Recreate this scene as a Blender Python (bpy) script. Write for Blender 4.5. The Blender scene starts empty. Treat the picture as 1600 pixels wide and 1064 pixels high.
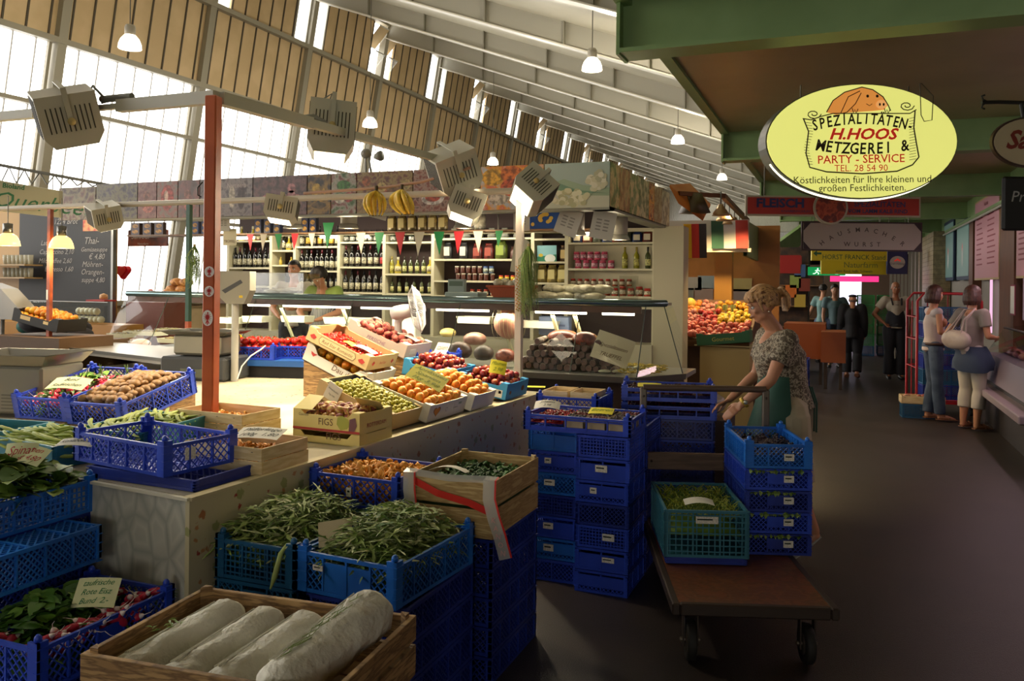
import bpy, math, random, hashlib
from mathutils import Matrix, Vector
R = random.Random(7)
PI = math.pi
SC = bpy.context.scene
COL = SC.collection
FPX, EYE, YAW, ROLL = 1300.0, 1.7, math.radians(21.7), 0.011
cam_d = bpy.data.cameras.new('camera')
cam_d.sensor_width = 36
cam_d.lens = 36 * FPX / 1600
cam_d.shift_y = -(532 - 442) / 1600
cam_d.clip_start = .05
cam = bpy.data.objects.new('camera', cam_d)
COL.objects.link(cam)
cam.location = (0, 0, EYE)
cam.matrix_world = Matrix.Translation((0, 0, EYE)) @ Matrix.Rotation(YAW, 4, 'Z') @ Matrix.Rotation(PI / 2, 4, 'X') @ Matrix.Rotation(ROLL, 4, 'Z')
SC.camera = cam
SC.view_settings.view_transform = 'Standard'
SC.view_settings.look = 'None'
SC.view_settings.gamma = 1
SC.view_settings.use_curve_mapping = False
SC.view_settings.exposure = 0.45
SC.cycles.max_bounces = 7
SC.cycles.diffuse_bounces = 4
SC.cycles.glossy_bounces = 3
SC.cycles.transmission_bounces = 6
SC.cycles.transparent_max_bounces = 24
SC.cycles.sample_clamp_indirect = 4
SC.cycles.caustics_reflective = False
SC.cycles.caustics_refractive = False
SC.cycles.use_denoising = True
W = bpy.data.worlds.new('overcast_sky')
SC.world = W
W.use_nodes = True
bg = W.node_tree.nodes['Background']
bg.inputs[0].default_value = (1.0, .97, .92, 1)
bg.inputs[1].default_value = 4.2
def area(name, loc, rot, sx, sy, power, color=(1, 1, 1), portal=False, spread=180):
 l = bpy.data.lights.new(name, 'AREA')
 l.shape = 'RECTANGLE'; l.size = sx; l.size_y = sy; l.energy = power; l.color = color
 l.spread = math.radians(spread)
 if portal: l.cycles.is_portal = True
 o = bpy.data.objects.new(name, l); COL.objects.link(o)
 o.location = loc; o.rotation_euler = rot
 return o
area('added_rear_fill_portal', (1.6, -7.9, 2.05), (PI / 2, 0, 0), 4.4, 1.7, 1, portal=True)  # portal for the unseen rear opening, added to brighten the near aisle
area('window_daylight', (-12.9, 22, 4.2), (0, -PI / 2, 0), 5.2, 70, 1, portal=True)
def _ray(px, py):
 u, v = px - 800, py - 442
 c, s = math.cos(ROLL), math.sin(ROLL)
 return (u * c + v * s) / FPX, (v * c - u * s) / FPX
def AT(px, py, d):
 r, w = _ray(px, py)
 return Vector((r * d * math.cos(YAW) - d * math.sin(YAW), r * d * math.sin(YAW) + d * math.cos(YAW), EYE - w * d))
def ON(px, py, z):
 r, w = _ray(px, py)
 return AT(px, py, (EYE - z) / w)
def ONX(px, py, X):
 r, w = _ray(px, py)
 return AT(px, py, X / (r * math.cos(YAW) - math.sin(YAW)))
def ONY(px, py, Y):
 r, w = _ray(px, py)
 return AT(px, py, Y / (r * math.sin(YAW) + math.cos(YAW)))
_M = {}
def lin(c):
 if isinstance(c, str):
  c = [int(c[i:i + 2], 16) / 255 for i in (0, 2, 4)]
  c = [x / 12.92 if x <= .04045 else ((x + .055) / 1.055) ** 2.4 for x in c]
 return (c[0], c[1], c[2], 1)
def M(name, col=None, rough=.5, metal=0, col2=None, scale=8, bump=0, bscale=40, emit=0, trans=0, alpha=1, spec=.5, contrast=(.4, .6), kind='noise', stretch=(1, 1, 1), detail=3, sub=0, bdist=.01):
 if name in _M: return _M[name]
 m = bpy.data.materials.new(name); m.use_nodes = True; _M[name] = m
 nt = m.node_tree; b = nt.nodes['Principled BSDF']
 col = lin(col)
 b.inputs['Base Color'].default_value = col
 b.inputs['Roughness'].default_value = rough
 b.inputs['Metallic'].default_value = metal
 b.inputs['Specular IOR Level'].default_value = spec
 if sub: b.inputs['Subsurface Weight'].default_value = sub; b.inputs['Subsurface Radius'].default_value = (.01, .004, .002)
 if trans: b.inputs['Transmission Weight'].default_value = trans
 if alpha < 1: b.inputs['Alpha'].default_value = alpha
 if emit:
  b.inputs['Emission Color'].default_value = col
  b.inputs['Emission Strength'].default_value = emit
 if col2 is not None or bump:
  tc = nt.nodes.new('ShaderNodeTexCoord')
  mp = nt.nodes.new('ShaderNodeMapping'); mp.inputs['Scale'].default_value = stretch
  nt.links.new(tc.outputs['Object'], mp.inputs[0])
 if col2 is not None:
  if kind == 'voronoi':
   n = nt.nodes.new('ShaderNodeTexVoronoi'); out = n.outputs['Distance']
  elif kind == 'edge':
   n = nt.nodes.new('ShaderNodeTexVoronoi'); n.feature = 'DISTANCE_TO_EDGE'; out = n.outputs['Distance']
  elif kind == 'wave':
   n = nt.nodes.new('ShaderNodeTexWave'); n.inputs['Distortion'].default_value = 6; n.inputs['Detail'].default_value = 3; out = n.outputs['Fac']
  else:
   n = nt.nodes.new('ShaderNodeTexNoise'); n.inputs['Detail'].default_value = detail; out = n.outputs['Fac']
  n.inputs['Scale'].default_value = scale
  nt.links.new(mp.outputs[0], n.inputs['Vector'])
  r = nt.nodes.new('ShaderNodeValToRGB')
  cols = [col] + [lin(c) for c in (col2 if isinstance(col2, (list, tuple)) and isinstance(col2[0], (str, tuple, list)) else [col2])]
  k = len(cols); e = r.color_ramp.elements
  while len(e) < k: e.new(.5)
  for i, c in enumerate(cols):
   e[i].position = contrast[0] + (contrast[1] - contrast[0]) * i / (k - 1)
  for i, c in enumerate(cols): e[i].color = c
  nt.links.new(out, r.inputs[0]); nt.links.new(r.outputs[0], b.inputs['Base Color'])
  if emit: nt.links.new(r.outputs[0], b.inputs['Emission Color'])
 if bump:
  n = nt.nodes.new('ShaderNodeTexNoise'); n.inputs['Scale'].default_value = bscale; n.inputs['Detail'].default_value = 4
  nt.links.new(mp.outputs[0], n.inputs['Vector'])
  bn = nt.nodes.new('ShaderNodeBump'); bn.inputs['Strength'].default_value = bump; bn.inputs['Distance'].default_value = bdist
  nt.links.new(n.outputs['Fac'], bn.inputs['Height']); nt.links.new(bn.outputs[0], b.inputs['Normal'])
 return m
def glassmat(name, col=(1, 1, 1), fac=.12, rough=.02):
 if name in _M: return _M[name]
 m = bpy.data.materials.new(name); m.use_nodes = True; _M[name] = m
 nt = m.node_tree; nt.nodes.clear()
 o = nt.nodes.new('ShaderNodeOutputMaterial'); mx = nt.nodes.new('ShaderNodeMixShader')
 t = nt.nodes.new('ShaderNodeBsdfTransparent'); g = nt.nodes.new('ShaderNodeBsdfGlossy')
 lw = nt.nodes.new('ShaderNodeLayerWeight'); lw.inputs[0].default_value = .15; mm = nt.nodes.new('ShaderNodeMath'); mm.operation = 'MULTIPLY_ADD'; mm.inputs[1].default_value = .3; mm.inputs[2].default_value = fac * .25
 t.inputs[0].default_value = lin(col); g.inputs['Roughness'].default_value = rough
 nt.links.new(lw.outputs['Facing'], mm.inputs[0]); nt.links.new(mm.outputs[0], mx.inputs[0]); nt.links.new(t.outputs[0], mx.inputs[1]); nt.links.new(g.outputs[0], mx.inputs[2])
 nt.links.new(mx.outputs[0], o.inputs[0])
 return m
class MB:
 def __init__(s, T=None):
  s.v = []; s.f = []; s.mi = []; s.sm = []; s.T = T or Matrix(); s.mats = []
 def m(s, mat):
  if mat not in s.mats: s.mats.append(mat)
  return s.mats.index(mat)
 def add(s, vs, fs, mat, smooth=False, T=None):
  k = len(s.v); X = s.T @ T if T is not None else s.T
  s.v += [tuple(X @ Vector(p)) for p in vs]
  i = s.m(mat)
  for f in fs: s.f.append(tuple(k + a for a in f)); s.mi.append(i); s.sm.append(smooth)
  return s
 def box(s, a, b, mat, T=None, bev=0):
  x0, x1 = sorted((a[0], b[0])); y0, y1 = sorted((a[1], b[1])); z0, z1 = sorted((a[2], b[2]))
  if bev:
   e = bev; vs = [];
   for (sx, sy, sz) in [(i, j, k) for k in (0, 1) for j in (0, 1) for i in (0, 1)]:
    X = (x0, x1)[sx]; Y = (y0, y1)[sy]; Z = (z0, z1)[sz]; dx = e if sx == 0 else -e; dy = e if sy == 0 else -e; dz = e if sz == 0 else -e
    vs += [(X, Y + dy, Z + dz), (X + dx, Y, Z + dz), (X + dx, Y + dy, Z)]
   def c(i, j, k, w): return (i + 2 * j + 4 * k) * 3 + w
   fs = []
   for i in (0, 1): fs.append((c(i, 0, 0, 0), c(i, 1, 0, 0), c(i, 1, 1, 0), c(i, 0, 1, 0))[::(1 if i else -1)])
   for j in (0, 1): fs.append((c(0, j, 0, 1), c(1, j, 0, 1), c(1, j, 1, 1), c(0, j, 1, 1))[::(-1 if j else 1)])
   for k in (0, 1): fs.append((c(0, 0, k, 2), c(1, 0, k, 2), c(1, 1, k, 2), c(0, 1, k, 2))[::(1 if k else -1)])
   for j in (0, 1):
    for k in (0, 1): fs.append((c(0, j, k, 1), c(1, j, k, 1), c(1, j, k, 2), c(0, j, k, 2)))
   for i in (0, 1):
    for k in (0, 1): fs.append((c(i, 0, k, 0), c(i, 1, k, 0), c(i, 1, k, 2), c(i, 0, k, 2)))
   for i in (0, 1):
    for j in (0, 1): fs.append((c(i, j, 0, 0), c(i, j, 1, 0), c(i, j, 1, 1), c(i, j, 0, 1)))
   for i in (0, 1):
    for j in (0, 1):
     for k in (0, 1): fs.append((c(i, j, k, 0), c(i, j, k, 1), c(i, j, k, 2)))
   return s.add(vs, fs, mat, False, T)
  vs = [(x0, y0, z0), (x1, y0, z0), (x1, y1, z0), (x0, y1, z0), (x0, y0, z1), (x1, y0, z1), (x1, y1, z1), (x0, y1, z1)]
  return s.add(vs, [(3, 2, 1, 0), (4, 5, 6, 7), (0, 1, 5, 4), (1, 2, 6, 5), (2, 3, 7, 6), (3, 0, 4, 7)], mat, False, T)
 def bar(s, p, q, w, h, mat, up=(0, 0, 1), caps=True):
  p = Vector(p); q = Vector(q); d = (q - p); L = d.length
  if L < 1e-6: return s
  d.normalize(); u = Vector(up)
  if abs(d.dot(u)) > .98: u = Vector((1, 0, 0)) if abs(d.x) < .9 else Vector((0, 1, 0))
  a = d.cross(u).normalized() * (w / 2); b = a.cross(d).normalized() * (h / 2)
  vs = [p - a - b, p + a - b, p + a + b, p - a + b, q - a - b, q + a - b, q + a + b, q - a + b]
  fs = [(0, 1, 5, 4), (1, 2, 6, 5), (2, 3, 7, 6), (3, 0, 4, 7)]
  if caps: fs += [(3, 2, 1, 0), (4, 5, 6, 7)]
  return s.add(vs, fs, mat)
 def tube(s, pts, r, mat, n=8, caps=True, smooth=True, flat=1.0):
  P = [Vector(p) for p in pts]; N = len(P)
  rs = r if isinstance(r, (list, tuple)) else [r] * N
  vs = []; fs = []; prev = None
  for i in range(N):
   d = (P[min(i + 1, N - 1)] - P[max(i - 1, 0)])
   if d.length < 1e-9: d = Vector((0, 0, 1))
   d.normalize()
   if prev is None:
    u = Vector((0, 0, 1)) if abs(d.z) < .9 else Vector((1, 0, 0))
    a = d.cross(u).normalized()
   else:
    a = (prev - d * prev.dot(d))
    a = a.normalized() if a.length > 1e-6 else d.orthogonal().normalized()
   b = d.cross(a); prev = a
   for k in range(n):
    t = 2 * PI * k / n
    vs.append(P[i] + (a * math.cos(t) + b * math.sin(t) * flat) * rs[i])
  for i in range(N - 1):
   for k in range(n):
    k2 = (k + 1) % n
    fs.append((i * n + k, i * n + k2, (i + 1) * n + k2, (i + 1) * n + k))
  s.add(vs, fs, mat, smooth)
  if caps: s.add(vs[:n] + vs[-n:], [tuple(range(n))[::-1], tuple(range(n, 2 * n))], mat, False)
  return s
 def lathe(s, prof, mat, c=(0, 0, 0), n=16, T=None, smooth=True):
  vs = []; fs = []
  for (r, z) in prof:
   for k in range(n):
    t = 2 * PI * k / n
    vs.append((c[0] + r * math.cos(t), c[1] + r * math.sin(t), c[2] + z))
  for i in range(len(prof) - 1):
   for k in range(n):
    k2 = (k + 1) % n
    fs.append((i * n + k, i * n + k2, (i + 1) * n + k2, (i + 1) * n + k))
  if prof[0][0] > 1e-5: fs.append(tuple(range(n))[::-1])
  if prof[-1][0] > 1e-5: fs.append(tuple(range((len(prof) - 1) * n, len(prof) * n)))
  return s.add(vs, fs, mat, smooth, T)
 def ell(s, c, r, mat, n=10, T=None, fn=None):
  rx, ry, rz = r if isinstance(r, (list, tuple)) else (r, r, r)
  vs = [(0, 0, -1)]; h = max(3, n // 2 + 1)
  for i in range(1, h):
   a = -PI / 2 + PI * i / h
   for k in range(n):
    t = 2 * PI * k / n
    vs.append((math.cos(a) * math.cos(t), math.cos(a) * math.sin(t), math.sin(a)))
  vs.append((0, 0, 1))
  fs = []
  for k in range(n): fs.append((0, 1 + (k + 1) % n, 1 + k))
  for i in range(h - 2):
   for k in range(n):
    a = 1 + i * n; k2 = (k + 1) % n
    fs.append((a + k, a + k2, a + n + k2, a + n + k))
  a = 1 + (h - 2) * n
  for k in range(n): fs.append((a + k, a + (k + 1) % n, len(vs) - 1))
  if fn: vs = [fn(Vector(v)) for v in vs]
  vs = [(c[0] + v[0] * rx, c[1] + v[1] * ry, c[2] + v[2] * rz) for v in vs]
  return s.add(vs, fs, mat, True, T)
 def prism(s, poly, d0, d1, mat, axis='z', T=None, smooth=False):
  def f(p, d): return (p[0], p[1], d) if axis == 'z' else ((p[0], d, p[1]) if axis == 'y' else (d, p[0], p[1]))
  n = len(poly)
  vs = [f(p, d0) for p in poly] + [f(p, d1) for p in poly]
  fs = [tuple(range(n))[::-1], tuple(range(n, 2 * n))] + [(i, (i + 1) % n, n + (i + 1) % n, n + i) for i in range(n)]
  return s.add(vs, fs, mat, smooth, T)
 def disc(s, c, rx, ry, mat, n=28, y=0, T=None):
  vs = [(c[0] + rx * math.cos(2 * PI * k / n), y, c[-1] + ry * math.sin(2 * PI * k / n)) for k in range(n)]
  return s.add(vs, [tuple(range(n))], mat, False, T)
 def text(s, body, size, mat, x=0, z=0, y=-.001, align='CENTER', shear=0, T=None, space=1, sx=1.0, bold=0):
  vs, fs = text_geo(body, size, align, shear, space, bold)
  return s.add([(x + v[0] * sx, y, z + v[1]) for v in vs], fs, mat, False, T)
 def build(s, name, parent=None, loc=None, rot=None, **kw):
  me = bpy.data.meshes.new(name)
  me.from_pydata(s.v, [], s.f)
  for m_ in s.mats: me.materials.append(m_)
  me.polygons.foreach_set('material_index', s.mi); me.polygons.foreach_set('use_smooth', s.sm)
  me.update()
  return inst(name, me, parent, loc, rot, **kw)
_T = {}
def text_geo(body, size, align, shear, space, bold):
 k = (body, align, shear, space, bold)
 if k not in _T:
  cu = bpy.data.curves.new('lettering', 'FONT')
  cu.body = body; cu.align_x = align; cu.shear = shear; cu.space_character = space; cu.size = 1; cu.resolution_u = 2; cu.offset = bold
  o = bpy.data.objects.new('lettering', cu)
  me = bpy.data.meshes.new_from_object(o)
  _T[k] = ([tuple(v.co) for v in me.vertices], [tuple(p.vertices) for p in me.polygons])
  bpy.data.objects.remove(o); bpy.data.curves.remove(cu); bpy.data.meshes.remove(me)
 vs, fs = _T[k]
 return [(v[0] * size, v[1] * size) for v in vs], fs
def tag(o, label=None, cat=None, group=None, kind=None):
 if label: o['label'] = label
 if cat: o['category'] = cat
 if group: o['group'] = group
 if kind: o['kind'] = kind
 return o
def inst(name, me, parent=None, loc=None, rot=None, label=None, cat=None, group=None, kind=None, scale=None):
 o = bpy.data.objects.new(name, me); COL.objects.link(o)
 if parent: o.parent = parent
 if loc is not None: o.location = loc
 if rot is not None: o.rotation_euler = rot if isinstance(rot, (tuple, list)) or hasattr(rot, 'x') else (0, 0, rot)
 if scale is not None: o.scale = scale if isinstance(scale, (tuple, list)) else (scale,) * 3
 return tag(o, label, cat, group, kind)
def root(name, loc, rz=0, label=None, cat=None, group=None, rot=None):
 o = bpy.data.objects.new(name, None); COL.objects.link(o); o.empty_display_size = .05
 o.location = loc; o.rotation_euler = rot if rot is not None else (0, 0, rz)
 return tag(o, label, cat, group)
def _kids(o): return _CH.get(o.name, [])
def copy_tree(o, loc, rz=None, label=None, group=None, parent=None, scale=None, rot=None):
 c = o.copy(); COL.objects.link(c)
 if parent: c.parent = parent
 else:
  c.location = loc
  if rot is not None: c.rotation_euler = rot
  elif rz is not None: c.rotation_euler = (0, 0, rz)
  if label: c['label'] = label
  if group: c['group'] = group
  if scale: c.scale = (scale,) * 3
 for k in [x for x in list(o.children)]: copy_tree(k, None, parent=c)
 return c
def struct(name, mb): return mb.build(name, kind='structure')
def RZ(a): return Matrix.Rotation(a, 4, 'Z')
def RX(a): return Matrix.Rotation(a, 4, 'X')
def RY(a): return Matrix.Rotation(a, 4, 'Y')
def TR(x, y, z): return Matrix.Translation((x, y, z))
class Maker:
 """first call builds a thing, later calls copy it with its parts"""
 def __init__(s, fn): s.fn = fn; s.c = {}
 def __call__(s, key, loc, rz=0, label=None, cat=None, group=None, rot=None, scale=None):
  if key not in s.c:
   o = s.fn(*key); s.c[key] = o
   o.location = loc; o.rotation_euler = rot if rot is not None else (0, 0, rz)
   if scale: o.scale = (scale,) * 3
  else:
   o = copy_tree(s.c[key], loc, rz, scale=scale, rot=rot)
   if 'group' in o and not group: del o['group']
  tag(o, label, cat, group)
  return o
# ======================= the hall =======================
WH = dict(
 beige=M('beige_panel', 'd0b68c', .6, col2='c4aa80', scale=1.5),
 frame=M('grey_green_steel', '948e7c', .5),
 roofp=M('cream_roof_sheet', 'd3cdb8', .45, col2='c6c0aa', scale=.6),
 rib=M('roof_steel', 'a6a294', .5),
 seam=M('panel_seam', '4c4335', .7),
)
green = M('green_paint', '84a068', .45, col2='7a965e', scale=2)
def wx(z): return -13 + .17 * (z - 6.0)
fl = MB(); fl.box((-16, -8, -.1), (4.2, 62, 0), M('dark_asphalt', '352d2a', .45, col2='292423', scale=2.2, bump=.25, bscale=160, contrast=(.3, .7), detail=8, spec=.4))
struct('floor', fl)
Y0, Y1 = -8.0, 62.0
bay = 3.477; first = 10.75 - 6 * bay
b = MB()
def wq(mb, y0, y1, z0, z1, mat, off=0, th=.06):
 vs = []
 for (z) in (z0, z1):
  for y in (y0, y1):
   for t in (0, th): vs.append((wx(z) + off - t, y, z))
 mb.add(vs, [(0, 2, 6, 4), (1, 5, 7, 3), (0, 4, 5, 1), (2, 3, 7, 6), (4, 6, 7, 5), (0, 1, 3, 2)], mat)
wq(b, Y0, Y1, 0, 1.2, WH['beige'])
nb = 21
for i in range(nb):
 yb = first + i * bay
 wq(b, yb, yb + bay, 5.9, 7.62, WH['beige'])
 wq(b, yb + .62, yb + bay - .62, 7.62, 9.15, WH['beige'])
 for j in range(8):
  y = yb + (j + .5) * bay / 8
  z1 = 7.6 if (j in (0, 7)) else 9.1
  wq(b, y - .018, y + .018, 5.95, z1, WH['seam'], .02, .03)
struct('wall_left', b)
b = MB()
for i in range(nb):
 yb = first + i * bay
 wq(b, yb - .09, yb + .09, 0, 9.15, WH['frame'], .12, .2)       # main stanchion
 wq(b, yb - .2, yb - .14, 1.2, 5.9, WH['frame'], .04, .06)
 for j in range(1, 8):
  y = yb + j * bay / 8
  wq(b, y - .012, y + .012, 1.2, 5.9, M('glazing_bar', 'b9b8b4', .5), .02, .03)
for z, h in ((5.9, .1), (7.62, .1), (4.75, .07), (3.0, .07), (1.2, .1)):
 wq(b, Y0, Y1, z - h / 2, z + h / 2, WH['frame'], .13, .13)
wq(b, Y0, Y1, 9.1, 9.35, WH['frame'], .16, .2)
struct('trim_1', b)
g = MB(); wq(g, Y0, Y1, 1.2, 5.9, glassmat('hall_glass', (1, 1, 1), .05), -.02, .004)
struct('window_1', g)
n = 2
alu = M('vent_frame', 'c9c8c0', .4); vg = M('vent_glass', 'eef4f6', .2, alpha=.22)
for i in range(7, nb - 1):
 yb = first + i * bay
 w = MB()
 for sd in (-1, 1):
  ya, yc = (yb + .12, yb + .6) if sd > 0 else (yb - .6, yb - .12)
  if i % 2 == 1:
   for leaf in (0, 1):
    z0 = 7.68 + leaf * .72; z1 = z0 + .68; zm = (z0 + z1) / 2; ang = .75
    T = TR(wx(zm), (ya + yc) / 2, zm) @ RY(ang)
    hw = (yc - ya) / 2; hh = (z1 - z0) / 2
    w.box((-.012, -hw, -hh), (.012, hw, hh), WH['beige'] if leaf else vg, T)
    for zz in (-hh, hh): w.box((-.02, -hw, zz - .015), (.02, hw, zz + .015), alu, T)
  else:
   wq(w, ya + .02, yc - .02, 7.7, 9.05, vg, 0, .01)
   for y in (ya, yc): wq(w, y - .02, y + .02, 7.66, 9.1, alu, .03, .06)
   wq(w, ya, yc, 7.66, 7.71, alu, .03, .06)
 struct('window_%d' % n, w); n += 1
SL = .364
def rz_(x): return 9.2 - SL * (x + 12.4)
b = MB()
b.add([(-12.6, Y0, rz_(-12.6)), (4.3, Y0, rz_(4.3)), (4.3, Y1, rz_(4.3)), (-12.6, Y1, rz_(-12.6)),
       (-12.6, Y0, rz_(-12.6) + .1), (4.3, Y0, rz_(4.3) + .1), (4.3, Y1, rz_(4.3) + .1), (-12.6, Y1, rz_(-12.6) + .1)],
      [(3, 2, 1, 0), (4, 5, 6, 7), (0, 1, 5, 4), (1, 2, 6, 5), (2, 3, 7, 6), (3, 0, 4, 7)], WH['roofp'])
struct('ceiling', b)
n = 2
b = MB()
for i in range(nb):
 for half in (0, ):
  yb = first + i * bay + half * bay / 2
  D = .42
  x0, x1 = -12.45, 4.2
  vs = [(x0, yb - .02, rz_(x0)), (x1, yb - .02, rz_(x1)), (x1, yb - .02, rz_(x1) - D), (x0, yb - .02, rz_(x0) - D)]
  vs += [(v[0], v[1] + .04, v[2]) for v in vs]
  b.add(vs, [(0, 1, 2, 3), (7, 6, 5, 4), (3, 2, 6, 7)], WH['rib'])
  vs = [(x0, yb - .11, rz_(x0) - D), (x1, yb - .11, rz_(x1) - D), (x1, yb + .11, rz_(x1) - D), (x0, yb + .11, rz_(x0) - D)]
  vs += [(v[0], v[1], v[2] - .025) for v in vs]
  b.add(vs, [(0, 1, 2, 3), (7, 6, 5, 4), (0, 4, 5, 1), (2, 6, 7, 3)], M('rafter_flange', 'd8d3c2', .4))
  x = -10.9
  while x < 4:
   b.add([(x, yb - .1, rz_(x)), (x + .025, yb - .1, rz_(x + .025)), (x + .025, yb - .1, rz_(x + .025) - D), (x, yb - .1, rz_(x) - D),
                   (x, yb, rz_(x)), (x + .025, yb, rz_(x + .025)), (x + .025, yb, rz_(x + .025) - D), (x, yb, rz_(x) - D)],
                  [(0, 1, 2, 3), (0, 3, 7, 4), (1, 5, 6, 2)], M('rafter_stiffener', '8d897a', .5))
   x += 1.55
struct('trim_2', b)
b = MB(); b.box((-13.5, Y1, 0), (4.3, Y1 + .1, 10), M('far_wall_sheet', 'cfcdc6', .5, col2='b4b2ab', scale=3, kind='wave')); struct('wall_far', b)
rw = M('rear_wall', 'a39a84', .7); b = MB(); b.box((-14, Y0 - .1, 0), (-.6, Y0, 10), rw); b.box((3.8, Y0 - .1, 0), (4.3, Y0, 10), rw); b.box((-.6, Y0 - .1, 2.9), (3.8, Y0, 10), rw); b.box((-.6, Y0 - .1, 0), (3.8, Y0, 1.2), rw); struct('wall_back', b)
b = MB(); b.box((-.6, Y0 - .06, 1.2), (3.8, Y0 - .05, 2.9), glassmat('hall_glass', (1, 1, 1), .05)); struct('window_90', b)  # unseen glazed opening, added so fill light reaches the gallery soffit and beam
b = MB(); b.box((4.1, Y0, 0), (4.3, Y1, 5), M('outer_wall', '8f8877', .7)); struct('wall_outer', b)
GX = -1.14; GZ = 3.3
soff = M('gallery_soffit', 'aa9a74', .35, col2='9c8c68', scale=1.2)
b = MB(); b.box((GX, Y0, GZ), (4.1, 44, GZ + .3), soff); struct('ceiling_gallery', b)
b = MB(); b.box((GX - .06, Y0, GZ - .03), (GX + .02, 44, GZ + .36), green); struct('trim_3', b)
b = MB()
for k in range(-2, 9):
 y = 4.62 + k * 4.3
 if k <= -1: continue
 b.box((GX - .03, y - .02, GZ - .3), (2.2, y + .02, GZ), green)
 b.box((GX - .03, y - .1, GZ - .31), (2.2, y + .1, GZ - .285), green)
 b.box((GX - .05, y - .1, GZ - .32), (GX - .03, y + .1, GZ + .02), green)
struct('trim_4', b)
RX0 = 2.15
b = MB(); b.box((RX0 - .02, 3, 2.95), (RX0 + .2, 40, GZ), green); b.box((RX0 - .08, 3, 2.9), (RX0 + .2, 40, 2.95), green)
b.tube([(RX0 - .1, 5, 2.86), (RX0 - .1, 40, 2.86)], .02, M('white_conduit', 'b9b6a6', .4)); struct('trim_5', b)
# ======================= generators: crates, boxes, produce =======================
PB = dict(
 blue=M('blue_plastic', '2c4cc6', .35, col2='2440b0', scale=3),
 deep=M('deep_blue_plastic', '22389a', .35, col2='1a2c80', scale=3),
 sky=M('sky_blue_plastic', '1f6fce', .35, col2='1a5fb8', scale=3),
 teal=M('teal_plastic', '2f7f96', .4, col2='28707f', scale=3),
 petrol=M('petrol_plastic', '1a5c88', .4, col2='164c74', scale=3),
 green=M('green_plastic', '1f8a3a', .4, col2='1a7a34', scale=3),
)
stick = M('paper_sticker', 'e6e2d6', .6, col2='cfcabb', scale=120, contrast=(.45, .55))
paper = M('white_paper', 'ddd9cc', .7)
yellow_card = M('yellow_card', 'f0e53a', .6)
cream_card = M('cream_card', 'd9dcae', .7)
ink = M('dark_ink', '1c2a22', .7); red_ink = M('red_ink', 'b3303a', .7); green_ink = M('green_ink', '2a7a48', .7)
wood = M('pale_wood', 'b39560', .65, col2=['9c7d4a', 'c2a771'], scale=5, stretch=(1.5, 1.5, 14), bump=.12, bscale=60)
veneer = M('veneer_wood', 'e2cda2', .6, col2='d2b886', scale=6, stretch=(1.5, 1.5, 10))
oldwood = M('weathered_crate_wood', '9a7648', .7, col2=['6e5130', 'b08c5a'], scale=6, stretch=(1.5, 1.5, 12), bump=.15, bscale=50)
def clip_line(p, q, x0, x1, z0, z1):
 t0, t1 = 0, 1; dx = q[0] - p[0]; dz = q[1] - p[1]
 for pp, qq in ((-dx, p[0] - x0), (dx, x1 - p[0]), (-dz, p[1] - z0), (dz, z1 - p[1])):
  if abs(pp) < 1e-12:
   if qq < 0: return None
  else:
   r = qq / pp
   if pp < 0: t0 = max(t0, r)
   else: t1 = min(t1, r)
 if t1 - t0 < 1e-4: return None
 return (p[0] + dx * t0, p[1] + dz * t0), (p[0] + dx * t1, p[1] + dz * t1)
def lattice(mb, T, x0, x1, z0, z1, mat, p=.024, w=.0045, diag=True):
 def br(a, b, off):
  mb_v = []
  d = Vector((b[0] - a[0], 0, b[1] - a[1])); d.normalize(); n = Vector((-d.z, 0, d.x)) * (w / 2)
  A_ = Vector((a[0], off, a[1])); B_ = Vector((b[0], off, b[1])); y = Vector((0, .0025, 0))
  vs = [A_ - n - y, A_ + n - y, A_ + n + y, A_ - n + y, B_ - n - y, B_ + n - y, B_ + n + y, B_ - n + y]
  mb.add(vs, [(0, 1, 5, 4), (1, 2, 6, 5), (2, 3, 7, 6), (3, 0, 4, 7)], mat, False, T)
 Wd = x1 - x0; Hh = z1 - z0
 if diag:
  k = -Hh
  while k < Wd:
   for s in (1, -1):
    a = (x0 + k, z0) if s > 0 else (x0 + k, z1); c = (a[0] + Hh, z1 if s > 0 else z0)
    r = clip_line(a, c, x0, x1, z0, z1)
    if r: br(r[0], r[1], .001 * s)
   k += p * 1.35
 else:
  x = x0 + p / 2
  while x < x1: br((x, z0), (x, z1), .001); x += p
  z = z0 + p / 2
  while z < z1: br((x0, z), (x1, z), -.001); z += p
def crate_side(mb, T, L, H, mat, style, pitch):
 t = .004
 mb.box((-L / 2, -t * 1.6, H - .014), (L / 2, t * 1.6, H), mat, T)
 mb.box((-L / 2, -t * 1.6, 0), (L / 2, t * 1.6, .014), mat, T)
 if style == 'solid':
  mb.box((-L / 2, -t, .01), (L / 2, t, H - .01), mat, T); return
 nb = max(2, round(L / .115))
 xs = [-L / 2 + L * i / nb for i in range(nb + 1)]
 for x in xs: mb.box((x - .004, -t * 1.6, .01), (x + .004, t * 1.6, H - .01), mat, T)
 for i in range(nb):
  a, b_ = xs[i] + .004, xs[i + 1] - .004
  if style == 'slot':
   lattice(mb, T, a, b_, .014, H - .014, mat, pitch, .006, False)
  elif style == 'plate' and abs((a + b_) / 2) < .07:
   mb.box((a, -t, .012), (b_, t, H - .03), mat, T)
  elif style == 'plate2' and abs((a + b_) / 2) < .09:
   mb.box((a, -t * 1.8, H * .3), (b_, t * 1.2, H * .8), mat, T); lattice(mb, T, a, b_, .014, H * .3, mat, pitch, .005)
  elif style == 'window':
   mb.box((a, -t, .01), (b_, t, H * .3), mat, T)
   mb.box((a, -t, H * .72), (b_, t, H * .8), mat, T)
  else:
   lattice(mb, T, a, b_, .014, H - .014, mat, pitch, .0045)
_CM = {}
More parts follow.
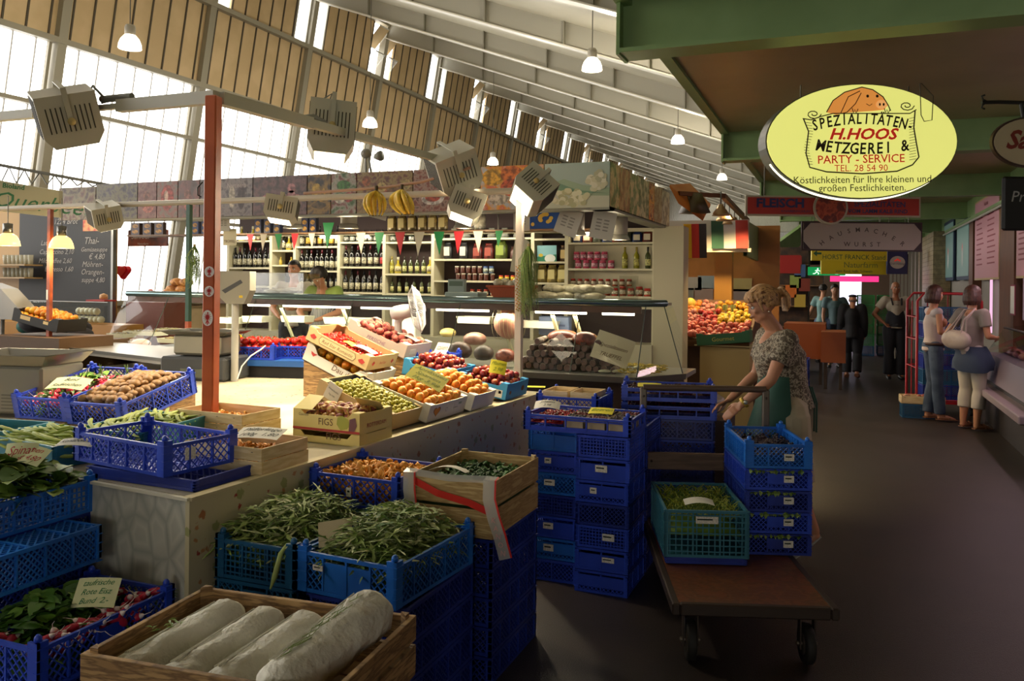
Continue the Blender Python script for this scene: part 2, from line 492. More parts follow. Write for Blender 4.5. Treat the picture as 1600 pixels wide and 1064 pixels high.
def crate_meshes(L, Wd, H, mat, style, pitch, posts, floor):
 key = (L, Wd, H, mat.name, style, pitch, posts, floor)
 if key in _CM: return _CM[key]
 b = MB()
 st2 = style
 for sy in (-1, 1): crate_side(b, TR(0, sy * (Wd / 2 - .008), 0), L - .02, H, mat, style, pitch)
 for sx in (-1, 1): crate_side(b, TR(sx * (L / 2 - .008), 0, 0) @ RZ(PI / 2), Wd - .02, H, mat, 'lattice' if style in ('plate', 'plate2') else style, pitch)
 if floor == 'solid': b.box((-L / 2 + .01, -Wd / 2 + .01, .002), (L / 2 - .01, Wd / 2 - .01, .008), mat)
 else:
  lattice(b, TR(0, 0, .006) @ RX(-PI / 2), -L / 2 + .01, L / 2 - .01, -Wd / 2 + .01, Wd / 2 - .01, mat, .026, .006)
  for k in (-1, 0, 1): b.box((-L / 2 + .01, k * Wd * .28 - .006, 0), (L / 2 - .01, k * Wd * .28 + .006, .01), mat)
 me = b.build('t'); mesh = me.data; bpy.data.objects.remove(me)
 p = MB(); e = .042 if posts else .022; top = H + (.03 if posts else 0)
 for (x0, x1, y0, y1) in ((0, e, 0, .012), (0, .012, 0, e)):
  p.box((x0, y0, 0), (x1, y1, top - .012), mat)
 for z in (H * .25, H * .5, H * .75, H): p.box((-.003, -.003, z - .004), (e + .002, e + .002, z), mat) if z > H * .9 and posts else p.box((-.003, -.003, z - .003), (e, .013, z), mat)
 if posts:
  p.box((.004, .004, H - .02), (e - .006, e - .006, top - .014), mat)
  p.lathe([(.013, top - .016), (.012, top), (.006, top + .008), (0, top + .008)], mat, (e / 2, e / 2, 0), 8)
 pm = p.build('t'); pmesh = pm.data; bpy.data.objects.remove(pm)
 _CM[key] = (mesh, pmesh); mesh.name = 'crate_basket'; pmesh.name = 'crate_corner_post'
 return _CM[key]
def crate(loc, rz, L, Wd, H, mat='blue', style='lattice', label=None, group=None, pitch=.022, posts=True, floor='lattice', name='plastic_crate', sticker=None, rot=None, cat='crate'):
 mat = PB[mat] if isinstance(mat, str) else mat
 me, pme = crate_meshes(L, Wd, H, mat, style, pitch, posts, floor)
 r = root(name, loc, rz, label, cat, group, rot=rot)
 inst('basket', me, r)
 for i, (sx, sy) in enumerate(((-1, -1), (1, -1), (1, 1), (-1, 1))):
  inst('corner_post', pme, r, (sx * L / 2, sy * Wd / 2, 0), i * PI / 2)
 if sticker:
  x, z, w, h, side = sticker
  s = MB()
  if side == 'front': s.box((x - w / 2, -Wd / 2 - .008, z - h / 2), (x + w / 2, -Wd / 2 - .004, z + h / 2), stick); s.box((x - w / 2 + .006, -Wd / 2 - .0086, z), (x + w / 4, -Wd / 2 - .008, z + h / 5), ink)
  s.build('paper_label', r)['label'] = 'small white paper sticker'
 return r
def card(px_loc, rot, w, h, mat, lines, label, cat='price card', inkm=None, bend=.12, name='price_card', group=None, size=None):
 b = MB(); N = 8; vs = []; fs = []
 def zz(t): return bend * w * (1 - (2 * t - 1) ** 2)
 for i in range(N + 1):
  t = i / N
  for y in (-h / 2, h / 2): vs.append((-w / 2 + w * t, y, zz(t)))
  for y in (-h / 2, h / 2): vs.append((-w / 2 + w * t, y, zz(t) - .0012))
 for i in range(N):
  k = i * 4
  fs += [(k, k + 4, k + 5, k + 1), (k + 3, k + 7, k + 6, k + 2), (k, k + 2, k + 6, k + 4), (k + 1, k + 5, k + 7, k + 3)]
 fs += [(0, 1, 3, 2), (4 * N, 4 * N + 2, 4 * N + 3, 4 * N + 1)]
 b.add(vs, fs, mat)
 n = len(lines)
 if n:
  sz = size or h / (n + .6)
  for i, tx in enumerate(lines):
   g, f = text_geo(tx, sz, 'CENTER', .35, .95, .0)
   mx = max([abs(v[0]) for v in g] + [1e-6]); k = min(1, w * .45 / mx)
   yy = h / 2 - sz * .95 - i * (h - sz * .3) / n
   pts = []
   for v in g:
    x = v[0] * k
    pts.append((x, yy + v[1] + x * .06, zz((x + w / 2) / w) + .0012))
   b.add(pts, f, inkm or ink)
 o = b.build(name, None, px_loc, rot); tag(o, label, cat, group)
 return o
tomato_red = M('tomato_skin', 'b01410', .18, col2='c42a14', scale=12, sub=.1)
stemg = M('green_stem', '4c6b22', .6)
def mk_round(r, squash, mat, stem=None, dent=.15, n=12, stemmat=None):
 b = MB()
 def fn(v):
  rad = math.hypot(v.x, v.y)
  z = v.z * squash
  z -= dent * max(0, 1 - rad / .45) ** 2 * (1 if v.z > 0 else -.6)
  return Vector((v.x, v.y, z))
 b.ell((0, 0, 0), r, mat, n, fn=fn)
 if stem == 'calyx':
  for k in range(5):
   a = k * 2 * PI / 5
   b.add([(0, 0, r * (squash - dent) + .001), (math.cos(a - .3) * r * .25, math.sin(a - .3) * r * .25, r * (squash - .08)), (math.cos(a) * r * .6, math.sin(a) * r * .6, r * squash * .93 + .002), (math.cos(a + .3) * r * .25, math.sin(a + .3) * r * .25, r * (squash - .08))], [(0, 1, 2, 3)], stemmat or stemg)
  b.tube([(0, 0, r * (squash - dent)), (.002, 0, r * squash + .012)], .0022, stemmat or stemg, 5)
 elif stem == 'stub':
  b.tube([(0, 0, r * (squash - dent) - .001), (.001, 0, r * squash + .004)], .0016, M('brown_stem', '5a4020', .7), 5)
 o = b.build('t'); me = o.data; bpy.data.objects.remove(o); return me
def mk_mushroom(mat_cap, mat_stem, r=.024):
 b = MB()
 b.lathe([(r * .35, -r * .9), (r * .4, -r * .5), (r * .36, -r * .1), (r * .85, -r * .02), (r, r * .12), (r * .95, r * .4), (r * .65, r * .75), (r * .3, r * .9), (0, r * .93)], mat_cap, n=12)
 b.lathe([(r * .36, -r * .95), (r * .42, -r * .5), (r * .38, 0)], mat_stem, n=10)
 o = b.build('t'); me = o.data; bpy.data.objects.remove(o); return me
def mk_chanterelle():
 m = M('chanterelle_gold', 'e8aa48', .55, col2='d08e30', scale=30); b = MB(); n = 14
 vs = []; fs = []; prof = [(.007, -.03), (.008, -.01), (.013, .004), (.022, .014), (.026, .018), (.016, .012), (0, .004)]
 for j, (r, z) in enumerate(prof):
  for k in range(n):
   t = 2 * PI * k / n; w = 1 + (.22 * math.sin(3 * t + 1) + .1 * math.sin(5 * t)) * (r / .026); zz = z + .006 * math.sin(4 * t) * (r / .026) ** 2
   vs.append((r * w * math.cos(t), r * w * math.sin(t), zz))
 for j in range(len(prof) - 1):
  for k in range(n): fs.append((j * n + k, j * n + (k + 1) % n, (j + 1) * n + (k + 1) % n, (j + 1) * n + k))
 b.add(vs, fs, m, True)
 o = b.build('t'); me = o.data; bpy.data.objects.remove(o); return me
def mk_bean():
 m = M('green_bean_skin', 'a8b454', .5, col2='96a846', scale=20); b = MB()
 pts = []; rs = []
 for i in range(11):
  t = i / 10; pts.append(((t - .5) * .17, .022 * (1 - (2 * t - 1) ** 2), 0)); rs.append(.0082 * (min(1, 6 * t, 6 * (1 - t)) ** .5 + .08) * (1 + .12 * math.sin(t * 30)))
 b.tube(pts, rs, m, 6, flat=.6); o = b.build('t'); me = o.data; bpy.data.objects.remove(o); return me
def mk_radish(long=False):
 m = M('radish_skin', 'b51f3c', .35); w_ = M('radish_tip', 'efe0da', .4); b = MB()
 r = .012; L = .026 if long else .014
 b.lathe([(0, -L - .004), (r * .35, -L), (r * .7, -L * .7)], w_, n=9)
 b.lathe([(r * .7, -L * .7), (r, -L * .2), (r, L * .3), (r * .75, L * .75), (r * .3, L), (0, L)], m, n=9)
 b.tube([(0, 0, -L - .003), (.004, .002, -L - .02), (.01, 0, -L - .028)], [.0012, .0008, .0003], w_, 4)
 for a in (-.25, .15, .4): b.tube([(0, 0, L - .002), (math.sin(a) * .01, .004, L + .014), (math.sin(a) * .035, .01, L + .035)], [.002, .0016, .001], stemg, 4)
 o = b.build('t'); me = o.data; bpy.data.objects.remove(o); return me
def heap(me, T, L, Wd, z0, r, name, label, cat, group, mound=0, layers=1, jit=.25, rnd_rot='full', squeeze=1.75, sc=(.9, 1.1), keep=1.0, rz=0, rowz=None):
 out = []
 p = r * squeeze
 loc0, rot0, _ = T.decompose()
 for l in range(layers):
  inset = r + l * r * .9
  nx = int((L - 2 * inset) / p) + 1; ny = int((Wd - 2 * inset) / (p * .9)) + 1
  for i in range(nx):
   for j in range(ny):
    if R.random() > keep: continue
    x = -L / 2 + inset + (L - 2 * inset) * (i / max(1, nx - 1)) + (p / 2 if j % 2 else 0) * (.5) + R.uniform(-jit, jit) * r
    y = -Wd / 2 + inset + (Wd - 2 * inset) * (j / max(1, ny - 1)) + R.uniform(-jit, jit) * r
    x = max(-L / 2 + r, min(L / 2 - r, x))
    u = 1 - min(1, max(abs(2 * x / L), abs(2 * y / Wd)) ** 2)
    z = z0 + r + l * r * 1.45 + mound * u + R.uniform(0, jit) * r * .7
    rot = (R.uniform(0, 6.28), R.uniform(0, 6.28), R.uniform(0, 6.28)) if rnd_rot == 'full' else (R.uniform(-.5, .5), R.uniform(-.5, .5), R.uniform(0, 6.28)) if rnd_rot == 'up' else (R.uniform(-.25, .25), R.uniform(-.25, .25), rz + R.uniform(-.35, .35))
    w = T @ Vector((x, y, z))
    q = rot0.to_matrix() @ Matrix.Rotation(rot[2], 3, 'Z') @ Matrix.Rotation(rot[0], 3, 'X') @ Matrix.Rotation(rot[1], 3, 'Y')
    o = inst(name, me, None, w, q.to_euler(), label, cat, group, scale=R.uniform(*sc))
    out.append(o)
 return out
def leafpile(name, T, L, Wd, z0, hgt, n, lw, ll, mats, label, cat='greens', kind='stuff', lobed=False, stemy=True, curl=.5, spill=.02, parent=None):
 b = MB(T)
 for i in range(n):
  x = R.uniform(-L / 2, L / 2); y = R.uniform(-Wd / 2, Wd / 2)
  u = max(0, 1 - max(abs(2 * x / L), abs(2 * y / Wd)) ** 3)
  z = z0 + hgt * (.25 + .75 * u) * R.uniform(.55, 1)
  a = R.uniform(0, 2 * PI); tilt = R.uniform(-.35, .6); l = ll * R.uniform(.6, 1.2); w = lw * R.uniform(.7, 1.2)
  X = TR(x, y, z) @ RZ(a) @ RY(-tilt) @ RX(R.uniform(-.7, .7))
  S = 6; vs = []; c = R.uniform(.2, 1) * curl
  for s in range(S + 1):
   t = s / S; px = l * (t - .4); pz = -c * l * t * t * .6
   ww = w * (math.sin(PI * min(1, t * .95 + .06)) ** .8)
   if lobed: ww *= (1.35 if s % 2 else .45)
   if stemy and t < .3: ww *= .2
   vs += [(px, -ww, pz + ww * .25), (px, 0, pz), (px, ww, pz + ww * .25)]
  fs = []
  for s in range(S):
   k = s * 3
   fs += [(k, k + 1, k + 4, k + 3), (k + 1, k + 2, k + 5, k + 4)]
  b.add(vs, fs, mats[i % len(mats)], True, X)
 o = b.build(name, parent)
 tag(o, label, cat if parent is None else None, None, kind)
 return o
def core(mb, L, Wd, z0, z1, mat, seg=10):
 vs = []; fs = []
 for i in range(seg + 1):
  for j in range(seg + 1):
   x = -L / 2 + L * i / seg; y = -Wd / 2 + Wd * j / seg
   u = 1 - max(abs(2 * i / seg - 1), abs(2 * j / seg - 1)) ** 3
   vs.append((x, y, z0 + (z1 - z0) * (.25 + .75 * u) * R.uniform(.85, 1)))
 for i in range(seg):
  for j in range(seg):
   k = i * (seg + 1) + j; fs.append((k, k + seg + 1, k + seg + 2, k + 1))
 mb.add(vs, fs, mat, True)
def wood_crate(loc, rz, L, Wd, H, label, mat=None, slats=2, posts=True, name='wooden_crate', th=.008, group=None, rot=None, gap=.014, cat='crate'):
 mat = mat or wood
 r = root(name, loc, rz, label, cat, group, rot=rot)
 b = MB()
 n = 5
 for i in range(n):
  y = -Wd / 2 + Wd * (i + .5) / n; b.box((-L / 2, y - Wd / n / 2 + .004, 0), (L / 2, y + Wd / n / 2 - .004, th), mat)
 b.build('base_board', r)
 sh = (H - th - gap * (slats - 1)) / slats
 for sd in (-1, 1):
  for k in range(slats):
   z = th + k * (sh + gap)
   m_ = MB(); m_.box((-L / 2, sd * (Wd / 2), z), (L / 2, sd * (Wd / 2 - th), z + sh), mat, bev=.0015); m_.build('side_slat', r)
   m_ = MB(); m_.box((sd * L / 2, -Wd / 2 + th, z), (sd * (L / 2 - th), Wd / 2 - th, z + sh), mat, bev=.0015); m_.build('end_slat', r)
 if posts:
  for sx in (-1, 1):
   for sy in (-1, 1):
    m_ = MB(); e = .026
    x = sx * (L / 2 - th); y = sy * (Wd / 2 - th)
    m_.prism([(x, y), (x - sx * e, y), (x, y - sy * e)] if sx * sy > 0 else [(x, y), (x, y - sy * e), (x - sx * e, y)], th, H + .012, mat); m_.build('corner_post', r)
 return r
def carton(loc, rz, L, Wd, H, mat, label, inner=None, texts=(), name='cardboard_tray', rot=None, tabs=True, th=.005, group=None, cat='box', cut=.55):
 r = root(name, loc, rz, label, cat, group, rot=rot)
 b = MB(); inner = inner or mat
 b.box((-L / 2, -Wd / 2, 0), (L / 2, Wd / 2, th), mat)
 def wall(T, w, front):
  c = w * .12
  hz = H * cut if front else H
  poly = [(-w / 2, 0), (w / 2, 0), (w / 2, H), (w / 2 - c, H), (w / 2 - c - (H - hz), hz), (-w / 2 + c + (H - hz), hz), (-w / 2 + c, H), (-w / 2, H)]
  if not front: poly = [(-w / 2, 0), (w / 2, 0), (w / 2, H), (-w / 2, H)]
  b.prism(poly, 0, th, mat, 'y', T)
 wall(TR(0, -Wd / 2, 0), L, True); wall(TR(0, Wd / 2 - th, 0), L, True)
 wall(TR(-L / 2, 0, 0) @ RZ(-PI / 2), Wd - .001, False); wall(TR(L / 2, 0, 0) @ RZ(PI / 2), Wd - .001, False)
 b.build('tray', r)
 if tabs:
  for sx in (-1, 1):
   for sy in (-1, 1):
    t = MB(); t.box((sx * L / 2, sy * (Wd / 2 - .06), H), (sx * (L / 2 - .05), sy * (Wd / 2 - .005), H + .004), mat); t.build('corner_flap', r)
 if texts:
  t = MB()
  for q_, (side, s, size, m_, x, z, kw) in enumerate(texts):
   T = {'front': TR(0, -Wd / 2, 0), 'left': TR(-L / 2, 0, 0) @ RZ(-PI / 2), 'right': TR(L / 2, 0, 0) @ RZ(PI / 2)}[side]
   if s == 'rect': t.box((x, -.0012, z), (x + size[0], 0, z + size[1]), m_, T)
   elif s == 'disc': t.disc((x, 0, z), size[0], size[1], m_, y=-.0014 - q_ * .0003, T=T)
   elif s == 'poly': t.add([(x + p[0], -.0014 - q_ * .0003, z + p[1]) for p in size], [tuple(range(len(size)))], m_, False, T)
   else: t.text(s, size, m_, x, z, -.0016 - q_ * .0003, T=T, **kw)
  t.build('printed_lettering', r)
 return r
# ======================= greengrocer's stall in the foreground =======================
CZ = .86
marble = M('marble_laminate', 'a3a498', .35, col2=['b6b5a8', 'c4c2b4', 'b8b7aa'], scale=11, kind='edge', contrast=(.0, .3), stretch=(1, 1, .6))
topm = M('counter_top', 'c6bca2', .3, col2='b4a88c', scale=3)
def floral_mat():
 m = M('floral_laminate', 'c9bf9a', .4); nt = m.node_tree; bs = nt.nodes['Principled BSDF']
 tc = nt.nodes.new('ShaderNodeTexCoord')
 base = None
 def layer(prev, scale, thr, col, seed):
  mp = nt.nodes.new('ShaderNodeMapping'); mp.inputs['Location'].default_value = (seed, seed * 2, seed * 3)
  nt.links.new(tc.outputs['Object'], mp.inputs[0])
  no = nt.nodes.new('ShaderNodeTexNoise'); no.inputs['Scale'].default_value = 60; nt.links.new(mp.outputs[0], no.inputs[0])
  mxv = nt.nodes.new('ShaderNodeMix'); mxv.data_type = 'VECTOR'; mxv.inputs[0].default_value = .03
  nt.links.new(mp.outputs[0], mxv.inputs[4]); nt.links.new(no.outputs['Color'], mxv.inputs[5])
  v = nt.nodes.new('ShaderNodeTexVoronoi'); v.inputs['Scale'].default_value = scale; nt.links.new(mxv.outputs[1], v.inputs['Vector'])
  r = nt.nodes.new('ShaderNodeValToRGB'); r.color_ramp.elements[0].position = thr; r.color_ramp.elements[0].color = (1, 1, 1, 1); r.color_ramp.elements[1].position = thr + .04; r.color_ramp.elements[1].color = (0, 0, 0, 1)
  nt.links.new(v.outputs['Distance'], r.inputs[0])
  mx = nt.nodes.new('ShaderNodeMix'); mx.data_type = 'RGBA'; mx.inputs[6].default_value = lin('c9bf9a'); mx.inputs[7].default_value = lin(col)
  if prev: nt.links.new(prev, mx.inputs[6])
  nt.links.new(r.outputs[0], mx.inputs[0]); return mx.outputs[2]
 o = layer(None, 9, .17, '9fa06a', 3.1); o = layer(o, 8, .12, 'b07448', 7.7); o = layer(o, 14, .12, 'c08a5a', 1.3); o = layer(o, 11, .09, 'a8423a', 5.2)
 nt.links.new(o, bs.inputs['Base Color']); return m
flor = floral_mat()
foot = [(-2.31, 2.5), (-2.13, 6.12), (-6.6, 6.5), (-6.6, 2.9)]
cr = root('market_counter', (0, 0, 0), 0, 'long market stall counter with marbled front and flowered side panel under the produce', 'counter')
b = MB(); b.prism([(-2.33, 2.52), (-2.15, 6.1), (-6.58, 6.48), (-6.58, 2.92)], 0, CZ - .03, M('counter_carcass', '8c8878', .6)); b.build('carcass', cr)
b = MB(); b.add([(-2.31, 2.5, 0), (-6.6, 2.9, 0), (-6.6, 2.9, CZ), (-2.31, 2.5, CZ), (-2.33, 2.52, 0), (-6.58, 2.92, 0), (-6.58, 2.92, CZ), (-2.33, 2.52, CZ)], [(0, 3, 2, 1), (4, 5, 6, 7), (0, 1, 5, 4), (3, 7, 6, 2), (0, 4, 7, 3), (1, 2, 6, 5)], marble)
b.bar((-2.31, 2.497, CZ - .0), (-6.6, 2.897, CZ), .02, .012, M('marble_edge', 'cfc9b4', .4)); b.build('front_panel', cr)['label'] = 'grey veined marble-look front panel'
b = MB(); b.add([(-2.31, 2.5, 0), (-2.13, 6.12, 0), (-2.13, 6.12, CZ), (-2.31, 2.5, CZ), (-2.33, 2.5, 0), (-2.15, 6.12, 0), (-2.15, 6.12, CZ), (-2.33, 2.5, CZ)], [(0, 1, 2, 3), (7, 6, 5, 4), (0, 4, 5, 1), (3, 2, 6, 7), (0, 3, 7, 4), (1, 5, 6, 2)], flor)
b.bar((-2.32, 2.5, CZ), (-2.14, 6.12, CZ), .045, .014, M('cream_edge', 'cabd98', .4)); b.build('side_panel', cr)['label'] = 'cream side panel printed with small flowers'
b = MB(); b.prism([(-2.36, 2.54), (-2.18, 6.08), (-6.58, 6.46), (-6.58, 2.94)], CZ - .03, CZ - .002, topm); b.build('counter_top', cr)
b = MB()
for i in range(220):
 x = R.uniform(-4.6, -2.7); y = R.uniform(4.0, 6.0); a = R.uniform(0, 6.3); l = R.uniform(.006, .02); w = l * .25
 c, s = math.cos(a), math.sin(a)
 b.add([(x - c * l, y - s * l, CZ), (x + s * w, y - c * w, CZ + .001), (x + c * l, y + s * l, CZ), (x - s * w, y + c * w, CZ + .001)], [(0, 1, 2, 3)], M('dry_leaf_bits', '5d5a38', .8))
tag(b.build('leaf_crumbs'), 'dry leaf crumbs scattered over the bare white table top', 'leaf crumbs', None, 'stuff')
def stack(x, y, rz, L, Wd, h, n, mat, style, where, group=None, z0=0.0, sticker=None, posts=False, mats=None, styles=None):
 out = []
 words = {1: ['topmost'], 2: ['topmost', 'bottom'], 3: ['topmost', 'middle', 'bottom']}
 order = ['topmost', 'second from top', 'third from top', 'fourth from top', 'fifth from top', 'sixth from top', 'seventh from top', 'eighth from top']
 for k in range(n):
  lab = ('%s %s crate %s' % ({'blue': 'blue', 'deep': 'deep blue', 'sky': 'light blue', 'teal': 'teal', 'petrol': 'petrol blue', 'green': 'green'}[(mats or [mat] * n)[k]], order[n - 1 - k] if n > 1 else 'lone', where))
  st = sticker if sticker and k % 2 == 0 else None
  if st: st = (st[0] + R.uniform(-.03, .03), h * .55, R.uniform(.035, .06), R.uniform(.02, .03), 'front')
  out.append(crate((x, y, z0 + k * h), rz, L, Wd, h - .004, (mats or [mat] * n)[k], (styles or [style] * n)[k], lab, group, posts=False, sticker=st, pitch=.02))
 return out
G1 = 'blue crates stacked in front of the flowered counter side'
stack(-1.63, 2.89, 0, .42, .58, .135, 4, 'deep', 'plate2', 'under the right rocket crate', G1, sticker=(0, .07, .05, .03, 'front'))
stack(-2.085, 2.89, 0, .375, .58, .135, 4, 'petrol', 'plate', 'under the left rocket crate', G1)
stack(-1.55, 3.50, 0, .38, .56, .124, 5, 'deep', 'lattice', 'under the wooden parsley crate', G1)
stack(-2.02, 3.42, 0, .46, .40, .1365, 5, 'deep', 'lattice', 'under the chanterelle crate', G1)
rk = [M('rocket_leaf_a', '7a9440', .55), M('rocket_leaf_b', '96a85c', .55), M('rocket_leaf_c', '55722e', .55), M('rocket_leaf_pale', 'b8be8c', .6), M('rocket_stem', '8fa058', .6)]
crate((-1.65, 2.88, .54), math.radians(-4), .44, .58, .15, 'sky', 'plate', 'light blue crate full of rocket nearest the camera, card stuck in it', None, sticker=(-.12, .1, .045, .02, 'front'))
crate((-2.085, 2.89, .54), 0, .375, .58, .15, 'petrol', 'slot', 'petrol blue crate of rocket against the flowered counter side')
for (x, a, lb) in ((-1.65, -4, 'rocket leaves heaped in the light blue crate with the blank card'), (-2.11, 0, 'rocket leaves heaped in the petrol crate by the counter side')):
 T = TR(x, 2.89, 0) @ RZ(math.radians(a))
 b = MB(T); core(b, .37, .53, .56, .70, rk[2]);
 tag(b.build('rocket_greens'), lb, 'greens', None, 'stuff')
 o2 = leafpile('rocket_leaves', T, .38, .54, .60, .215, 1600, .0065, .11, rk, lb, lobed=True, curl=.7)
 for o_ in [x_ for x_ in COL.objects if x_.name.startswith('rocket_greens')]:
  o_.parent = o2; o_.name = 'packed_stems'; del o_['label']; del o_['category']; o_['kind'] = 'stuff'
b = MB(); b.tube([(-1.95, 2.62, .70), (-1.94, 2.57, .68), (-1.95, 2.55, .6), (-1.97, 2.55, .55)], [.006, .01, .012, .003], rk[1], 6, flat=.3)
tag(b.build('drooping_rocket_leaf'), 'single long rocket leaf drooping over the petrol crate rim', 'leaf')
card((-1.80, 2.72, .735), (math.radians(52), math.radians(-8), math.radians(28)), .13, .10, M('kraft_card', 'b3a582', .7), [], 'blank brown card leaning between the two rocket crates', bend=0)
crate((-2.02, 3.41, .685), math.radians(-2), .48, .42, .14, 'blue', 'lattice', 'blue crate of chanterelles beside the flowered counter side', None, pitch=.026, sticker=(-.02, .07, .025, .04, 'front'))
ch = mk_chanterelle()
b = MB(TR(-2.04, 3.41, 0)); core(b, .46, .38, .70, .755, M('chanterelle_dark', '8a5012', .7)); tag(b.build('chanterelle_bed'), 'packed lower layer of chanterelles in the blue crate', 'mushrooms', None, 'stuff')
heap(ch, TR(-2.04, 3.41, 0), .46, .38, .725, .022, 'chanterelle', 'golden chanterelle heaped in the blue crate by the flowered panel', 'mushroom', 'chanterelles in the blue crate', mound=.035, layers=2, rnd_rot='full', squeeze=1.5, sc=(.8, 1.25))
wood_crate((-1.55, 3.48, .625), 0, .40, .56, .24, 'tall slatted wooden crate of curly parsley with plastic tape over it', slats=2)
pl = [M('parsley_a', '2f5a20', .6), M('parsley_b', '3e6e2a', .6), M('parsley_c', '234618', .6)]
b = MB(); T = TR(-1.55, 3.48, 0)
b = MB(T); core(b, .36, .52, .70, .80, pl[2])
for i in range(1500):
 x = R.uniform(-.175, .175); y = R.uniform(-.255, .255); z = .80 + R.uniform(-.02, .025)
 X = TR(x, y, z) @ RZ(R.uniform(0, 6.3)) @ RX(R.uniform(-.8, .8)); s_ = R.uniform(.008, .018)
 b.add([(-s_, -s_ * .6, 0), (0, -s_, s_ * .5), (s_, -s_ * .3, 0), (s_ * .7, s_, s_ * .4), (-s_ * .4, s_ * .7, 0), (0, 0, s_ * .3)], [(0, 1, 5), (1, 2, 5), (2, 3, 5), (3, 4, 5), (4, 0, 5)], pl[i % 3], False, X)
tag(b.build('curly_parsley'), 'dark curly parsley filling the slatted wooden crate', 'greens', None, 'stuff')
card((-1.60, 3.30, .872), (math.radians(-6), 0, math.radians(5)), .17, .06, paper, [], 'curved white paper slip lying on the parsley', bend=.12)
film = M('clear_film', 'cfccc4', .25, alpha=.55); redt = M('red_tape', 'c8281e', .4); pinkp = M('printed_film', 'c89a94', .4)
tp = root('plastic_tape', (0, 0, 0), 0, 'red and clear printed plastic tape draped over the front of the parsley crate', 'plastic tape')
def strip(pts, w, mat, mat2=None, up=(0, 0, 1), words=None):
 m_ = MB(); P = [Vector(p) for p in pts]; vs = []
 for i, p in enumerate(P):
  d = (P[min(i + 1, len(P) - 1)] - P[max(0, i - 1)]).normalized(); a = d.cross(Vector(up))
  a = a.normalized() if a.length > 1e-5 else Vector((1, 0, 0)); vs += [p - a * w / 2, p + a * w / 2, p + a * w * .36]
 fs = []; f2 = []
 for i in range(len(P) - 1):
  k = 3 * i; fs.append((k, k + 3, k + 5, k + 2)); f2.append((k + 2, k + 5, k + 4, k + 1))
 m_.add(vs, fs, mat); m_.add(vs, f2, mat2 or mat)
 if words:
  a0, a1 = P[-3], P[-1]; dz = (a1 - a0)
  for q, wd in enumerate(words):
   o_ = a0.lerp(a1, q / len(words)) + Vector((0, -.003, -.02))
   g_, f_ = text_geo(wd, w * .5, 'CENTER', 0, 1, .02); m_.add([(o_.x + v[0], o_.y, o_.z + v[1]) for v in g_], f_, pinkp)
 return m_
yf = 3.48 - .28 - .004
strip([(-1.73, yf - .0, .845), (-1.6, yf - .012, .80), (-1.45, yf - .014, .775), (-1.36, yf - .012, .745)], .03, redt, up=(0, 1, 0)).build('red_band', tp)
strip([(-1.74, yf + .03, .885), (-1.74, yf - .004, .875), (-1.735, yf - .012, .80), (-1.72, yf - .02, .73), (-1.70, yf - .03, .66), (-1.69, yf - .035, .59)], .06, film, redt, (0, 1, 0), 'SONNE').build('hanging_end', tp)
strip([(-1.36, yf + .03, .885), (-1.36, yf - .004, .875), (-1.355, yf - .02, .80), (-1.33, yf - .03, .73), (-1.30, yf - .035, .66), (-1.27, yf - .04, .57)], .06, film, redt, (0, 1, 0), 'KANON').build('hanging_end', tp)
strip([(-1.74, yf, .878), (-1.55, yf - .006, .868), (-1.36, yf, .878)], .03, film, up=(0, 1, 0)).build('film_band', tp)
WC = Vector((-1.475, 1.86, .565)); wa = math.radians(5)
wood_crate(WC, wa, .72, .5, .17, 'worn wooden crate of paper-wrapped salad rolls at the front edge', oldwood, slats=2, th=.016)
stack(-1.475, 1.87, wa, .60, .40, .14, 4, 'deep', 'lattice', 'under the wooden crate of wrapped salad', G1)
wrap = M('wrapping_paper', 'd8d4c4', .75, col2='c4c0b0', scale=5, bump=1, bscale=16, bdist=.03)
TT = TR(*WC) @ RZ(wa)
desc = ['leftmost paper-wrapped salad roll in the worn wooden crate', 'second paper-wrapped salad roll from the left in the worn crate', 'third paper-wrapped salad roll from the left in the worn crate', 'slim paper-wrapped salad roll between two thick ones in the worn crate', 'rightmost paper-wrapped salad roll, lying highest in the worn crate']
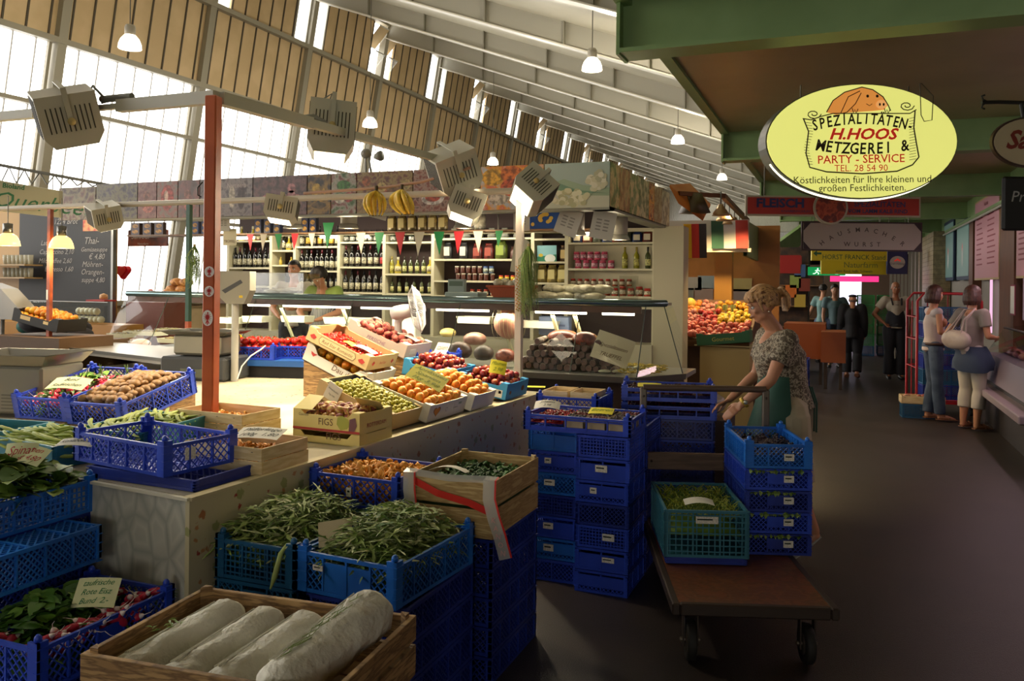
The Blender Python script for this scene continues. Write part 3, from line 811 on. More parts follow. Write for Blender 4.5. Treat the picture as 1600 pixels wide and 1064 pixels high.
for i, (x, r_, z, yl) in enumerate(((-.245, .062, .10, .43), (-.105, .060, .098, .43), (.03, .062, .10, .42), (.135, .045, .085, .36), (.215, .072, .155, .47))):
 o = root('wrapped_salad_roll', TT @ Vector((x, 0, z + .004)), 0, desc[i], 'wrapped salad', rot=(math.radians(8 if i < 4 else 12), 0, wa + math.radians((-14, -12, -13, -8, -14)[i])))
 b = MB(); N = 18; K = 20; vs = []; fs = []
 for s in range(N + 1):
  t = s / N; y = (t - .5) * yl
  rr = r_ * min(1, (math.sin(PI * min(1, max(0, t * 1.0))) * 2.8 + .08)) ** .6
  for k in range(K):
   a = 2 * PI * k / K; q = rr * (1 + .05 * math.sin(5 * a + s * .9 + i) + .03 * math.sin(3 * t * 9 + 2 * a + i * 2) + .022 * math.sin(7 * a - 11 * t * 3 + i) * math.sin(t * 40 + 3 * a) + R.uniform(-.014, .014))
   vs.append((q * math.cos(a), y, q * math.sin(a) * .93))
 for s in range(N):
  for k in range(K): fs.append((s * K + k, (s + 1) * K + k, (s + 1) * K + (k + 1) % K, s * K + (k + 1) % K))
 fs += [tuple(range(K)), tuple(range(N * K, (N + 1) * K))[::-1]]
 b.add(vs, fs, wrap, True); b.build('paper_wrapping', o)
 b = MB()
 for s in range(4):
  a = PI / 2 + .5 - s * .12
  pts = [(r_ * 1.045 * math.cos(a + t * .5), (t - .5) * yl * .7, r_ * .98 * math.sin(a + t * .5)) for t in [q / 6 for q in range(7)]]
  b.tube(pts, .0022, wrap, 4)
 b.build('paper_fold', o)
 if i == 4:
  b = MB()
  for s in range(26):
   y = R.uniform(-.16, .12); x_ = R.uniform(-.02, .0); z_ = r_ * .97
   b.tube([(x_, y, z_), (x_ + .008, y + .02, z_ + .001), (x_ + R.uniform(-.01, .01), y + .045, z_ - .002)], .0011, M('faded_green_print', '93a469', .8), 4)
  b.build('green_print', o)
b = MB()
for s in range(14):
 a = R.uniform(0, 6.3); X = TT @ TR(-.265 + R.uniform(-.03, .03), -.05 + R.uniform(-.02, .05), .172) @ RZ(a)
 b.add([(0, 0, 0), (.012, -.004, .003), (.026, 0, 0), (.012, .004, .003)], [(0, 1, 2, 3)], rk[0], False, X)
tag(b.build('herb_sprig'), 'small green herb sprig lying on the leftmost wrapped roll', 'leaf')
crate((-2.55, 2.17, .38), PI / 2, .58, .42, .15, 'blue', 'plate', 'blue crate of red and white radishes below the marbled front', None, pitch=.024)
stack(-2.57, 2.15, PI / 2, .6, .4, .125, 3, 'deep', 'lattice', 'under the blue crate of radishes', 'blue crates stacked below the marbled front')
rl = [M('radish_leaf_a', '4f7a24', .5), M('radish_leaf_b', '6d9436', .5), M('radish_leaf_c', '38601a', .5)]
b = MB(TR(-2.55, 2.17, 0)); core(b, .37, .53, .40, .46, rl[2])
tag(b.build('radish_bed'), 'dark bed of leaves below the radishes', 'greens', None, 'stuff')
leafpile('radish_leaves', TR(-2.62, 2.17, 0), .26, .42, .47, .10, 190, .024, .10, rl, 'broad green radish leaves bunched in the blue crate', curl=.8)
rd = mk_radish(True)
for (cx, cy, n) in ((-2.60, 1.93, 16), (-2.42, 1.98, 16), (-2.40, 2.12, 15), (-2.39, 2.26, 15), (-2.42, 2.38, 10), (-2.62, 2.41, 8)):
 for i in range(n):
  inst('radish', rd, None, (cx + R.uniform(-.045, .035), cy + R.uniform(-.06, .06), .47 + R.uniform(0, .045)), (R.uniform(-2.6, -1.2), R.uniform(-.8, .8), R.uniform(-1.2, 2.6)), 'red radish with a white tip in the low blue crate', 'radish', 'radishes in the low blue crate', scale=R.uniform(1.15, 1.5))
card((-2.47, 2.22, .575), (math.radians(50), 0, math.radians(24)), .15, .105, cream_card, ['taufrische', 'Rote Eisz', 'Bund  2,-'], 'cream price card in green writing standing in the radishes', inkm=green_ink, bend=.06)
crate((-2.90, 2.14, .735), 0, .42, .60, .14, 'sky', 'lattice', 'light blue crate turned upside down beside the marbled front', None, rot=(PI, 0, PI / 2 * 0), posts=False, pitch=.018)
stack(-2.98, 2.14, 0, .40, .60, .148, 4, 'deep', 'lattice', 'under the upturned light blue crate', 'blue crates stacked left of the radishes')
sp = [M('spinach_a', '5c7a2c', .5), M('spinach_b', '7d9146', .5), M('spinach_c', '3f5e20', .5)]
p_ = ON(-15, 800, .80)
crate((p_.x - .05, p_.y + .1, .74), math.radians(0), .42, .5, .13, 'sky', 'slot', 'light blue crate of leaf greens at the left edge', None)
stack(p_.x - .05, p_.y + .1, 0, .40, .48, .148, 5, 'deep', 'lattice', 'under the leaf greens at the left edge', 'blue crates at the left edge')
leafpile('leaf_greens', TR(p_.x - .03, p_.y + .08, 0), .36, .44, .84, .15, 240, .035, .13, sp, 'broad leaf greens spilling from the crate at the left edge', curl=.8)
card(ON(33, 708, 1.0), (math.radians(62), 0, math.radians(30)), .12, .08, cream_card, ['Spinat'], 'cream card with red writing in the leaf greens', inkm=red_ink, bend=.1)
crate((-2.66, 2.80, CZ), math.radians(-2), .60, .40, .045, 'deep', 'solid', 'flat dark blue tray under the empty crate on the counter corner', None, posts=False, name='plastic_tray', cat='tray')
crate((-2.78, 2.80, .908), math.radians(-9), .61, .37, .125, 'blue', 'lattice', 'empty bright blue lattice crate on the counter corner', None, pitch=.026, sticker=None)
b = MB(TR(-2.78, 2.80, .908) @ RZ(math.radians(-9))); b.box((.2995, -.08, .05), (.302, -.03, .1), stick); tag(b.build('paper_label'), 'square sticker on the side of the empty blue crate', 'label')
bean = mk_bean()
for (x, y, a, lb, gl, n) in ((-3.28, 3.24, 100, 'teal crate of green beans behind the empty blue crate', 'green bean in the teal crate behind the empty crate', 70), (-3.46, 2.86, 172, 'teal crate of green beans at the marbled counter edge', 'green bean in the teal crate at the counter edge', 60)):
 L_, W_ = (.6, .4) if a == 100 else (.56, .36)
 z_ = CZ if a == 172 else CZ + .02
 crate((x, y, z_), math.radians(a), L_, W_, .10, 'teal', 'solid', lb, posts=False, floor='solid')
 heap(bean, TR(x, y, 0) @ RZ(math.radians(a)), L_ - .06, W_ - .05, z_ + .035, .018, 'green_bean', gl, 'bean', gl.replace('green bean', 'green beans'), mound=.035, layers=2, rnd_rot='flat', squeeze=2.5, jit=.8, rz=R.uniform(0, 1), keep=.85, sc=(1.1, 1.4))
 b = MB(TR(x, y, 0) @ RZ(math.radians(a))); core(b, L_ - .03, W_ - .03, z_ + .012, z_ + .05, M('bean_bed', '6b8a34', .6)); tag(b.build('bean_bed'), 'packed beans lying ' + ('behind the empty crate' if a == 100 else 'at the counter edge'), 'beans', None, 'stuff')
card(ON(45, 712, .99), (math.radians(35), math.radians(5), math.radians(8)), .15, .09, cream_card, ['Bohnen', '1 kg 4,80'], 'white price card with red writing on the front beans', inkm=red_ink, bend=.08)
card(ON(120, 692, .99), (math.radians(15), 0, math.radians(20)), .16, .07, paper, ['Keniabohnen'], 'white paper slip lying between the two bean crates', bend=.05)
for (pp, z_, lb) in (((18, 672), .95, 'small teal crate at the left edge'),):
 q = ON(pp[0], pp[1], z_); crate((q.x - .1, q.y, CZ), math.radians(8), .40, .3, .11, 'teal', 'solid', lb, posts=False, floor='solid')
 leafpile('loose_greens', TR(q.x - .1, q.y, 0), .3, .2, .9, .05, 30, .02, .08, sp, 'few green leaves in the small teal crate')
tl12 = math.radians(12)
for (cx, cy, nm, lb, kd) in ((-3.85, 3.72, 'mushroom', 'blue crate of brown mushrooms left of the orange post', 0), (-4.29, 3.74, 'radish', 'blue crate of bunched red radishes left of the mushrooms', 1)):
 e_ = (RZ(math.radians(3)) @ RX(tl12)).to_euler(); T = TR(cx, cy, .945) @ RZ(math.radians(3)) @ RX(tl12)
 crate((cx, cy, .945), 0, .40, .60, .13, 'blue', 'lattice', lb, None, pitch=.024, rot=e_)
 b = MB(TR(cx, cy, CZ) @ RZ(math.radians(3))); b.prism([(-.3, .002), (.3, .002), (.3, .145), (-.3, .018)], -.18, .18, oldwood, 'x'); tag(b.build('wooden_wedge'), 'wooden wedge under the %s crate' % nm, 'stand')
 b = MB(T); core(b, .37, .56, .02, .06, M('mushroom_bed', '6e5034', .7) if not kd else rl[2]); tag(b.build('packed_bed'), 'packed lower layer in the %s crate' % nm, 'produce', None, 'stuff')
 if not kd:
  ms = mk_mushroom(M('brown_cap', 'a07848', .5, col2='84603a', scale=25), M('mushroom_stem', 'd8c7a4', .6))
  heap(ms, T, .36, .55, .035, .027, 'brown_mushroom', 'brown button mushroom heaped in the blue crate', 'mushroom', 'brown mushrooms in the blue crate', mound=.06, layers=2, rnd_rot='up', squeeze=1.75, sc=(1.05, 1.6))
 else:
  leafpile('radish_leaves', T, .28, .46, .06, .09, 80, .024, .09, rl, 'green leaves among the bunched radishes by the mushrooms')
  heap(mk_radish(False), T, .34, .52, .05, .018, 'red_radish', 'round red radish bunched beside the mushroom crate', 'radish', 'red radishes beside the mushrooms', mound=.05, layers=1, squeeze=2.1, sc=(1.5, 2.0), keep=.8)
card(ON(108, 600, 1.10), (math.radians(28), 0, math.radians(10)), .24, .11, cream_card, ['Bund', 'Radieschen'], 'pale price card lying over the bunched radishes', bend=.05)
def veneer_box(loc, rz, L, Wd, H, lb):
 r = root('veneer_box', loc, rz, lb, 'box')
 m_ = MB(); m_.box((-L / 2, -Wd / 2, 0), (L / 2, Wd / 2, .006), veneer); m_.build('base_board', r)
 for sd in (-1, 1):
  for k in range(2):
   z0 = .006 + k * H * .5
   m_ = MB(); m_.box((-L / 2 + .003 * k, sd * (Wd / 2 - .002 * k), z0), (L / 2 - .003 * k, sd * (Wd / 2 - .006 - .002 * k), z0 + H * .5 - .003), veneer, bev=.001)
   for s in range(4): m_.box((-L / 2 + L * (s + .5) / 4 - .003, sd * (Wd / 2 + .0008), z0 + H * .3), (-L / 2 + L * (s + .5) / 4 + .006, sd * (Wd / 2 - .002), z0 + H * .32), M('staple', '55504a', .4, 1))
   m_.build('side_band', r)
   m_ = MB(); m_.box((sd * (L / 2 - .002 * k), -Wd / 2 + .007, z0), (sd * (L / 2 - .007 - .002 * k), Wd / 2 - .007, z0 + H * .5 - .003), veneer, bev=.001); m_.build('end_band', r)
 for sx in (-1, 1):
  for sy in (-1, 1): m_ = MB(); m_.box((sx * (L / 2 - .008), sy * (Wd / 2 - .008), .006), (sx * (L / 2 - .024), sy * (Wd / 2 - .024), H - .005), veneer); m_.build('corner_block', r)
 return r
va = ON(382, 650, 1.0); vb = ON(414, 748, CZ)
veneer_box((va.x - .235, va.y + .16, .885), math.radians(-3), .46, .30, .115, 'pale veneer box of small chanterelles behind the orange post')
b = MB(); b.box((va.x - .45, va.y + .02, CZ - .002), (va.x - .02, va.y + .3, .884), oldwood); tag(b.build('wooden_board'), 'wooden board under the rear veneer box', 'board')
veneer_box((vb.x - .25, vb.y + .19, CZ), math.radians(-2), .44, .32, .115, 'pale veneer box of chanterelles on the flowered counter edge')
for (c_, z_, g_) in (((va.x - .235, va.y + .16), .93, 'rear'), ((vb.x - .25, vb.y + .19), .905, 'front')):
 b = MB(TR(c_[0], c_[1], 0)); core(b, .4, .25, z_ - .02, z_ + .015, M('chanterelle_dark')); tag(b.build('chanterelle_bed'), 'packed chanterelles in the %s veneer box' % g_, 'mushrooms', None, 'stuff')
 heap(ch, TR(c_[0], c_[1], 0), .39, .24, z_ - .005, .016, 'small_chanterelle', 'small chanterelle in the %s veneer box' % g_, 'mushroom', 'chanterelles in the %s veneer box' % g_, layers=1, mound=.02, squeeze=1.9, sc=(.55, .8))
card((vb.x - .22, vb.y + .24, .995), (math.radians(14), 0, math.radians(12)), .22, .12, paper, ['Pfifferlinge', '100g  1,80'], 'white paper lying over the front veneer box', inkm=ink, bend=.03)
leafpile('cress_tuft', TR(-2.75, 4.25, 0), .16, .12, CZ, .05, 120, .004, .07, rk[:3], 'small tuft of fine greens on the white table top')
wcard = M('white_cardboard', 'd8d3c4', .6); kcard = M('kraft_cardboard', 'c9a870', .65); bcard = M('blue_cardboard', '2f86b8', .5)
ycard = M('yellow_cardboard', 'd6c478', .55); tomc = M('cream_cardboard', 'c8ad78', .6); purple = M('purple_lining', '6a6a8c', .6)
def kplace(K, rz, tilt, L, Wd):
 Rm = (RZ(rz) @ RY(tilt)).to_3x3()
 return Vector(K) - Rm @ Vector((L / 2, -Wd / 2, 0)), (RZ(rz) @ RY(tilt)).to_euler(), TR(*(Vector(K) - Rm @ Vector((L / 2, -Wd / 2, 0)))) @ RZ(rz) @ RY(tilt)
def tbox(K, rz, tilt, L, Wd, H, mat, lb, inner=None, texts=(), cut=.6, fill=None, tabs=True):
 rz = math.radians(rz); tilt = math.radians(tilt)
 loc, e, T = kplace(K, rz, tilt, L, Wd)
 carton(loc, 0, L, Wd, H, mat, lb, texts=texts, rot=e, cut=cut, tabs=tabs)
 if inner:
  b = MB(T); b.box((-L / 2 + .006, Wd / 2 - .008, .006), (L / 2 - .006, Wd / 2 - .006, H - .004), inner); b.box((-L / 2 + .006, -Wd / 2 + .006, .006), (-L / 2 + .008, Wd / 2 - .006, H - .004), inner)
  tag(b.build('paper_lining'), 'coloured paper lining inside the ' + lb, 'paper lining')
 return T
def wedge(K, rz, tilt, L, Wd, lb):
 t = math.radians(tilt); b = MB(TR(*K) @ RZ(math.radians(rz)))
 if K[2] - CZ > .02:
  b.prism([(0, -K[2] + CZ + .004), (0, -.006), (-L * math.cos(t), L * math.sin(t) - .006), (-L * math.cos(t), -K[2] + CZ + .004)], .02, Wd - .02, oldwood, 'y')
 else: b.prism([(-.05, .004), (-L * math.cos(t), L * math.sin(t) - .008), (-L * math.cos(t), .004)], .02, Wd - .02, oldwood, 'y')
 tag(b.build('wooden_wedge'), lb, 'stand')
heart = [(.0 + .016 * 1.5 * math.sin(t) ** 3 * 1.15, .0015 * 1.3 * (13 * math.cos(t) - 5 * math.cos(2 * t) - 2 * math.cos(3 * t) - math.cos(4 * t))) for t in [2 * PI * k / 30 for k in range(30)]]
heart = [(x * 1.6, z * 1.1) for x, z in heart]
org = M('print_orange', 'd98a1c', .5); brn = M('print_brown', '5a3418', .6); grnp = M('print_green', '3c8a4a', .6); redp = M('print_red', 'a82a24', .6); figg = M('print_fig_green', 'a0a23c', .6); figp = M('print_fig_purple', '6e4248', .6)
ell = lambda rx, rz: [(rx * math.cos(2 * PI * k / 20), rz * math.sin(2 * PI * k / 20)) for k in range(20)]
figtx = (('front', 'rect', (.42, .012), redp, -.21, .003, {}), ('front', 'FIGS', .05, brn, .0, .035, {}), ('front', 'poly', [(-.01, -.03), (.03, -.02), (.05, .0), (.035, .03), (.0, .045), (-.03, .035), (-.035, 0)], figg, .105, .045, {}), ('front', 'poly', [(-.02, -.03), (.015, -.03), (.03, .0), (.02, .04), (-.015, .03)], figp, .165, .045, {}), ('front', 'Gaensel', .02, brn, -.14, .075, {}), ('right', 'ROTTERDAM', .03, redp, .0, .03, {}))
fk = (-2.26, 3.62, .922)
T = tbox((fk[0], fk[1], CZ), -3, 0, .42, .30, .06, ycard, 'lower yellow fig carton hidden under the open one', texts=(('front', 'FIGS', .05, brn, .05, .025, {}),))
T = tbox(fk, -3, 0, .42, .30, .105, ycard, 'yellow carton printed FIGS holding ripe figs', texts=figtx, cut=.8)
figm = M('fig_skin', 'c8a850', .5, col2=['a85038', 'd0b45a', '8a3a34'], scale=14)
def mk_fig():
 b = MB(); b.lathe([(0, -.024), (.014, -.022), (.023, -.012), (.025, 0), (.019, .013), (.009, .024), (.004, .034), (0, .037)], figm, n=12); o = b.build('t'); me = o.data; bpy.data.objects.remove(o); return me
heap(mk_fig(), T, .39, .27, .008, .023, 'ripe_fig', 'ripe fig lying in the yellow FIGS carton', 'fig', 'figs in the yellow carton', layers=3, rnd_rot='full', squeeze=1.9)
b = MB(T); b.box((-.10, .02, .078), (-.02, .08, .098), paper); b.box((-.10, .018, .078), (-.02, .02, .088), redp); tag(b.build('paper_bag'), 'small white and red packet among the figs', 'packet')
b = MB(T); b.box((-.21, -.15, .106), (-.07, -.145, .109), ycard, TR(0, 0, 0)); b.add([(-.21, -.15, .106), (-.09, -.15, .106), (-.11, -.02, .16), (-.21, -.02, .165)], [(0, 1, 2, 3)], ycard)
b.add([(-.21, -.15, .108), (-.09, -.15, .108), (-.11, -.02, .162), (-.21, -.02, .167)], [(3, 2, 1, 0)], ycard); tag(b.build('carton_flap'), 'raised left flap of the yellow fig carton', 'flap')
b = MB(T @ TR(.14, .05, .12) @ RX(-.5) @ RZ(.3)); b.box((-.07, -.09, 0), (.07, .09, .004), ycard); b.add([(-.03 + p[0] * .7, -.02 + p[1] * .7, .0055) for p in ell(.03, .045)], [tuple(range(20))], figg); b.text('FICA', .022, brn, 0, 0, 0, T=TR(.03, .03, .006) @ RX(-PI / 2)); tag(b.build('carton_flap'), 'open printed flap standing at the right of the fig carton', 'flap')
gk = (-2.34, 4.0, CZ + .01)
wedge(gk, 0, 20, .5, .4, 'wooden wedge under the greengage box')
T = tbox(gk, -2, 20, .50, .40, .10, tomc, 'cream carton of green gages with a purple-grey lining', inner=purple, cut=.95)
gg = mk_round(.0165, .95, M('greengage_skin', 'aca83a', .4, col2='c6bc4c', scale=8), 'stub', dent=.05, n=10)
heap(gg, T, .47, .37, .03, .0165, 'greengage', 'yellow-green gage in the purple-lined carton', 'greengage', 'greengages in the purple-lined carton', layers=2, mound=.035, squeeze=2.15)
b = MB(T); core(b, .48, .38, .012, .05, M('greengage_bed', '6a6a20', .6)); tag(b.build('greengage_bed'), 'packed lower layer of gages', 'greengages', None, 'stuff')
b = MB(T @ TR(-.14, -.206, .03) @ RZ(0)); b.box((-.05, -.003, -.01), (.05, 0, .09), paper, RY(.15)); b.text('Reineclauden', .014, ink, 0, .05, -.0045, T=RY(.15)); b.text('1kg 4.80', .014, ink, 0, .02, -.0045, T=RY(.15)); tag(b.build('price_slip'), 'white printed slip on the side of the greengage carton', 'price card')
ak = (-2.27, 4.36, CZ + .01)
for (k_, w_, lb, tx) in ((ak, .50, 'white apricot carton with an orange heart on its low side', (('right', 'poly', heart, brn, -.15, .06, {}), ('right', 'poly', [(x * .85, z * .85) for x, z in heart], org, -.15, .06, {}), ('right', 'disc', (.014, .014), M('print_grey', '9a958a', .6), -.02, .055, {}), ('right', 'disc', (.011, .011), wcard, -.02, .055, {}), ('right', 'rect', (.10, .055), paper, .08, .025, {}), ('right', 'rect', (.045, .014), grnp, .135, .066, {}), ('right', 'Aprikosen', .014, ink, .10, .05, {}))), ((-2.22, 4.88, CZ + .01), .34, 'second apricot carton nearer the blue plum boxes', ())):
 wedge(k_, 0, 17, .42, w_, 'wooden wedge under the %s' % ('first apricot carton' if w_ > .4 else 'second apricot carton'))
 T = tbox(k_, -1, 17, .42, w_, .105, wcard, lb, texts=tx, cut=.98)
 apm = M('apricot_skin', 'f2a030', .45, col2=['e88424', 'f8b23a'], scale=16, sub=.1)
 ap = mk_round(.026, .93, apm, None, dent=.12, n=12)
 heap(ap, T, .40, w_ - .02, .02, .026, 'apricot', 'orange apricot heaped in the ' + ('heart-printed carton' if w_ > .4 else 'carton beside the plums'), 'apricot', 'apricots in the ' + ('heart-printed carton' if w_ > .4 else 'carton beside the plums'), layers=2, mound=.06, squeeze=1.95, sc=(.95, 1.15))
card(ON(668, 590, 1.2), (math.radians(18), math.radians(24), math.radians(15)), .20, .17, yellow_card, ['Aprikosen', 'Spanien', '1kg 3.98'], 'large yellow price card lying on the apricots', bend=.03, inkm=M('pale_green_ink', '8a9a2a', .7))
pm_ = M('plum_skin', '7a1622', .22, col2=['8f2418', '5a1020', 'a8502a'], scale=11)
plum = mk_round(.027, .97, pm_, 'stub', dent=.08, n=12)
pk = (-2.20, 5.42, CZ + .01)
for (k_, lb, g_, rz_a) in ((pk, 'blue plum carton at the counter edge by the white post', 'right', 0), ((-2.60, 5.34, CZ + .10), 'blue plum carton left of the one at the counter edge', 'left', 0)):
 wedge(k_, 0, 10, .38, .42, 'wooden wedge under the %s plum carton' % g_)
 T = tbox(k_, 0, 10, .39, .42, .115, bcard, lb, texts=(('front', 'poly', [(-.04, .03), (0, .045), (.035, .03), (.02, .015), (-.02, .012)], M('print_white', 'd8dcd8', .5), 0, .02, {}), ('front', 'rect', (.085, .055), paper, .08, .012, {}), ('front', 'rect', (.02, .02), brn, .135, .04, {}), ('front', 'poly', ell(.014, .02), brn, -.12, .045, {}), ('right', 'poly', ell(.03, .02), brn, .1, .06, {}), ('right', 'poly', ell(.02, .014), brn, -.14, .05, {})), cut=.8)
 heap(plum, T, .36, .39, .008, .027, 'red_plum', 'dark red plum heaped in the %s blue carton' % g_, 'plum', 'plums in the %s blue carton' % g_, layers=3, mound=.04, squeeze=1.95)
card(ON(778, 574, 1.13), (math.radians(58), math.radians(10), math.radians(20)), .11, .10, yellow_card, ['Pflaumen', '2.98'], 'yellow price card standing in the plums', bend=.08, inkm=M('pale_green_ink'))
b = MB(T); crate((-2.95, 5.85, .98), .1, .3, .3, .16, 'blue', 'lattice', 'blue lattice crate behind the plum cartons');
b = MB(); b.box((-3.1, 5.7, CZ), (-2.8, 6.0, .978), oldwood); tag(b.build('wooden_block'), 'wooden block under the crate behind the plums', 'stand')
card(ON(838, 604, .9), (0, 0, .3), .14, .10, yellow_card, [], 'yellow card lying flat at the far counter corner', bend=0)
dk = (-3.12, 5.02, .93)
wedge(dk, 0, 22, .54, .40, 'wooden wedge under the white citrus carton')
T = tbox(dk, 0, 22, .54, .40, .13, wcard, 'white citrus carton under the cherry tomato tray', texts=(('front', 'Dau di', .06, brn, .06, .035, {'shear': .2}), ('front', 'poly', [(-.02, 0), (0, -.012), (.012, 0), (.03, .016), (.004, .012), (-.03, .02)], redp, -.19, .07, {})), cut=.62)
cit = mk_round(.032, .97, M('orange_peel', 'd07818', .45, col2='b88a1c', scale=10, bump=.1, bscale=300), None, dent=.05)
heap(cit, T, .50, .36, .008, .032, 'mandarin', 'mandarin lying in the white carton under the tomato tray', 'mandarin', 'mandarins in the white carton', layers=2, squeeze=2.0)
rk_ = (-3.08, 5.0, 1.075)
T = tbox(rk_, 0, 22, .54, .40, .105, tomc, 'brown tomato tray lettered Red Star Romantic', texts=(('front', 'poly', [(-.15, -.028), (.15, -.028), (.165, 0), (.15, .028), (-.15, .028), (-.165, 0)], brn, 0, .05, {}), ('front', 'poly', [(-.147, -.025), (.147, -.025), (.161, 0), (.147, .025), (-.147, .025), (-.161, 0)], M('print_cream', 'd9c08c', .6), 0, .0505, {}), ('front', 'Red Star Romantic', .036, brn, .0, .038, {'shear': .25}), ('front', 'poly', [(-.03, 0), (0, .02), (.03, .004), (.012, -.018), (-.015, -.014)], redp, -.215, .05, {}), ('front', 'poly', [(-.03, 0), (0, .02), (.03, .004), (.012, -.018), (-.015, -.014)], redp, .215, .05, {}), ('right', 'Red Star', .026, redp, 0, .04, {'shear': .25}), ('right', 'poly', [(-.02, 0), (0, .02), (.02, .004), (.0, -.018)], redp, .13, .05, {}), ('right', 'poly', [(-.02, 0), (0, .02), (.02, .004), (.0, -.018)], redp, -.13, .05, {})), cut=.85)
ct = mk_round(.0155, .95, tomato_red, None, dent=.06, n=10)
heap(ct, T, .50, .36, .008, .0155, 'cherry_tomato', 'small red cherry tomato in the Romantic tray', 'cherry tomato', 'cherry tomatoes in the printed tray', layers=2, mound=.01, squeeze=2.15, keep=.75)
b = MB(T)
for i in range(14): x = R.uniform(-.2, .2); y = R.uniform(-.14, .14); b.tube([(x, y, .05), (x + .03, y + .01, .06), (x + .07, y - .01, .052)], .002, stemg, 5)
tag(b.build('tomato_vines'), 'green vine stems among the cherry tomatoes', 'vine stems')
card(T @ Vector((.12, -.02, .085)), (0, math.radians(22), .1), .16, .10, paper, ['Cherry', '2.50'], 'white price card lying on the cherry tomatoes', bend=.05)
card(T @ Vector((.0, -.05, .08)), (0, math.radians(22), -.2), .09, .06, yellow_card, [], 'small yellow card on the cherry tomatoes', bend=.05)
qk = (-3.06, 5.50, 1.12)
wedge(qk, 0, 20, .54, .40, 'wooden wedge under the flat peach tray')
T = tbox(qk, 0, 20, .54, .40, .11, M('lilac_print_card', 'cdbdb0', .6), 'pale printed peach tray behind the cherry tomatoes', texts=(('front', 'PERSICHE', .04, M('print_lilac', '9a6a8a', .6), 0, .03, {'shear': .2}), ('right', 'rect', (.1, .04), paper, -.14, .03, {})), cut=.8)
pe = mk_round(.032, .75, M('flat_peach_skin', 'b04a48', .55, col2=['cf8a6a', '9a2c38'], scale=10), None, dent=.25)
heap(pe, T, .50, .36, .01, .032, 'flat_peach', 'flat red and white peach in the printed tray', 'peach', 'flat peaches in the printed tray', layers=2, mound=.02, squeeze=2.0, rnd_rot='up')
card(T @ Vector((.15, .0, .12)), (0, math.radians(20), .1), .18, .10, paper, ['Plattpfirsich', '3.50'], 'white price card lying on the flat peaches', bend=.05, inkm=red_ink)
card(ON(690, 545, 1.2), (math.radians(60), 0, -.5), .16, .10, paper, ['Italien'], 'white card standing behind the flat peach tray', bend=.02)
b = MB(TR(*ON(468, 570, .95))); b.ell((0, 0, -.03), (.06, .045, .045), M('melon_skin', 'c8a83c', .5, col2='d8bc58', scale=12), 14); tag(b.build('yellow_melon'), 'small yellow melon half hidden left of the citrus carton', 'melon')
b = MB(); q0 = AT(335, 570, 7.15); q1 = AT(520, 570, 7.35)
tc_ = Vector(((q0.x + q1.x) / 2, (q0.y + q1.y) / 2 + .2, 0)); L2 = (q1 - q0).length
sh = root('blue_shelf', (tc_.x, tc_.y, CZ), math.radians(14), 'blue covered shelf carrying the tomato crates', 'shelf')
b = MB(); b.box((-L2 / 2, -.3, .10), (L2 / 2, .3, .15), M('blue_cover', '1b4f96', .5)); b.build('board', sh)
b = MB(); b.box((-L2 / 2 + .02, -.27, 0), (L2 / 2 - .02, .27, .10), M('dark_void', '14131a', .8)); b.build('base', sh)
tom = mk_round(.034, .86, tomato_red, 'calyx', dent=.12, n=14)
for i, (px, dd, lb) in enumerate(((390, 7.28, 'blue crate of vine tomatoes just right of the orange post'), (470, 7.4, 'blue crate of vine tomatoes next to the printed cartons'))):
 p = AT(px, 560, dd); zc = CZ + .152
 crate((p.x, p.y + .12, zc), math.radians(14), .47, .40, .11, 'blue', 'lattice', lb, pitch=.022)
 T = TR(p.x, p.y + .12, 0) @ RZ(math.radians(14))
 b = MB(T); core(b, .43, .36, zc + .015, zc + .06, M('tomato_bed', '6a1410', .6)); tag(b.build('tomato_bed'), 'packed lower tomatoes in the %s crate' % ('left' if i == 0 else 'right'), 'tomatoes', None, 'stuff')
 heap(tom, T, .43, .36, zc + .045, .034, 'vine_tomato', 'ripe red tomato in the %s blue crate' % ('left' if i == 0 else 'right'), 'tomato', 'tomatoes in the %s crate' % ('left' if i == 0 else 'right'), layers=2, mound=.035, rnd_rot='up', squeeze=1.95)
 b = MB(T)
 for k in range(9): x = R.uniform(-.18, .1); y = R.uniform(-.14, .14); b.tube([(x, y, zc + .15), (x + .05, y + .01, zc + .17), (x + .12, y - .01, zc + .155)], .003, stemg, 5)
 tag(b.build('tomato_vines'), 'green vine stems over the %s crate of tomatoes' % ('left' if i == 0 else 'right'), 'vine stems')
p = AT(372, 527, 7.5); b = MB(TR(p.x, p.y, p.z)); b.ell((0, 0, 0), (.04, .035, .03), M('yellow_pepper', 'e0b818', .25), 12); b.tube([(0, 0, .025), (.003, 0, .045)], .005, stemg, 6); tag(b.build('yellow_pepper'), 'yellow pepper lying behind the left tomatoes', 'pepper')
b = MB(); b.tube([AT(371, 592, 6.7), AT(378, 572, 6.75), AT(392, 556, 6.8), AT(408, 546, 6.86), AT(415, 540, 6.9)], .006, M('white_cable', 'cfccc0', .4), 6); tag(b.build('white_cable'), 'white cable hanging in front of the tomato crate', 'cable')
terra = M('orange_paint', 'c05a2c', .45, col2='aa4a22', scale=4, bump=.1, bscale=30)
stw = M('white_sticker', 'e6e4e0', .4); str_ = M('sticker_red', 'b81e22', .4)
pp = ON(328, 680, CZ)
r = root('orange_post', (pp.x, pp.y, CZ), math.radians(10), 'square orange painted wooden post with three round eagle stickers', 'post')
b = MB(); b.box((-.034, -.034, 0), (.034, .034, 1.83), terra, bev=.006); b.build('post_shaft', r)
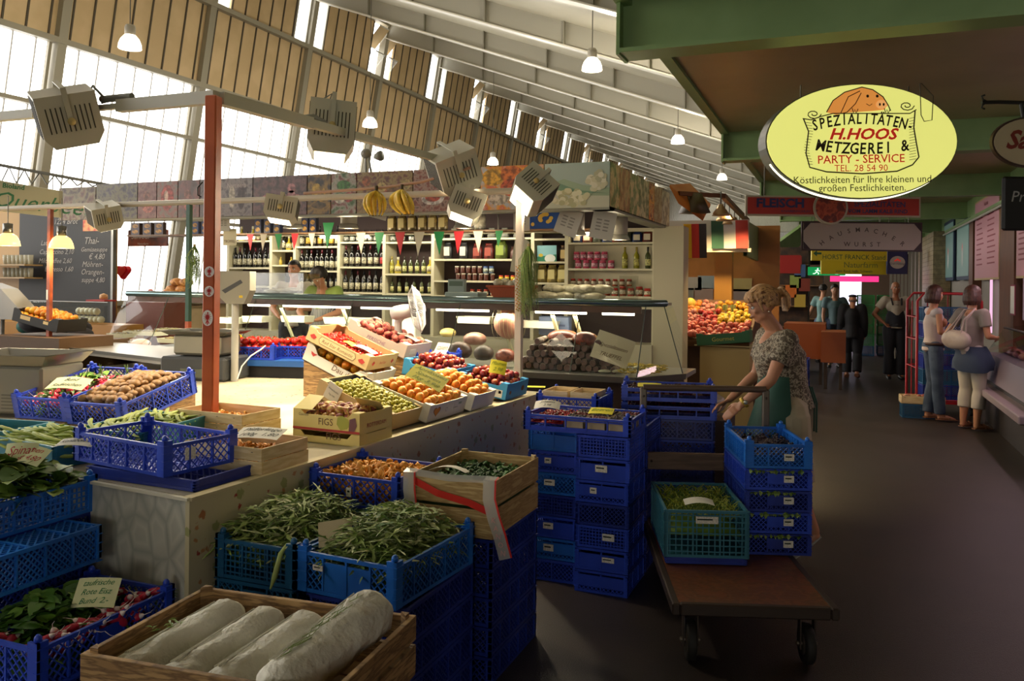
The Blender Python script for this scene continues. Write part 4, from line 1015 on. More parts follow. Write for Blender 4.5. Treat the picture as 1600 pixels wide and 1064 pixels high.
def eagle(mb, T, s):
 mb.disc((0, 0, 0), s, s, str_, y=-.001, T=T); mb.disc((0, 0, 0), s * .93, s * .93, stw, y=-.0014, T=T)
 mb.disc((0, 0, 0), s * .16, s * .3, str_, 14, y=-.0018, T=T)
 mb.add([(s * a, -.0018, s * c) for a, c in ((-.07, .2), (.07, .2), (.1, .55), (.22, .6), (.08, .72), (-.08, .68))], [tuple(range(6))], str_, False, T)
 for sd in (-1, 1):
  for k in range(6):
   a = math.radians(58 - k * 22); l = (.78, .82, .82, .78, .7, .6)[k]
   c_, s_ = math.cos(a), math.sin(a); w = .075
   mb.add([(sd * s * (.1 * c_ - w * s_), -.0018, s * (.12 + .1 * s_ + w * c_)), (sd * s * l * c_, -.0018, s * (.02 + l * s_)), (sd * s * (.1 * c_ + w * s_), -.0018, s * (.12 + .1 * s_ - w * c_))], [(0, 1, 2)], str_, False, T)
  mb.add([(sd * s * .05, -.0018, -s * .2), (sd * s * .38, -.0018, -s * .62), (sd * s * .22, -.0018, -s * .68), (sd * s * .02, -.0018, -s * .34)], [(0, 1, 2, 3)], str_, False, T)
 mb.add([(-s * .06, -.0018, -s * .2), (s * .06, -.0018, -s * .2), (s * .1, -.0018, -s * .78), (-s * .1, -.0018, -s * .78)], [(0, 1, 2, 3)], str_, False, T)
for (py, s, nm) in ((425, .031, 'upper'), (455, .031, 'middle'), (496, .052, 'large lower')):
 z = EYE - (py - 437) * 4.54 / 1300 - CZ
 b = MB(); eagle(b, TR(.008 if s < .04 else -.0, -.0348, z), s if s < .04 else .034);
 o = b.build('eagle_sticker', r); o['label'] = 'round white sticker with a red eagle'
 if s > .04:
  o.scale = (1, 1, 1)
  for v in o.data.vertices: v.co.z = z + (v.co.z - z) * 1.35
b = MB(); b.tube([(-.03, -.05, 1.36), (-.045, -.07, 1.33), (-.05, -.06, 1.29), (-.035, -.05, 1.28)], .004, M('dark_hook', '3a342c', .4, .6), 6); b.build('wire_hook', r)
whm = M('cream_metal', 'b3ae9c', .45); conn = M('grey_plastic', '77756c', .5)
def lampbox(loc, rot, w, d, h, lb, lit, power, tgt=None):
 r_ = root('flood_lamp', loc, 0, lb, 'lamp', 'stall flood lamps', rot=rot)
 b = MB()
 prof = [(-w / 2, h / 2), (w / 2, h / 2), (w / 2, -h * .28), (w * .36, -h / 2), (-w * .36, -h / 2), (-w / 2, -h * .28)]
 b.prism(prof, -d / 2, d / 2, whm, 'y'); b.build('housing', r_)
 b = MB(); dk_ = M('louvre_dark', '3a362c', .8)
 for i in range(17):
  z = h * .42 - i * h * .043
  b.box((w / 2 + .0005, -d * .42, z - h * .012), (w / 2 + .004, d * .42, z + h * .012), dk_)
  b.box((-w / 2 - .0005, -d * .42, z - h * .012), (-w / 2 - .004, d * .42, z + h * .012), dk_)
 for i in range(10):
  x = -w * .36 + i * w * .08
  b.box((x - .003, -d / 2 - .003, -h * .2), (x + .004, -d / 2 - .0005, h * .28), dk_)
 b.build('louvres', r_)
 b = MB(); b.bar((0, -d / 2 - .015, 0), (0, -d / 2 - .015, h * .62), .03, .008, whm, (0, 1, 0)); b.bar((0, d / 2 + .015, 0), (0, d / 2 + .015, h * .62), .03, .008, whm, (0, 1, 0)); b.bar((0, -d / 2 - .015, h * .62), (0, d / 2 + .015, h * .62), .03, .008, whm)
 b.build('bracket', r_)
 b = MB(); b.box((-w * .33, -d * .45, -h / 2 - .004), (w * .33, d * .45, -h / 2 - .001), M('flood_glass_lit', 'fff0d0', .3, emit=5) if lit else M('flood_glass', '8a8a84', .2)); b.build('lens', r_)
 b = MB(); b.lathe([(.022, 0), (.022, .012), (0, .014)], M('yellowed_knob', 'b09a60', .5), T=TR(0, -d / 2 - .019, 0) @ RX(PI / 2), n=12); b.build('knob', r_)
 if power:
  l = bpy.data.lights.new('flood_light', 'AREA'); l.shape = 'RECTANGLE'; l.size = w * .6; l.size_y = d * .8; l.energy = power; l.color = (1, .84, .58); l.spread = dg(115)
  lo = bpy.data.objects.new('flood_light', l); COL.objects.link(lo); lo.parent = r_; lo.location = (0, 0, -h / 2 - .012)
 return r_
dg = math.radians
FLP = 21
lampbox(AT(105, 182, 4.9), (dg(18), dg(-16), dg(52)), .32, .34, .30, 'large louvred flood lamp at the left arm end', True, FLP)
lampbox(AT(518, 205, 5.6), (dg(-6), dg(4), dg(35)), .30, .26, .36, 'louvred flood lamp on the middle of the long arm', True, FLP)
lampbox(AT(708, 265, 6.6), (dg(22), dg(-24), dg(40)), .34, .32, .32, 'louvred flood lamp tilted over at the arm end', True, 0)
lampbox(AT(728, 322, 6.45), (dg(-10), dg(20), dg(25)), .26, .24, .22, 'flood lamp glowing below the pipe beside the tilted one', True, FLP)
lampbox(AT(832, 298, 6.5), (dg(-30), dg(42), dg(10)), .28, .28, .26, 'flood lamp on top of the white post facing left', True, FLP)
lampbox(AT(440, 328, 7.0), (dg(-8), dg(8), dg(30)), .26, .22, .2, 'glowing flood lamp hanging from the pipe right of the orange post', True, FLP * .8)
lampbox(AT(163, 338, 7.9), (dg(15), dg(-15), dg(60)), .26, .26, .22, 'dim flood lamp under the pipe near the blackboard', True, 10)
tr_ = MB(); A0 = AT(338, 152, 4.54); z0 = A0.z
A1 = AT(186, 166, 4.87); A2 = AT(-60, 188, 5.45)
r = root('support_beam', A0, 0, 'grey steel arm running left from the orange post', 'lamp arm')
b = MB(TR(*-A0)); b.bar(A0, A1, .05, .07, whm); b.build('channel', r)
b = MB(TR(*-A0)); b.bar(A1, A1.lerp(A2, .28), .035, .03, whm); b.bar(A1.lerp(A2, .5), A2, .05, .055, whm); b.build('extension', r)
b = MB(TR(*-A0)); c0 = A0.lerp(A1, .85) + Vector((0, 0, .03)); b.tube([c0, A1 + Vector((0, 0, .045)), A1.lerp(A2, .1) + Vector((0, 0, .03)), AT(160, 150, 4.88), AT(145, 134, 4.9), AT(138, 145, 4.9)], .008, conn, 6); b.build('cable', r)
b = MB(TR(*-A0)); b.tube([A1 + Vector((.1, 0, .05)), A1.lerp(A2, .1) + Vector((0, 0, .05))], .022, M('grey_plastic'), 8); b.build('cable_connector', r)
B1 = AT(690, 250, 6.6)
r = root('support_beam', A0, 0, 'grey steel arm running back from the orange post over the counter', 'lamp arm')
b = MB(TR(*-A0)); b.bar(A0 + Vector((0, .03, 0)), A0.lerp(B1, .33), .06, .07, whm); b.build('channel', r)
b = MB(TR(*-A0)); b.bar(A0.lerp(B1, .33), B1, .05, .05, whm); b.build('extension', r)
b = MB(TR(*-A0)); b.tube([A0.lerp(B1, .3) + Vector((0, 0, .02)), A0.lerp(B1, .34) + Vector((0, 0, .05)), A0.lerp(B1, .39) + Vector((0, 0, .03))], .018, M('grey_plastic'), 8); b.build('cable_connector', r)
b = MB(TR(*-A0)); b.tube([AT(498, 178, 5.6), AT(497, 165, 5.6), AT(508, 153, 5.6), AT(519, 146, 5.6), AT(514, 162, 5.6)], .006, M('grey_plastic'), 6); b.build('cable', r)
P0 = AT(813, 298, 6.5); PL = ONY(-60, 322, P0.y - .02)
pw = M('cream_pipe', 'b6ab98', .4)
r = root('overhead_pipe', P0, 0, 'long cream pipe running over the stall from the white post', 'pipe')
b = MB(TR(*-P0)); b.tube([P0 + Vector((.02, 0, 0)), Vector((PL.x, P0.y, P0.z - .01))], .026, pw, 12); b.build('pipe', r)
b = MB(TR(*-P0)); b.tube([AT(475, 302, 7.05), AT(600, 293, 6.72), AT(660, 284, 6.6), AT(735, 262, 6.45)], .012, M('pinkish_rod', 'a07a62', .5), 8); b.build('hanging_rod', r)
for (px, mt, lb, up) in ((79, 'b0522a', 'thin rust-red post under the cream pipe at the left', 0), (296, '2f5a44', 'thin post, green above and orange below, behind the orange post', 1)):
 q = ONY(px, 325, P0.y); m1 = M('post_paint_%d' % px, mt, .5, col2='7a3a22' if px == 79 else '28503c', scale=6)
 rr = root('thin_post', (q.x, q.y, CZ), 0, lb, 'post')
 b = MB(); b.box((-.02, -.02, .45 if up else 0), (.02, .02, P0.z - CZ - .03), m1); b.build('post_shaft', rr)
 if up: b = MB(); b.box((-.0205, -.0205, 0), (.0205, .0205, .45), terra); b.build('post_foot', rr)
 else: b = MB(); b.box((-.021, -.0215, .62), (.0, -.0202, .72), stw); b.build('paper_sticker', rr)
rr = root('white_post', (P0.x, P0.y, CZ), 0, 'white wooden post at the far counter corner with a glittering band', 'post')
b = MB(); b.box((-.026, -.026, 0), (.026, .026, P0.z - CZ - .02), M('white_paint', 'c6bcae', .5)); b.build('post_shaft', rr)
b = MB(); b.box((-.045, -.035, 0), (.045, .035, .05), M('terracotta', 'a85a34', .6)); b.build('post_foot', rr)
b = MB()
for i in range(170):
 z = .62 + (i / 170) * .36; a = i * 2.4; b.ell((.028 * math.cos(a), .028 * math.sin(a), z), (.009, .009, .006), M('tinsel_gold', 'b07a28', .3, .7), 5)
b.build('tinsel_band', rr)
def dill(loc, n, L, w, lb, name='herb_bunch'):
 b = MB(TR(*loc));
 for i in range(n):
  a = R.uniform(0, 6.3); s = R.uniform(.2, 1) * w; l = L * R.uniform(.6, 1)
  b.tube([(0 + .01 * math.cos(a), .01 * math.sin(a), 0), (s * .8 * math.cos(a), s * .8 * math.sin(a), -l * .3), (s * math.cos(a + .6) * .9, s * math.sin(a + .4) * .9, -l)], [.0016, .002, .0008], rk[i % 3], 4)
  for k in range(10):
   t = .3 + .07 * k; p = Vector((s * t * math.cos(a), s * t * math.sin(a), -l * t)); b.tube([p, p + Vector((R.uniform(-.03, .03), R.uniform(-.03, .03), -.03))], [.0015, .0006], rk[i % 3], 3)
 b.tube([(0, 0, .02), (0, 0, -.03)], .012, M('string', 'b0a070', .8), 6)
 tag(b.build(name), lb, 'herb bunch')
dill(AT(826, 385, 6.42), 90, .58, .10, 'bunch of green fronds tied to the white post')
dill(AT(304, 385, 7.4), 55, .38, .10, 'bunch of dill hanging from the thin green post')
ban = M('banana_peel', 'd8b02c', .45, col2=['b8982a', 'e4c23c'], scale=10); bent = M('banana_tip', '4a3a1a', .7)
for bi, (px, py, n, lb) in enumerate(((588, 296, 8, 'left bunch of ripe bananas hanging from the rod'), (628, 294, 10, 'right bunch of ripe bananas hanging from the rod'))):
 p = AT(px, py, 6.72 - bi * .08); r = root('banana_bunch', p, 0, lb, 'bananas')
 b = MB(); b.tube([(0, 0, .03), (0, 0, -.01)], .014, bent, 8); b.build('stalk', r)
 for k in range(n):
  a = -PI * .95 + k * PI * 1.9 / n + bi; sp_ = .022 + .022 * (k % 3)
  pts = []; rs = []
  for i in range(9):
   t = i / 8; out = sp_ * math.sin(PI * t * .8) * 1.5; pts.append((math.cos(a) * out * 1.1 + .05 * t * t * (1 if bi else -.3) - .03 * math.sin(PI * t), math.sin(a) * out * .8, -.01 - .2 * t + .02 * math.sin(PI * t)))
   rs.append((.006, .012, .0175, .0195, .0195, .019, .017, .011, .005)[i])
  b = MB(); b.tube(pts, rs, ban, 7); b.ell(pts[-1], .006, bent, 6); b.build('banana', r)
q = AT(622, 520, 6.5); wp = M('white_plastic', 'cfccc8', .4)
r = root('table_fan', (q.x, q.y, CZ), 0, 'white table fan turned away behind the peach tray', 'fan')
b = MB(); b.lathe([(.13, 0), (.13, .015), (.05, .03), (.035, .06), (.03, .34)], wp, n=20); b.build('stand', r)
mh = EYE - (494 - 443) * 6.5 / 1300 - CZ
b = MB(); b.tube([(0, 0, .34), (.0, 0, mh - .06), (.02, 0, mh - .02)], [.03, .028, .035], wp, 12); b.build('neck', r)
hx = TR(.04, 0, mh + .02) @ RZ(dg(28)) @ RY(dg(80))
b = MB(hx); b.lathe([(0, -.10), (.04, -.095), (.055, -.06), (.058, 0), (.05, .06), (.03, .07)], wp, n=18); b.build('motor_housing', r)
hg = TR(.04, 0, mh + .02) @ RZ(dg(28)) @ RY(dg(78)) @ TR(0, 0, .11)
b = MB(hg); Rg = .185
for k in range(72):
 a = 2 * PI * k / 72; c, s = math.cos(a), math.sin(a)
 b.tube([(c * .03, s * .03, -.055), (c * Rg * .7, s * Rg * .7, -.045), (c * Rg, s * Rg, 0)], .0016, wp, 3); b.tube([(c * .03, s * .03, .06), (c * Rg * .7, s * Rg * .7, .045), (c * Rg, s * Rg, 0)], .0016, wp, 3)
b.tube([(math.cos(2 * PI * k / 40) * Rg, math.sin(2 * PI * k / 40) * Rg, 0) for k in range(41)], .005, wp, 6); b.lathe([(.035, .058), (.03, .068), (0, .07)], wp, n=16)
b.build('wire_guard', r)
for k in range(3):
 b = MB(hg @ RZ(k * 2 * PI / 3)); b.add([(.02, -.01, -.012), (.15, -.05, -.02), (.165, .02, 0), (.12, .07, .018), (.02, .015, .01)], [(0, 1, 2, 3, 4)], M('fan_blade', 'bcc4cc', .3)); b.build('blade', r)
st_ = M('stainless', '74726c', .3, .85); gp = M('grey_scale_body', '7c796e', .5); dkp = M('dark_plastic', '34363a', .5)
def pan(mb, w, d, z, h, mat):
 t = .003
 for s in (0, 1):
  o = -t * s
  vs = [(-w / 2 * .82, -d / 2 * .82, z + t * s), (w / 2 * .82, -d / 2 * .82, z + t * s), (w / 2 * .82, d / 2 * .82, z + t * s), (-w / 2 * .82, d / 2 * .82, z + t * s), (-w / 2 + t * s, -d / 2 + t * s, z + h), (w / 2 - t * s, -d / 2 + t * s, z + h), (w / 2 - t * s, d / 2 - t * s, z + h), (-w / 2 + t * s, d / 2 - t * s, z + h)]
  mb.add(vs, [(0, 1, 2, 3), (0, 1, 5, 4), (1, 2, 6, 5), (2, 3, 7, 6), (3, 0, 4, 7)], mat)
 mb.tube([(-w / 2, -d / 2, z + h), (w / 2, -d / 2, z + h), (w / 2, d / 2, z + h), (-w / 2, d / 2, z + h), (-w / 2, -d / 2, z + h)], .004, mat, 6)
q = AT(40, 560, 5.2); r = root('weighing_scale', (q.x, q.y, CZ), dg(14), 'grey weighing scale with a large steel pan at the left edge', 'scale')
b = MB(); b.box((-.26, -.2, .02), (.26, .2, q.z - CZ - .03), gp, bev=.015); b.build('scale_body', r)
b = MB(); b.box((-.24, -.202, .05), (-.05, -.2, .12), dkp)
for k in range(5): b.box((-.0, -.203, .05 + k * .02), (.2, -.2, .056 + k * .02), M('vent_slit', '5a584f', .7))
b.build('front_panel', r)
b = MB(); pan(b, .62, .46, q.z - CZ - .03, .07, st_); b.build('weighing_pan', r)
q = AT(310, 545, 7.0); r = root('weighing_scale', (q.x, q.y + .1, CZ), dg(10), 'grey weighing scale with wide steel pan behind the orange post', 'scale')
hz = q.z - CZ
b = MB(); b.box((-.30, -.22, .0), (.30, .22, hz - .06), dkp, bev=.02); b.build('scale_body', r)
b = MB(); b.box((-.22, -.16, hz - .05), (.22, .18, hz + .12), gp, bev=.02); b.build('load_cell_cover', r)
b = MB(); pan(b, .62, .42, hz + .12, .03, st_); b.build('weighing_pan', r)
b = MB(); b.box((-.1, -.23, .03), (.1, -.222, .10), M('display_grey', '54584c', .3)); b.build('keypad', r)
q = AT(368, 450, 6.9); r = root('price_display', (q.x, q.y, CZ), dg(15), 'grey two-sided scale display on a pole beside the orange post', 'scale display')
hz = q.z - CZ
b = MB(); b.tube([(0, 0, 0), (0, 0, hz - .1)], .03, M('grey_pole', 'a6a49c', .4), 14); b.build('pole', r)
b = MB(); b.prism([(-.14, -.05), (-.05, -.13), (.1, -.13), (.15, -.02), (.15, .14), (-.11, .14)], -.06, .06, gp, 'y'); b.build('display_housing', r)
b = MB(); b.prism([(-.09, -.02), (.07, .07), (.09, .045), (-.06, -.045)], -.0625, -.0602, dkp, 'y'); b.box((.06, -.062, -.08), (.09, -.0602, -.06), M('yellow_badge', 'c8a828', .5)); b.build('display_window', r)
for o in r.children:
 if not o.name.startswith('pole'): o.location.z = hz
c = [ON(30, 536, 1.0), ON(285, 566, 1.0), ON(345, 548, 1.0), ON(110, 529, 1.0)]
r = root('steel_side_table', (c[0].x, c[0].y, 0), 0, 'steel-topped side table behind the mushroom and radish crates', 'table')
T = TR(-c[0].x, -c[0].y, 0)
b = MB(T); b.prism([(p.x, p.y) for p in c], .96, 1.0, M('brushed_steel', '9a948a', .3, .5)); b.build('table_top', r)
b = MB(T); b.bar((c[0].x, c[0].y, 1.0), (c[1].x, c[1].y, 1.0), .02, .03, st_); b.build('rim', r)
for p in c:
 m_ = MB(T); cx = sum(k.x for k in c) / 4; cy = sum(k.y for k in c) / 4; x = p.x + (cx - p.x) * .12; y = p.y + (cy - p.y) * .12; m_.box((x - .02, y - .02, CZ), (x + .02, y + .02, .96), st_); m_.build('leg', r)
T = tbox(AT(88, 520, 8.3), 8, 12, .55, .4, .13, M('black_print_card', '1d1a16', .5), 'black printed fruit carton at the left edge', texts=(('front', 'rect', (.12, .04), M('print_cream'), -.18, .04, {}), ('front', 'rect', (.06, .03), M('print_cream'), .1, .05, {})), cut=.7)
heap(cit, T, .5, .36, .03, .032, 'clementine', 'orange clementine in the black carton', 'clementine', 'clementines in the black carton', layers=2, mound=.03)
p = T @ Vector((0, 0, 0)); b = MB(); b.box((p.x - .5, p.y - .3, 0), (p.x + .5, p.y + .35, p.z - .1), M('stall_brown', '5a4026', .6)); tag(b.build('fruit_table'), 'brown table below the black carton at the left', 'table')
p = AT(95, 508, 9.3); b = MB(TR(*p)); blk = M('black_cloth', '141216', .9, col2='1e1a20', scale=10)  # heap of cloth shapes standing in for a person leaning over
for (x, y, z, rx, ry, rzz) in ((-.3, 0, .02, .28, .2, .14), (-.05, 0, .05, .24, .2, .13), (.15, .05, -.03, .22, .15, .1), (.3, 0, -.1, .16, .12, .09)): b.ell((x, y, z), (rx, ry, rzz), blk, 14)
b.ell((-.5, 0, -.03), (.15, .12, .09), M('teal_cloth', '1f5a50', .8), 12); tag(b.build('leaning_figure_jacket'), 'black and teal jacket heap standing in for a leaning person', 'jacket')
b = MB(); b.box((p.x - .8, p.y - .3, 0), (p.x + .7, p.y + .3, p.z - .14), M('stall_brown')); tag(b.build('side_table'), 'brown table below the black jacket heap', 'table')
p = AT(25, 475, 8.8); r = root('parasol_shade', p, 0, 'grey slanted metal shade at the left edge', 'shade'); b = MB(); b.prism([(-.6, .1), (-.35, .22), (-.1, .16), (.25, -.1), (.18, -.16), (-.6, -.16)], -.1, .1, M('grey_shade', '8a8884', .5, .3), 'y'); b.build('shade_panel', r)
b = MB(); b.tube([(-.2, 0, -.1), (-.2, 0, -p.z)], .02, M('grey_shade'), 8); b.build('stand', r)
# ======================= delicatessen stand =======================
DY = 7.05; BY = 9.62; XR = -1.9
cream = M('cream_laminate', 'c9c2a4', .45); brownb = M('dark_brown_band', '3c2620', .4); maroon = M('maroon_back', '2c1714', .7)
stl = M('stainless'); chrome = M('chrome_rail', '7e9498', .18, .8); tubew = M('tube_lit', 'fff2d4', .4, emit=5.5)
cg = glassmat('counter_glass', (.97, .99, .97), .1)
XL = ONY(165, 535, 7.0).x
r = root('deli_counter', (XR, 7.0, 0), 0, 'long glazed delicatessen counter with chrome top rail', 'deli counter')
T = TR(-XR, -7.0, 0)
XE = -1.62
b = MB(T); b.prism([(XL, 7.05), (XE, 7.05), (XE + .22, 7.45), (XE + .22, 8.0), (XL, 8.0)], 0, .86, brownb); b.build('base_cabinet', r)
b = MB(T); b.prism([(XL, 6.93), (XE, 6.93), (XE + .32, 7.45), (XE + .32, 8.05), (XL, 8.05)], .86, .90, M('steel_deck', 'a8a79c', .3, .3)); b.build('display_deck', r)
b = MB(T); b.bar((XL, 6.92, .885), (XE, 6.92, .885), .03, .05, stl); b.bar((XE, 6.92, .885), (XE + .32, 7.45, .885), .03, .05, stl); b.build('front_ledge', r)
b = MB(T)
b.add([(XL, 6.96, .91), (XE, 6.96, .91), (XE, 7.28, 1.50), (XL, 7.28, 1.50)], [(0, 1, 2, 3)], cg); b.build('front_glass', r)
b = MB(T); b.add([(XE, 6.96, .91), (XE + .30, 7.45, .91), (XE + .12, 7.5, 1.50), (XE, 7.28, 1.50)], [(0, 1, 2, 3)], cg)
b.add([(XE + .30, 7.45, .91), (XE + .30, 8.0, .91), (XE + .12, 7.9, 1.5), (XE + .12, 7.5, 1.5)], [(0, 1, 2, 3)], cg)
for (p, q) in (((XE, 6.96, .91), (XE, 7.28, 1.5)), ((XE + .3, 7.45, .91), (XE + .12, 7.5, 1.5))): b.tube([p, q], .005, M('glass_edge', '38443c', .2), 5)
b.build('corner_glass', r)
for k in range(5):
 x = XL + (XE - XL) * (k + .5) / 5; m_ = MB(T); m_.bar((x, 6.99, .91), (x, 7.31, 1.5), .006, .006, M('glass_edge')); m_.build('pane_joint', r)
b = MB(T); b.tube([(XL, 7.30, 1.53), (XE, 7.30, 1.53), (XE + .13, 7.5, 1.53)], .033, chrome, 14); b.build('top_rail', r)['label'] = 'blue-grey chrome top rail'
b = MB(T); b.box((XL, 7.30, 1.44), (XE - .05, 7.34, 1.50), M('red_brown_band', '4a2c22', .35)); b.build('brown_band', r)
b = MB(T); b.prism([(XL, 7.30), (XE, 7.30), (XE + .12, 7.5), (XE + .12, 7.85), (XL, 7.85)], 1.505, 1.53, M('deli_top', 'a9aca2', .25)); b.build('top_shelf', r)
for (a, c) in ((385, 418), (440, 545), (562, 628), (680, 762), (835, 915), (940, 990)):
 p = ONY(a, 480, 7.34); q = ONY(c, 480, 7.34); m_ = MB(T); m_.tube([(p.x, 7.37, 1.43), (min(q.x, XE - .02), 7.37, 1.43)], .014, tubew, 8); m_.build('light_tube', r)
for px in (455, 552, 798, 880, 915):
 p = ONY(px, 520, 7.5); m_ = MB(T); m_.bar((p.x, 7.65, .9), (p.x - .10, 7.40, 1.48), .035, .02, M('cream_strut', '9a9878', .4)); m_.build('glass_support', r)
la = area('deli_tube_light', ((XL + XE) / 2, 7.42, 1.40), (dg(12), 0, 0), 5.2, .05, 38, (1, .9, .66))
card((XE - .28, 7.22, 1.12), (dg(72), dg(18), dg(8)), .34, .26, M('cream_card2', 'c8bf9c', .6), ['', 'Spezialitaeten', 'TRUEFFEL'], 'tilted cream card lettered for truffles in the right counter corner', inkm=brn, bend=.02, name='display_card', cat='card', size=.05)
sal = M('salami_casing', '6e5a4c', .7, col2=['44342c', '8e7e70'], scale=14); sali = M('salami_cut', '40281f', .6, col2='5a382c', scale=60); crm = M('fat_cream', 'c9b490', .5)
def mk_salami(L, r_):
 b = MB(); b.tube([(0, -L / 2, 0), (0, -L / 2 + .012, 0), (0, L / 2 - .012, 0), (0, L / 2, 0)], [r_ * .82, r_, r_, r_ * .8], sal, 12)
 b.add([(r_ * .8 * math.cos(2 * PI * k / 12), -L / 2 - .001, r_ * .8 * math.sin(2 * PI * k / 12)) for k in range(12)], [tuple(range(12))], sali)
 o = b.build('t'); me = o.data; bpy.data.objects.remove(o); return me
s1 = mk_salami(.26, .034)
n_ = 0
pA = ONY(812, 575, 7.25).x; pB = ONY(972, 575, 7.25).x
for row in range(5):
 cnt = 13 - row
 for k in range(cnt):
  x = pA + (pB - pA) * (k + .5 + row * .5) / 13.5
  if row == 4 and k % 2: continue
  inst('salami', s1, None, (x, 7.33 + R.uniform(-.02, .02), .935 + row * .058), (R.uniform(-.06, .06), 0, R.uniform(-.12, .12)), 'thick grey-brown salami with its cut end forward in the counter', 'salami', 'salamis piled in the glass counter', scale=R.uniform(.92, 1.05))
hamr = M('ham_red', '742618', .4, col2=['964c34', '561a10'], scale=9); hamf = M('ham_rind', '9a7440', .5)
def ham(px, py, Y, rx, ry, rz_, lb, mt=hamr, fat=hamf, rot=0):
 p = ONY(px, py, Y); r_ = root('cured_ham', p, rot, lb, 'ham')
 b = MB(); b.ell((0, 0, 0), (rx, ry, rz_), mt, 16); b.build('ham_meat', r_)
 b = MB(); b.ell((0, ry * .12, -rz_ * .05), (rx * 1.06, ry * .98, rz_ * 1.03), fat, 16); b.build('ham_rind', r_)
ham(880, 526, 7.42, .15, .10, .065, 'dark red cured ham on top of the salamis, left one'); ham(914, 530, 7.30, .12, .09, .07, 'dark cured ham with golden rind on top of the salamis, right one')
for i, (px, py, Y, rx, rz_, lb, mt) in enumerate(((718, 548, 7.3, .13, .09, 'dark brown round ham wrapped in net left of the white post', M('dark_ham', '3a2218', .5, col2='56382a', scale=14)), (756, 552, 7.3, .10, .08, 'grey-brown pressed sausage block beside the dark ham', M('grey_sausage', '4e3e32', .5, col2='382a20', scale=12)), (790, 556, 7.3, .10, .07, 'reddish dried ham piece below the mortadella', hamr), (742, 530, 7.45, .12, .07, 'pink film-wrapped ham joint above the dark ham', M('pink_meat', 'a07866', .4, col2='845848', scale=9)), (640, 545, 7.4, .11, .06, 'pale cheese wheel behind the fan', M('cheese', 'b09a58', .5)), (700, 520, 7.6, .08, .05, 'small yellow cheese piece behind the fan', M('cheese')))):
 p = ONY(px, py, Y); b = MB(TR(*p)); b.ell((0, 0, 0), (rx, .1, rz_), mt, 14, fn=lambda v: Vector((v.x, v.y, max(-.8, v.z)))); tag(b.build('meat_joint' if i < 4 else 'cheese_piece'), lb, 'meat' if i < 4 else 'cheese')
p = ONY(795, 505, 7.55); r_ = root('mortadella', p, 0, 'large round pink mortadella standing on end behind the white post', 'sausage')
b = MB(); b.ell((0, 0, 0), (.15, .14, .155), M('mortadella_skin', 'a0705c', .45, col2='8e5e4c', scale=6), 20); b.build('sausage_body', r_)
b = MB()
for k in range(7):
 a = (k - 3) * .04; b.tube([(a + .0, math.sin(t) * .143, math.cos(t) * .158) for t in [2 * PI * q / 20 for q in range(21)]], .0018, M('string'), 4)
b.build('string_net', r_)
b = MB()
for i in range(260):
 p = ON(R.uniform(965, 1050), R.uniform(556, 584), .93); a = R.uniform(0, 6.3); l = R.uniform(.02, .05)
 p.x = min(p.x, XE + .1); p.y = max(7.05, min(7.7, p.y)); b.tube([p, p + Vector((l * math.cos(a), l * math.sin(a), R.uniform(0, .03))), p + Vector((l * 1.6 * math.cos(a + .6), l * 1.6 * math.sin(a + .6), .01))], .004, [M('fresh_pasta', 'c8ac3c', .5), M('fresh_pasta_b', 'a8983c', .5)][i % 2], 4)
tag(b.build('fresh_pasta'), 'heap of yellow fresh pasta in the right counter corner', 'pasta', None, 'stuff')
for i in range(7):
 p = ON(945 + i * 10, 582 - (i % 2) * 6, .92); p.y = max(7.02, p.y); b = MB(TR(*p) @ RZ(.4 + i * .2)); b.ell((0, 0, .012), (.06, .02, .016), M('mozzarella_film', 'b8b89a', .3), 8); tag(b.build('wrapped_roll'), 'small film-wrapped roll at the front right of the counter', 'packet', 'wrapped rolls in the right counter corner')
tub = M('white_tub', 'd2cfba', .4)
def dish(px, py, Y, w, d, h, lb, fillm=None, name='serving_tray', cat='tray', mt=tub, grp=None):
 p = ONY(px, py, Y); b = MB(TR(p.x, p.y, max(p.z, .905)))
 t = .008
 b.box((-w / 2, -d / 2, 0), (w / 2, d / 2, .006), mt)
 for s in (-1, 1):
  b.add([(-w / 2, s * d / 2, 0), (w / 2, s * d / 2, 0), (w / 2 * 1.08, s * d / 2 * 1.08, h), (-w / 2 * 1.08, s * d / 2 * 1.08, h)], [(0, 1, 2, 3)], mt)
  b.add([(s * w / 2, -d / 2, 0), (s * w / 2, d / 2, 0), (s * w / 2 * 1.08, d / 2 * 1.08, h), (s * w / 2 * 1.08, -d / 2 * 1.08, h)], [(0, 1, 2, 3)], mt)
 o = tag(b.build(name), lb, cat, grp)
 if fillm:
  b = MB(TR(p.x, p.y, max(p.z, .905)))
  for k in range(26): b.ell((R.uniform(-w / 2 * .85, w / 2 * .85), R.uniform(-d / 2 * .85, d / 2 * .85), h * .8 + R.uniform(0, .012)), (.022, .018, .012), fillm, 6)
  tag(b.build('antipasti'), 'heap filling the ' + lb, 'antipasti', None, 'stuff')
for i, (px, py, Y, c_, lb) in enumerate(((190, 527, 7.5, '2c2a20', 'steel tray of black olives at the left counter end'), (215, 523, 7.7, '6a5a30', 'tray of marinated vegetables behind the olives'), (240, 524, 7.5, '5a3a24', 'tray of brown antipasti right of the olives'), (265, 520, 7.7, '6a6a30', 'tray of green antipasti near the left counter end'), (200, 538, 7.2, '7a2a1c', 'front tray of dried tomatoes at the left counter end'), (270, 535, 7.25, '8a6a34', 'front tray of stuffed peppers by the scale'))):
 dish(px, py, Y, .24, .2, .05, lb, M('anti%d' % i, c_, .35, col2='8a7a40', scale=20))
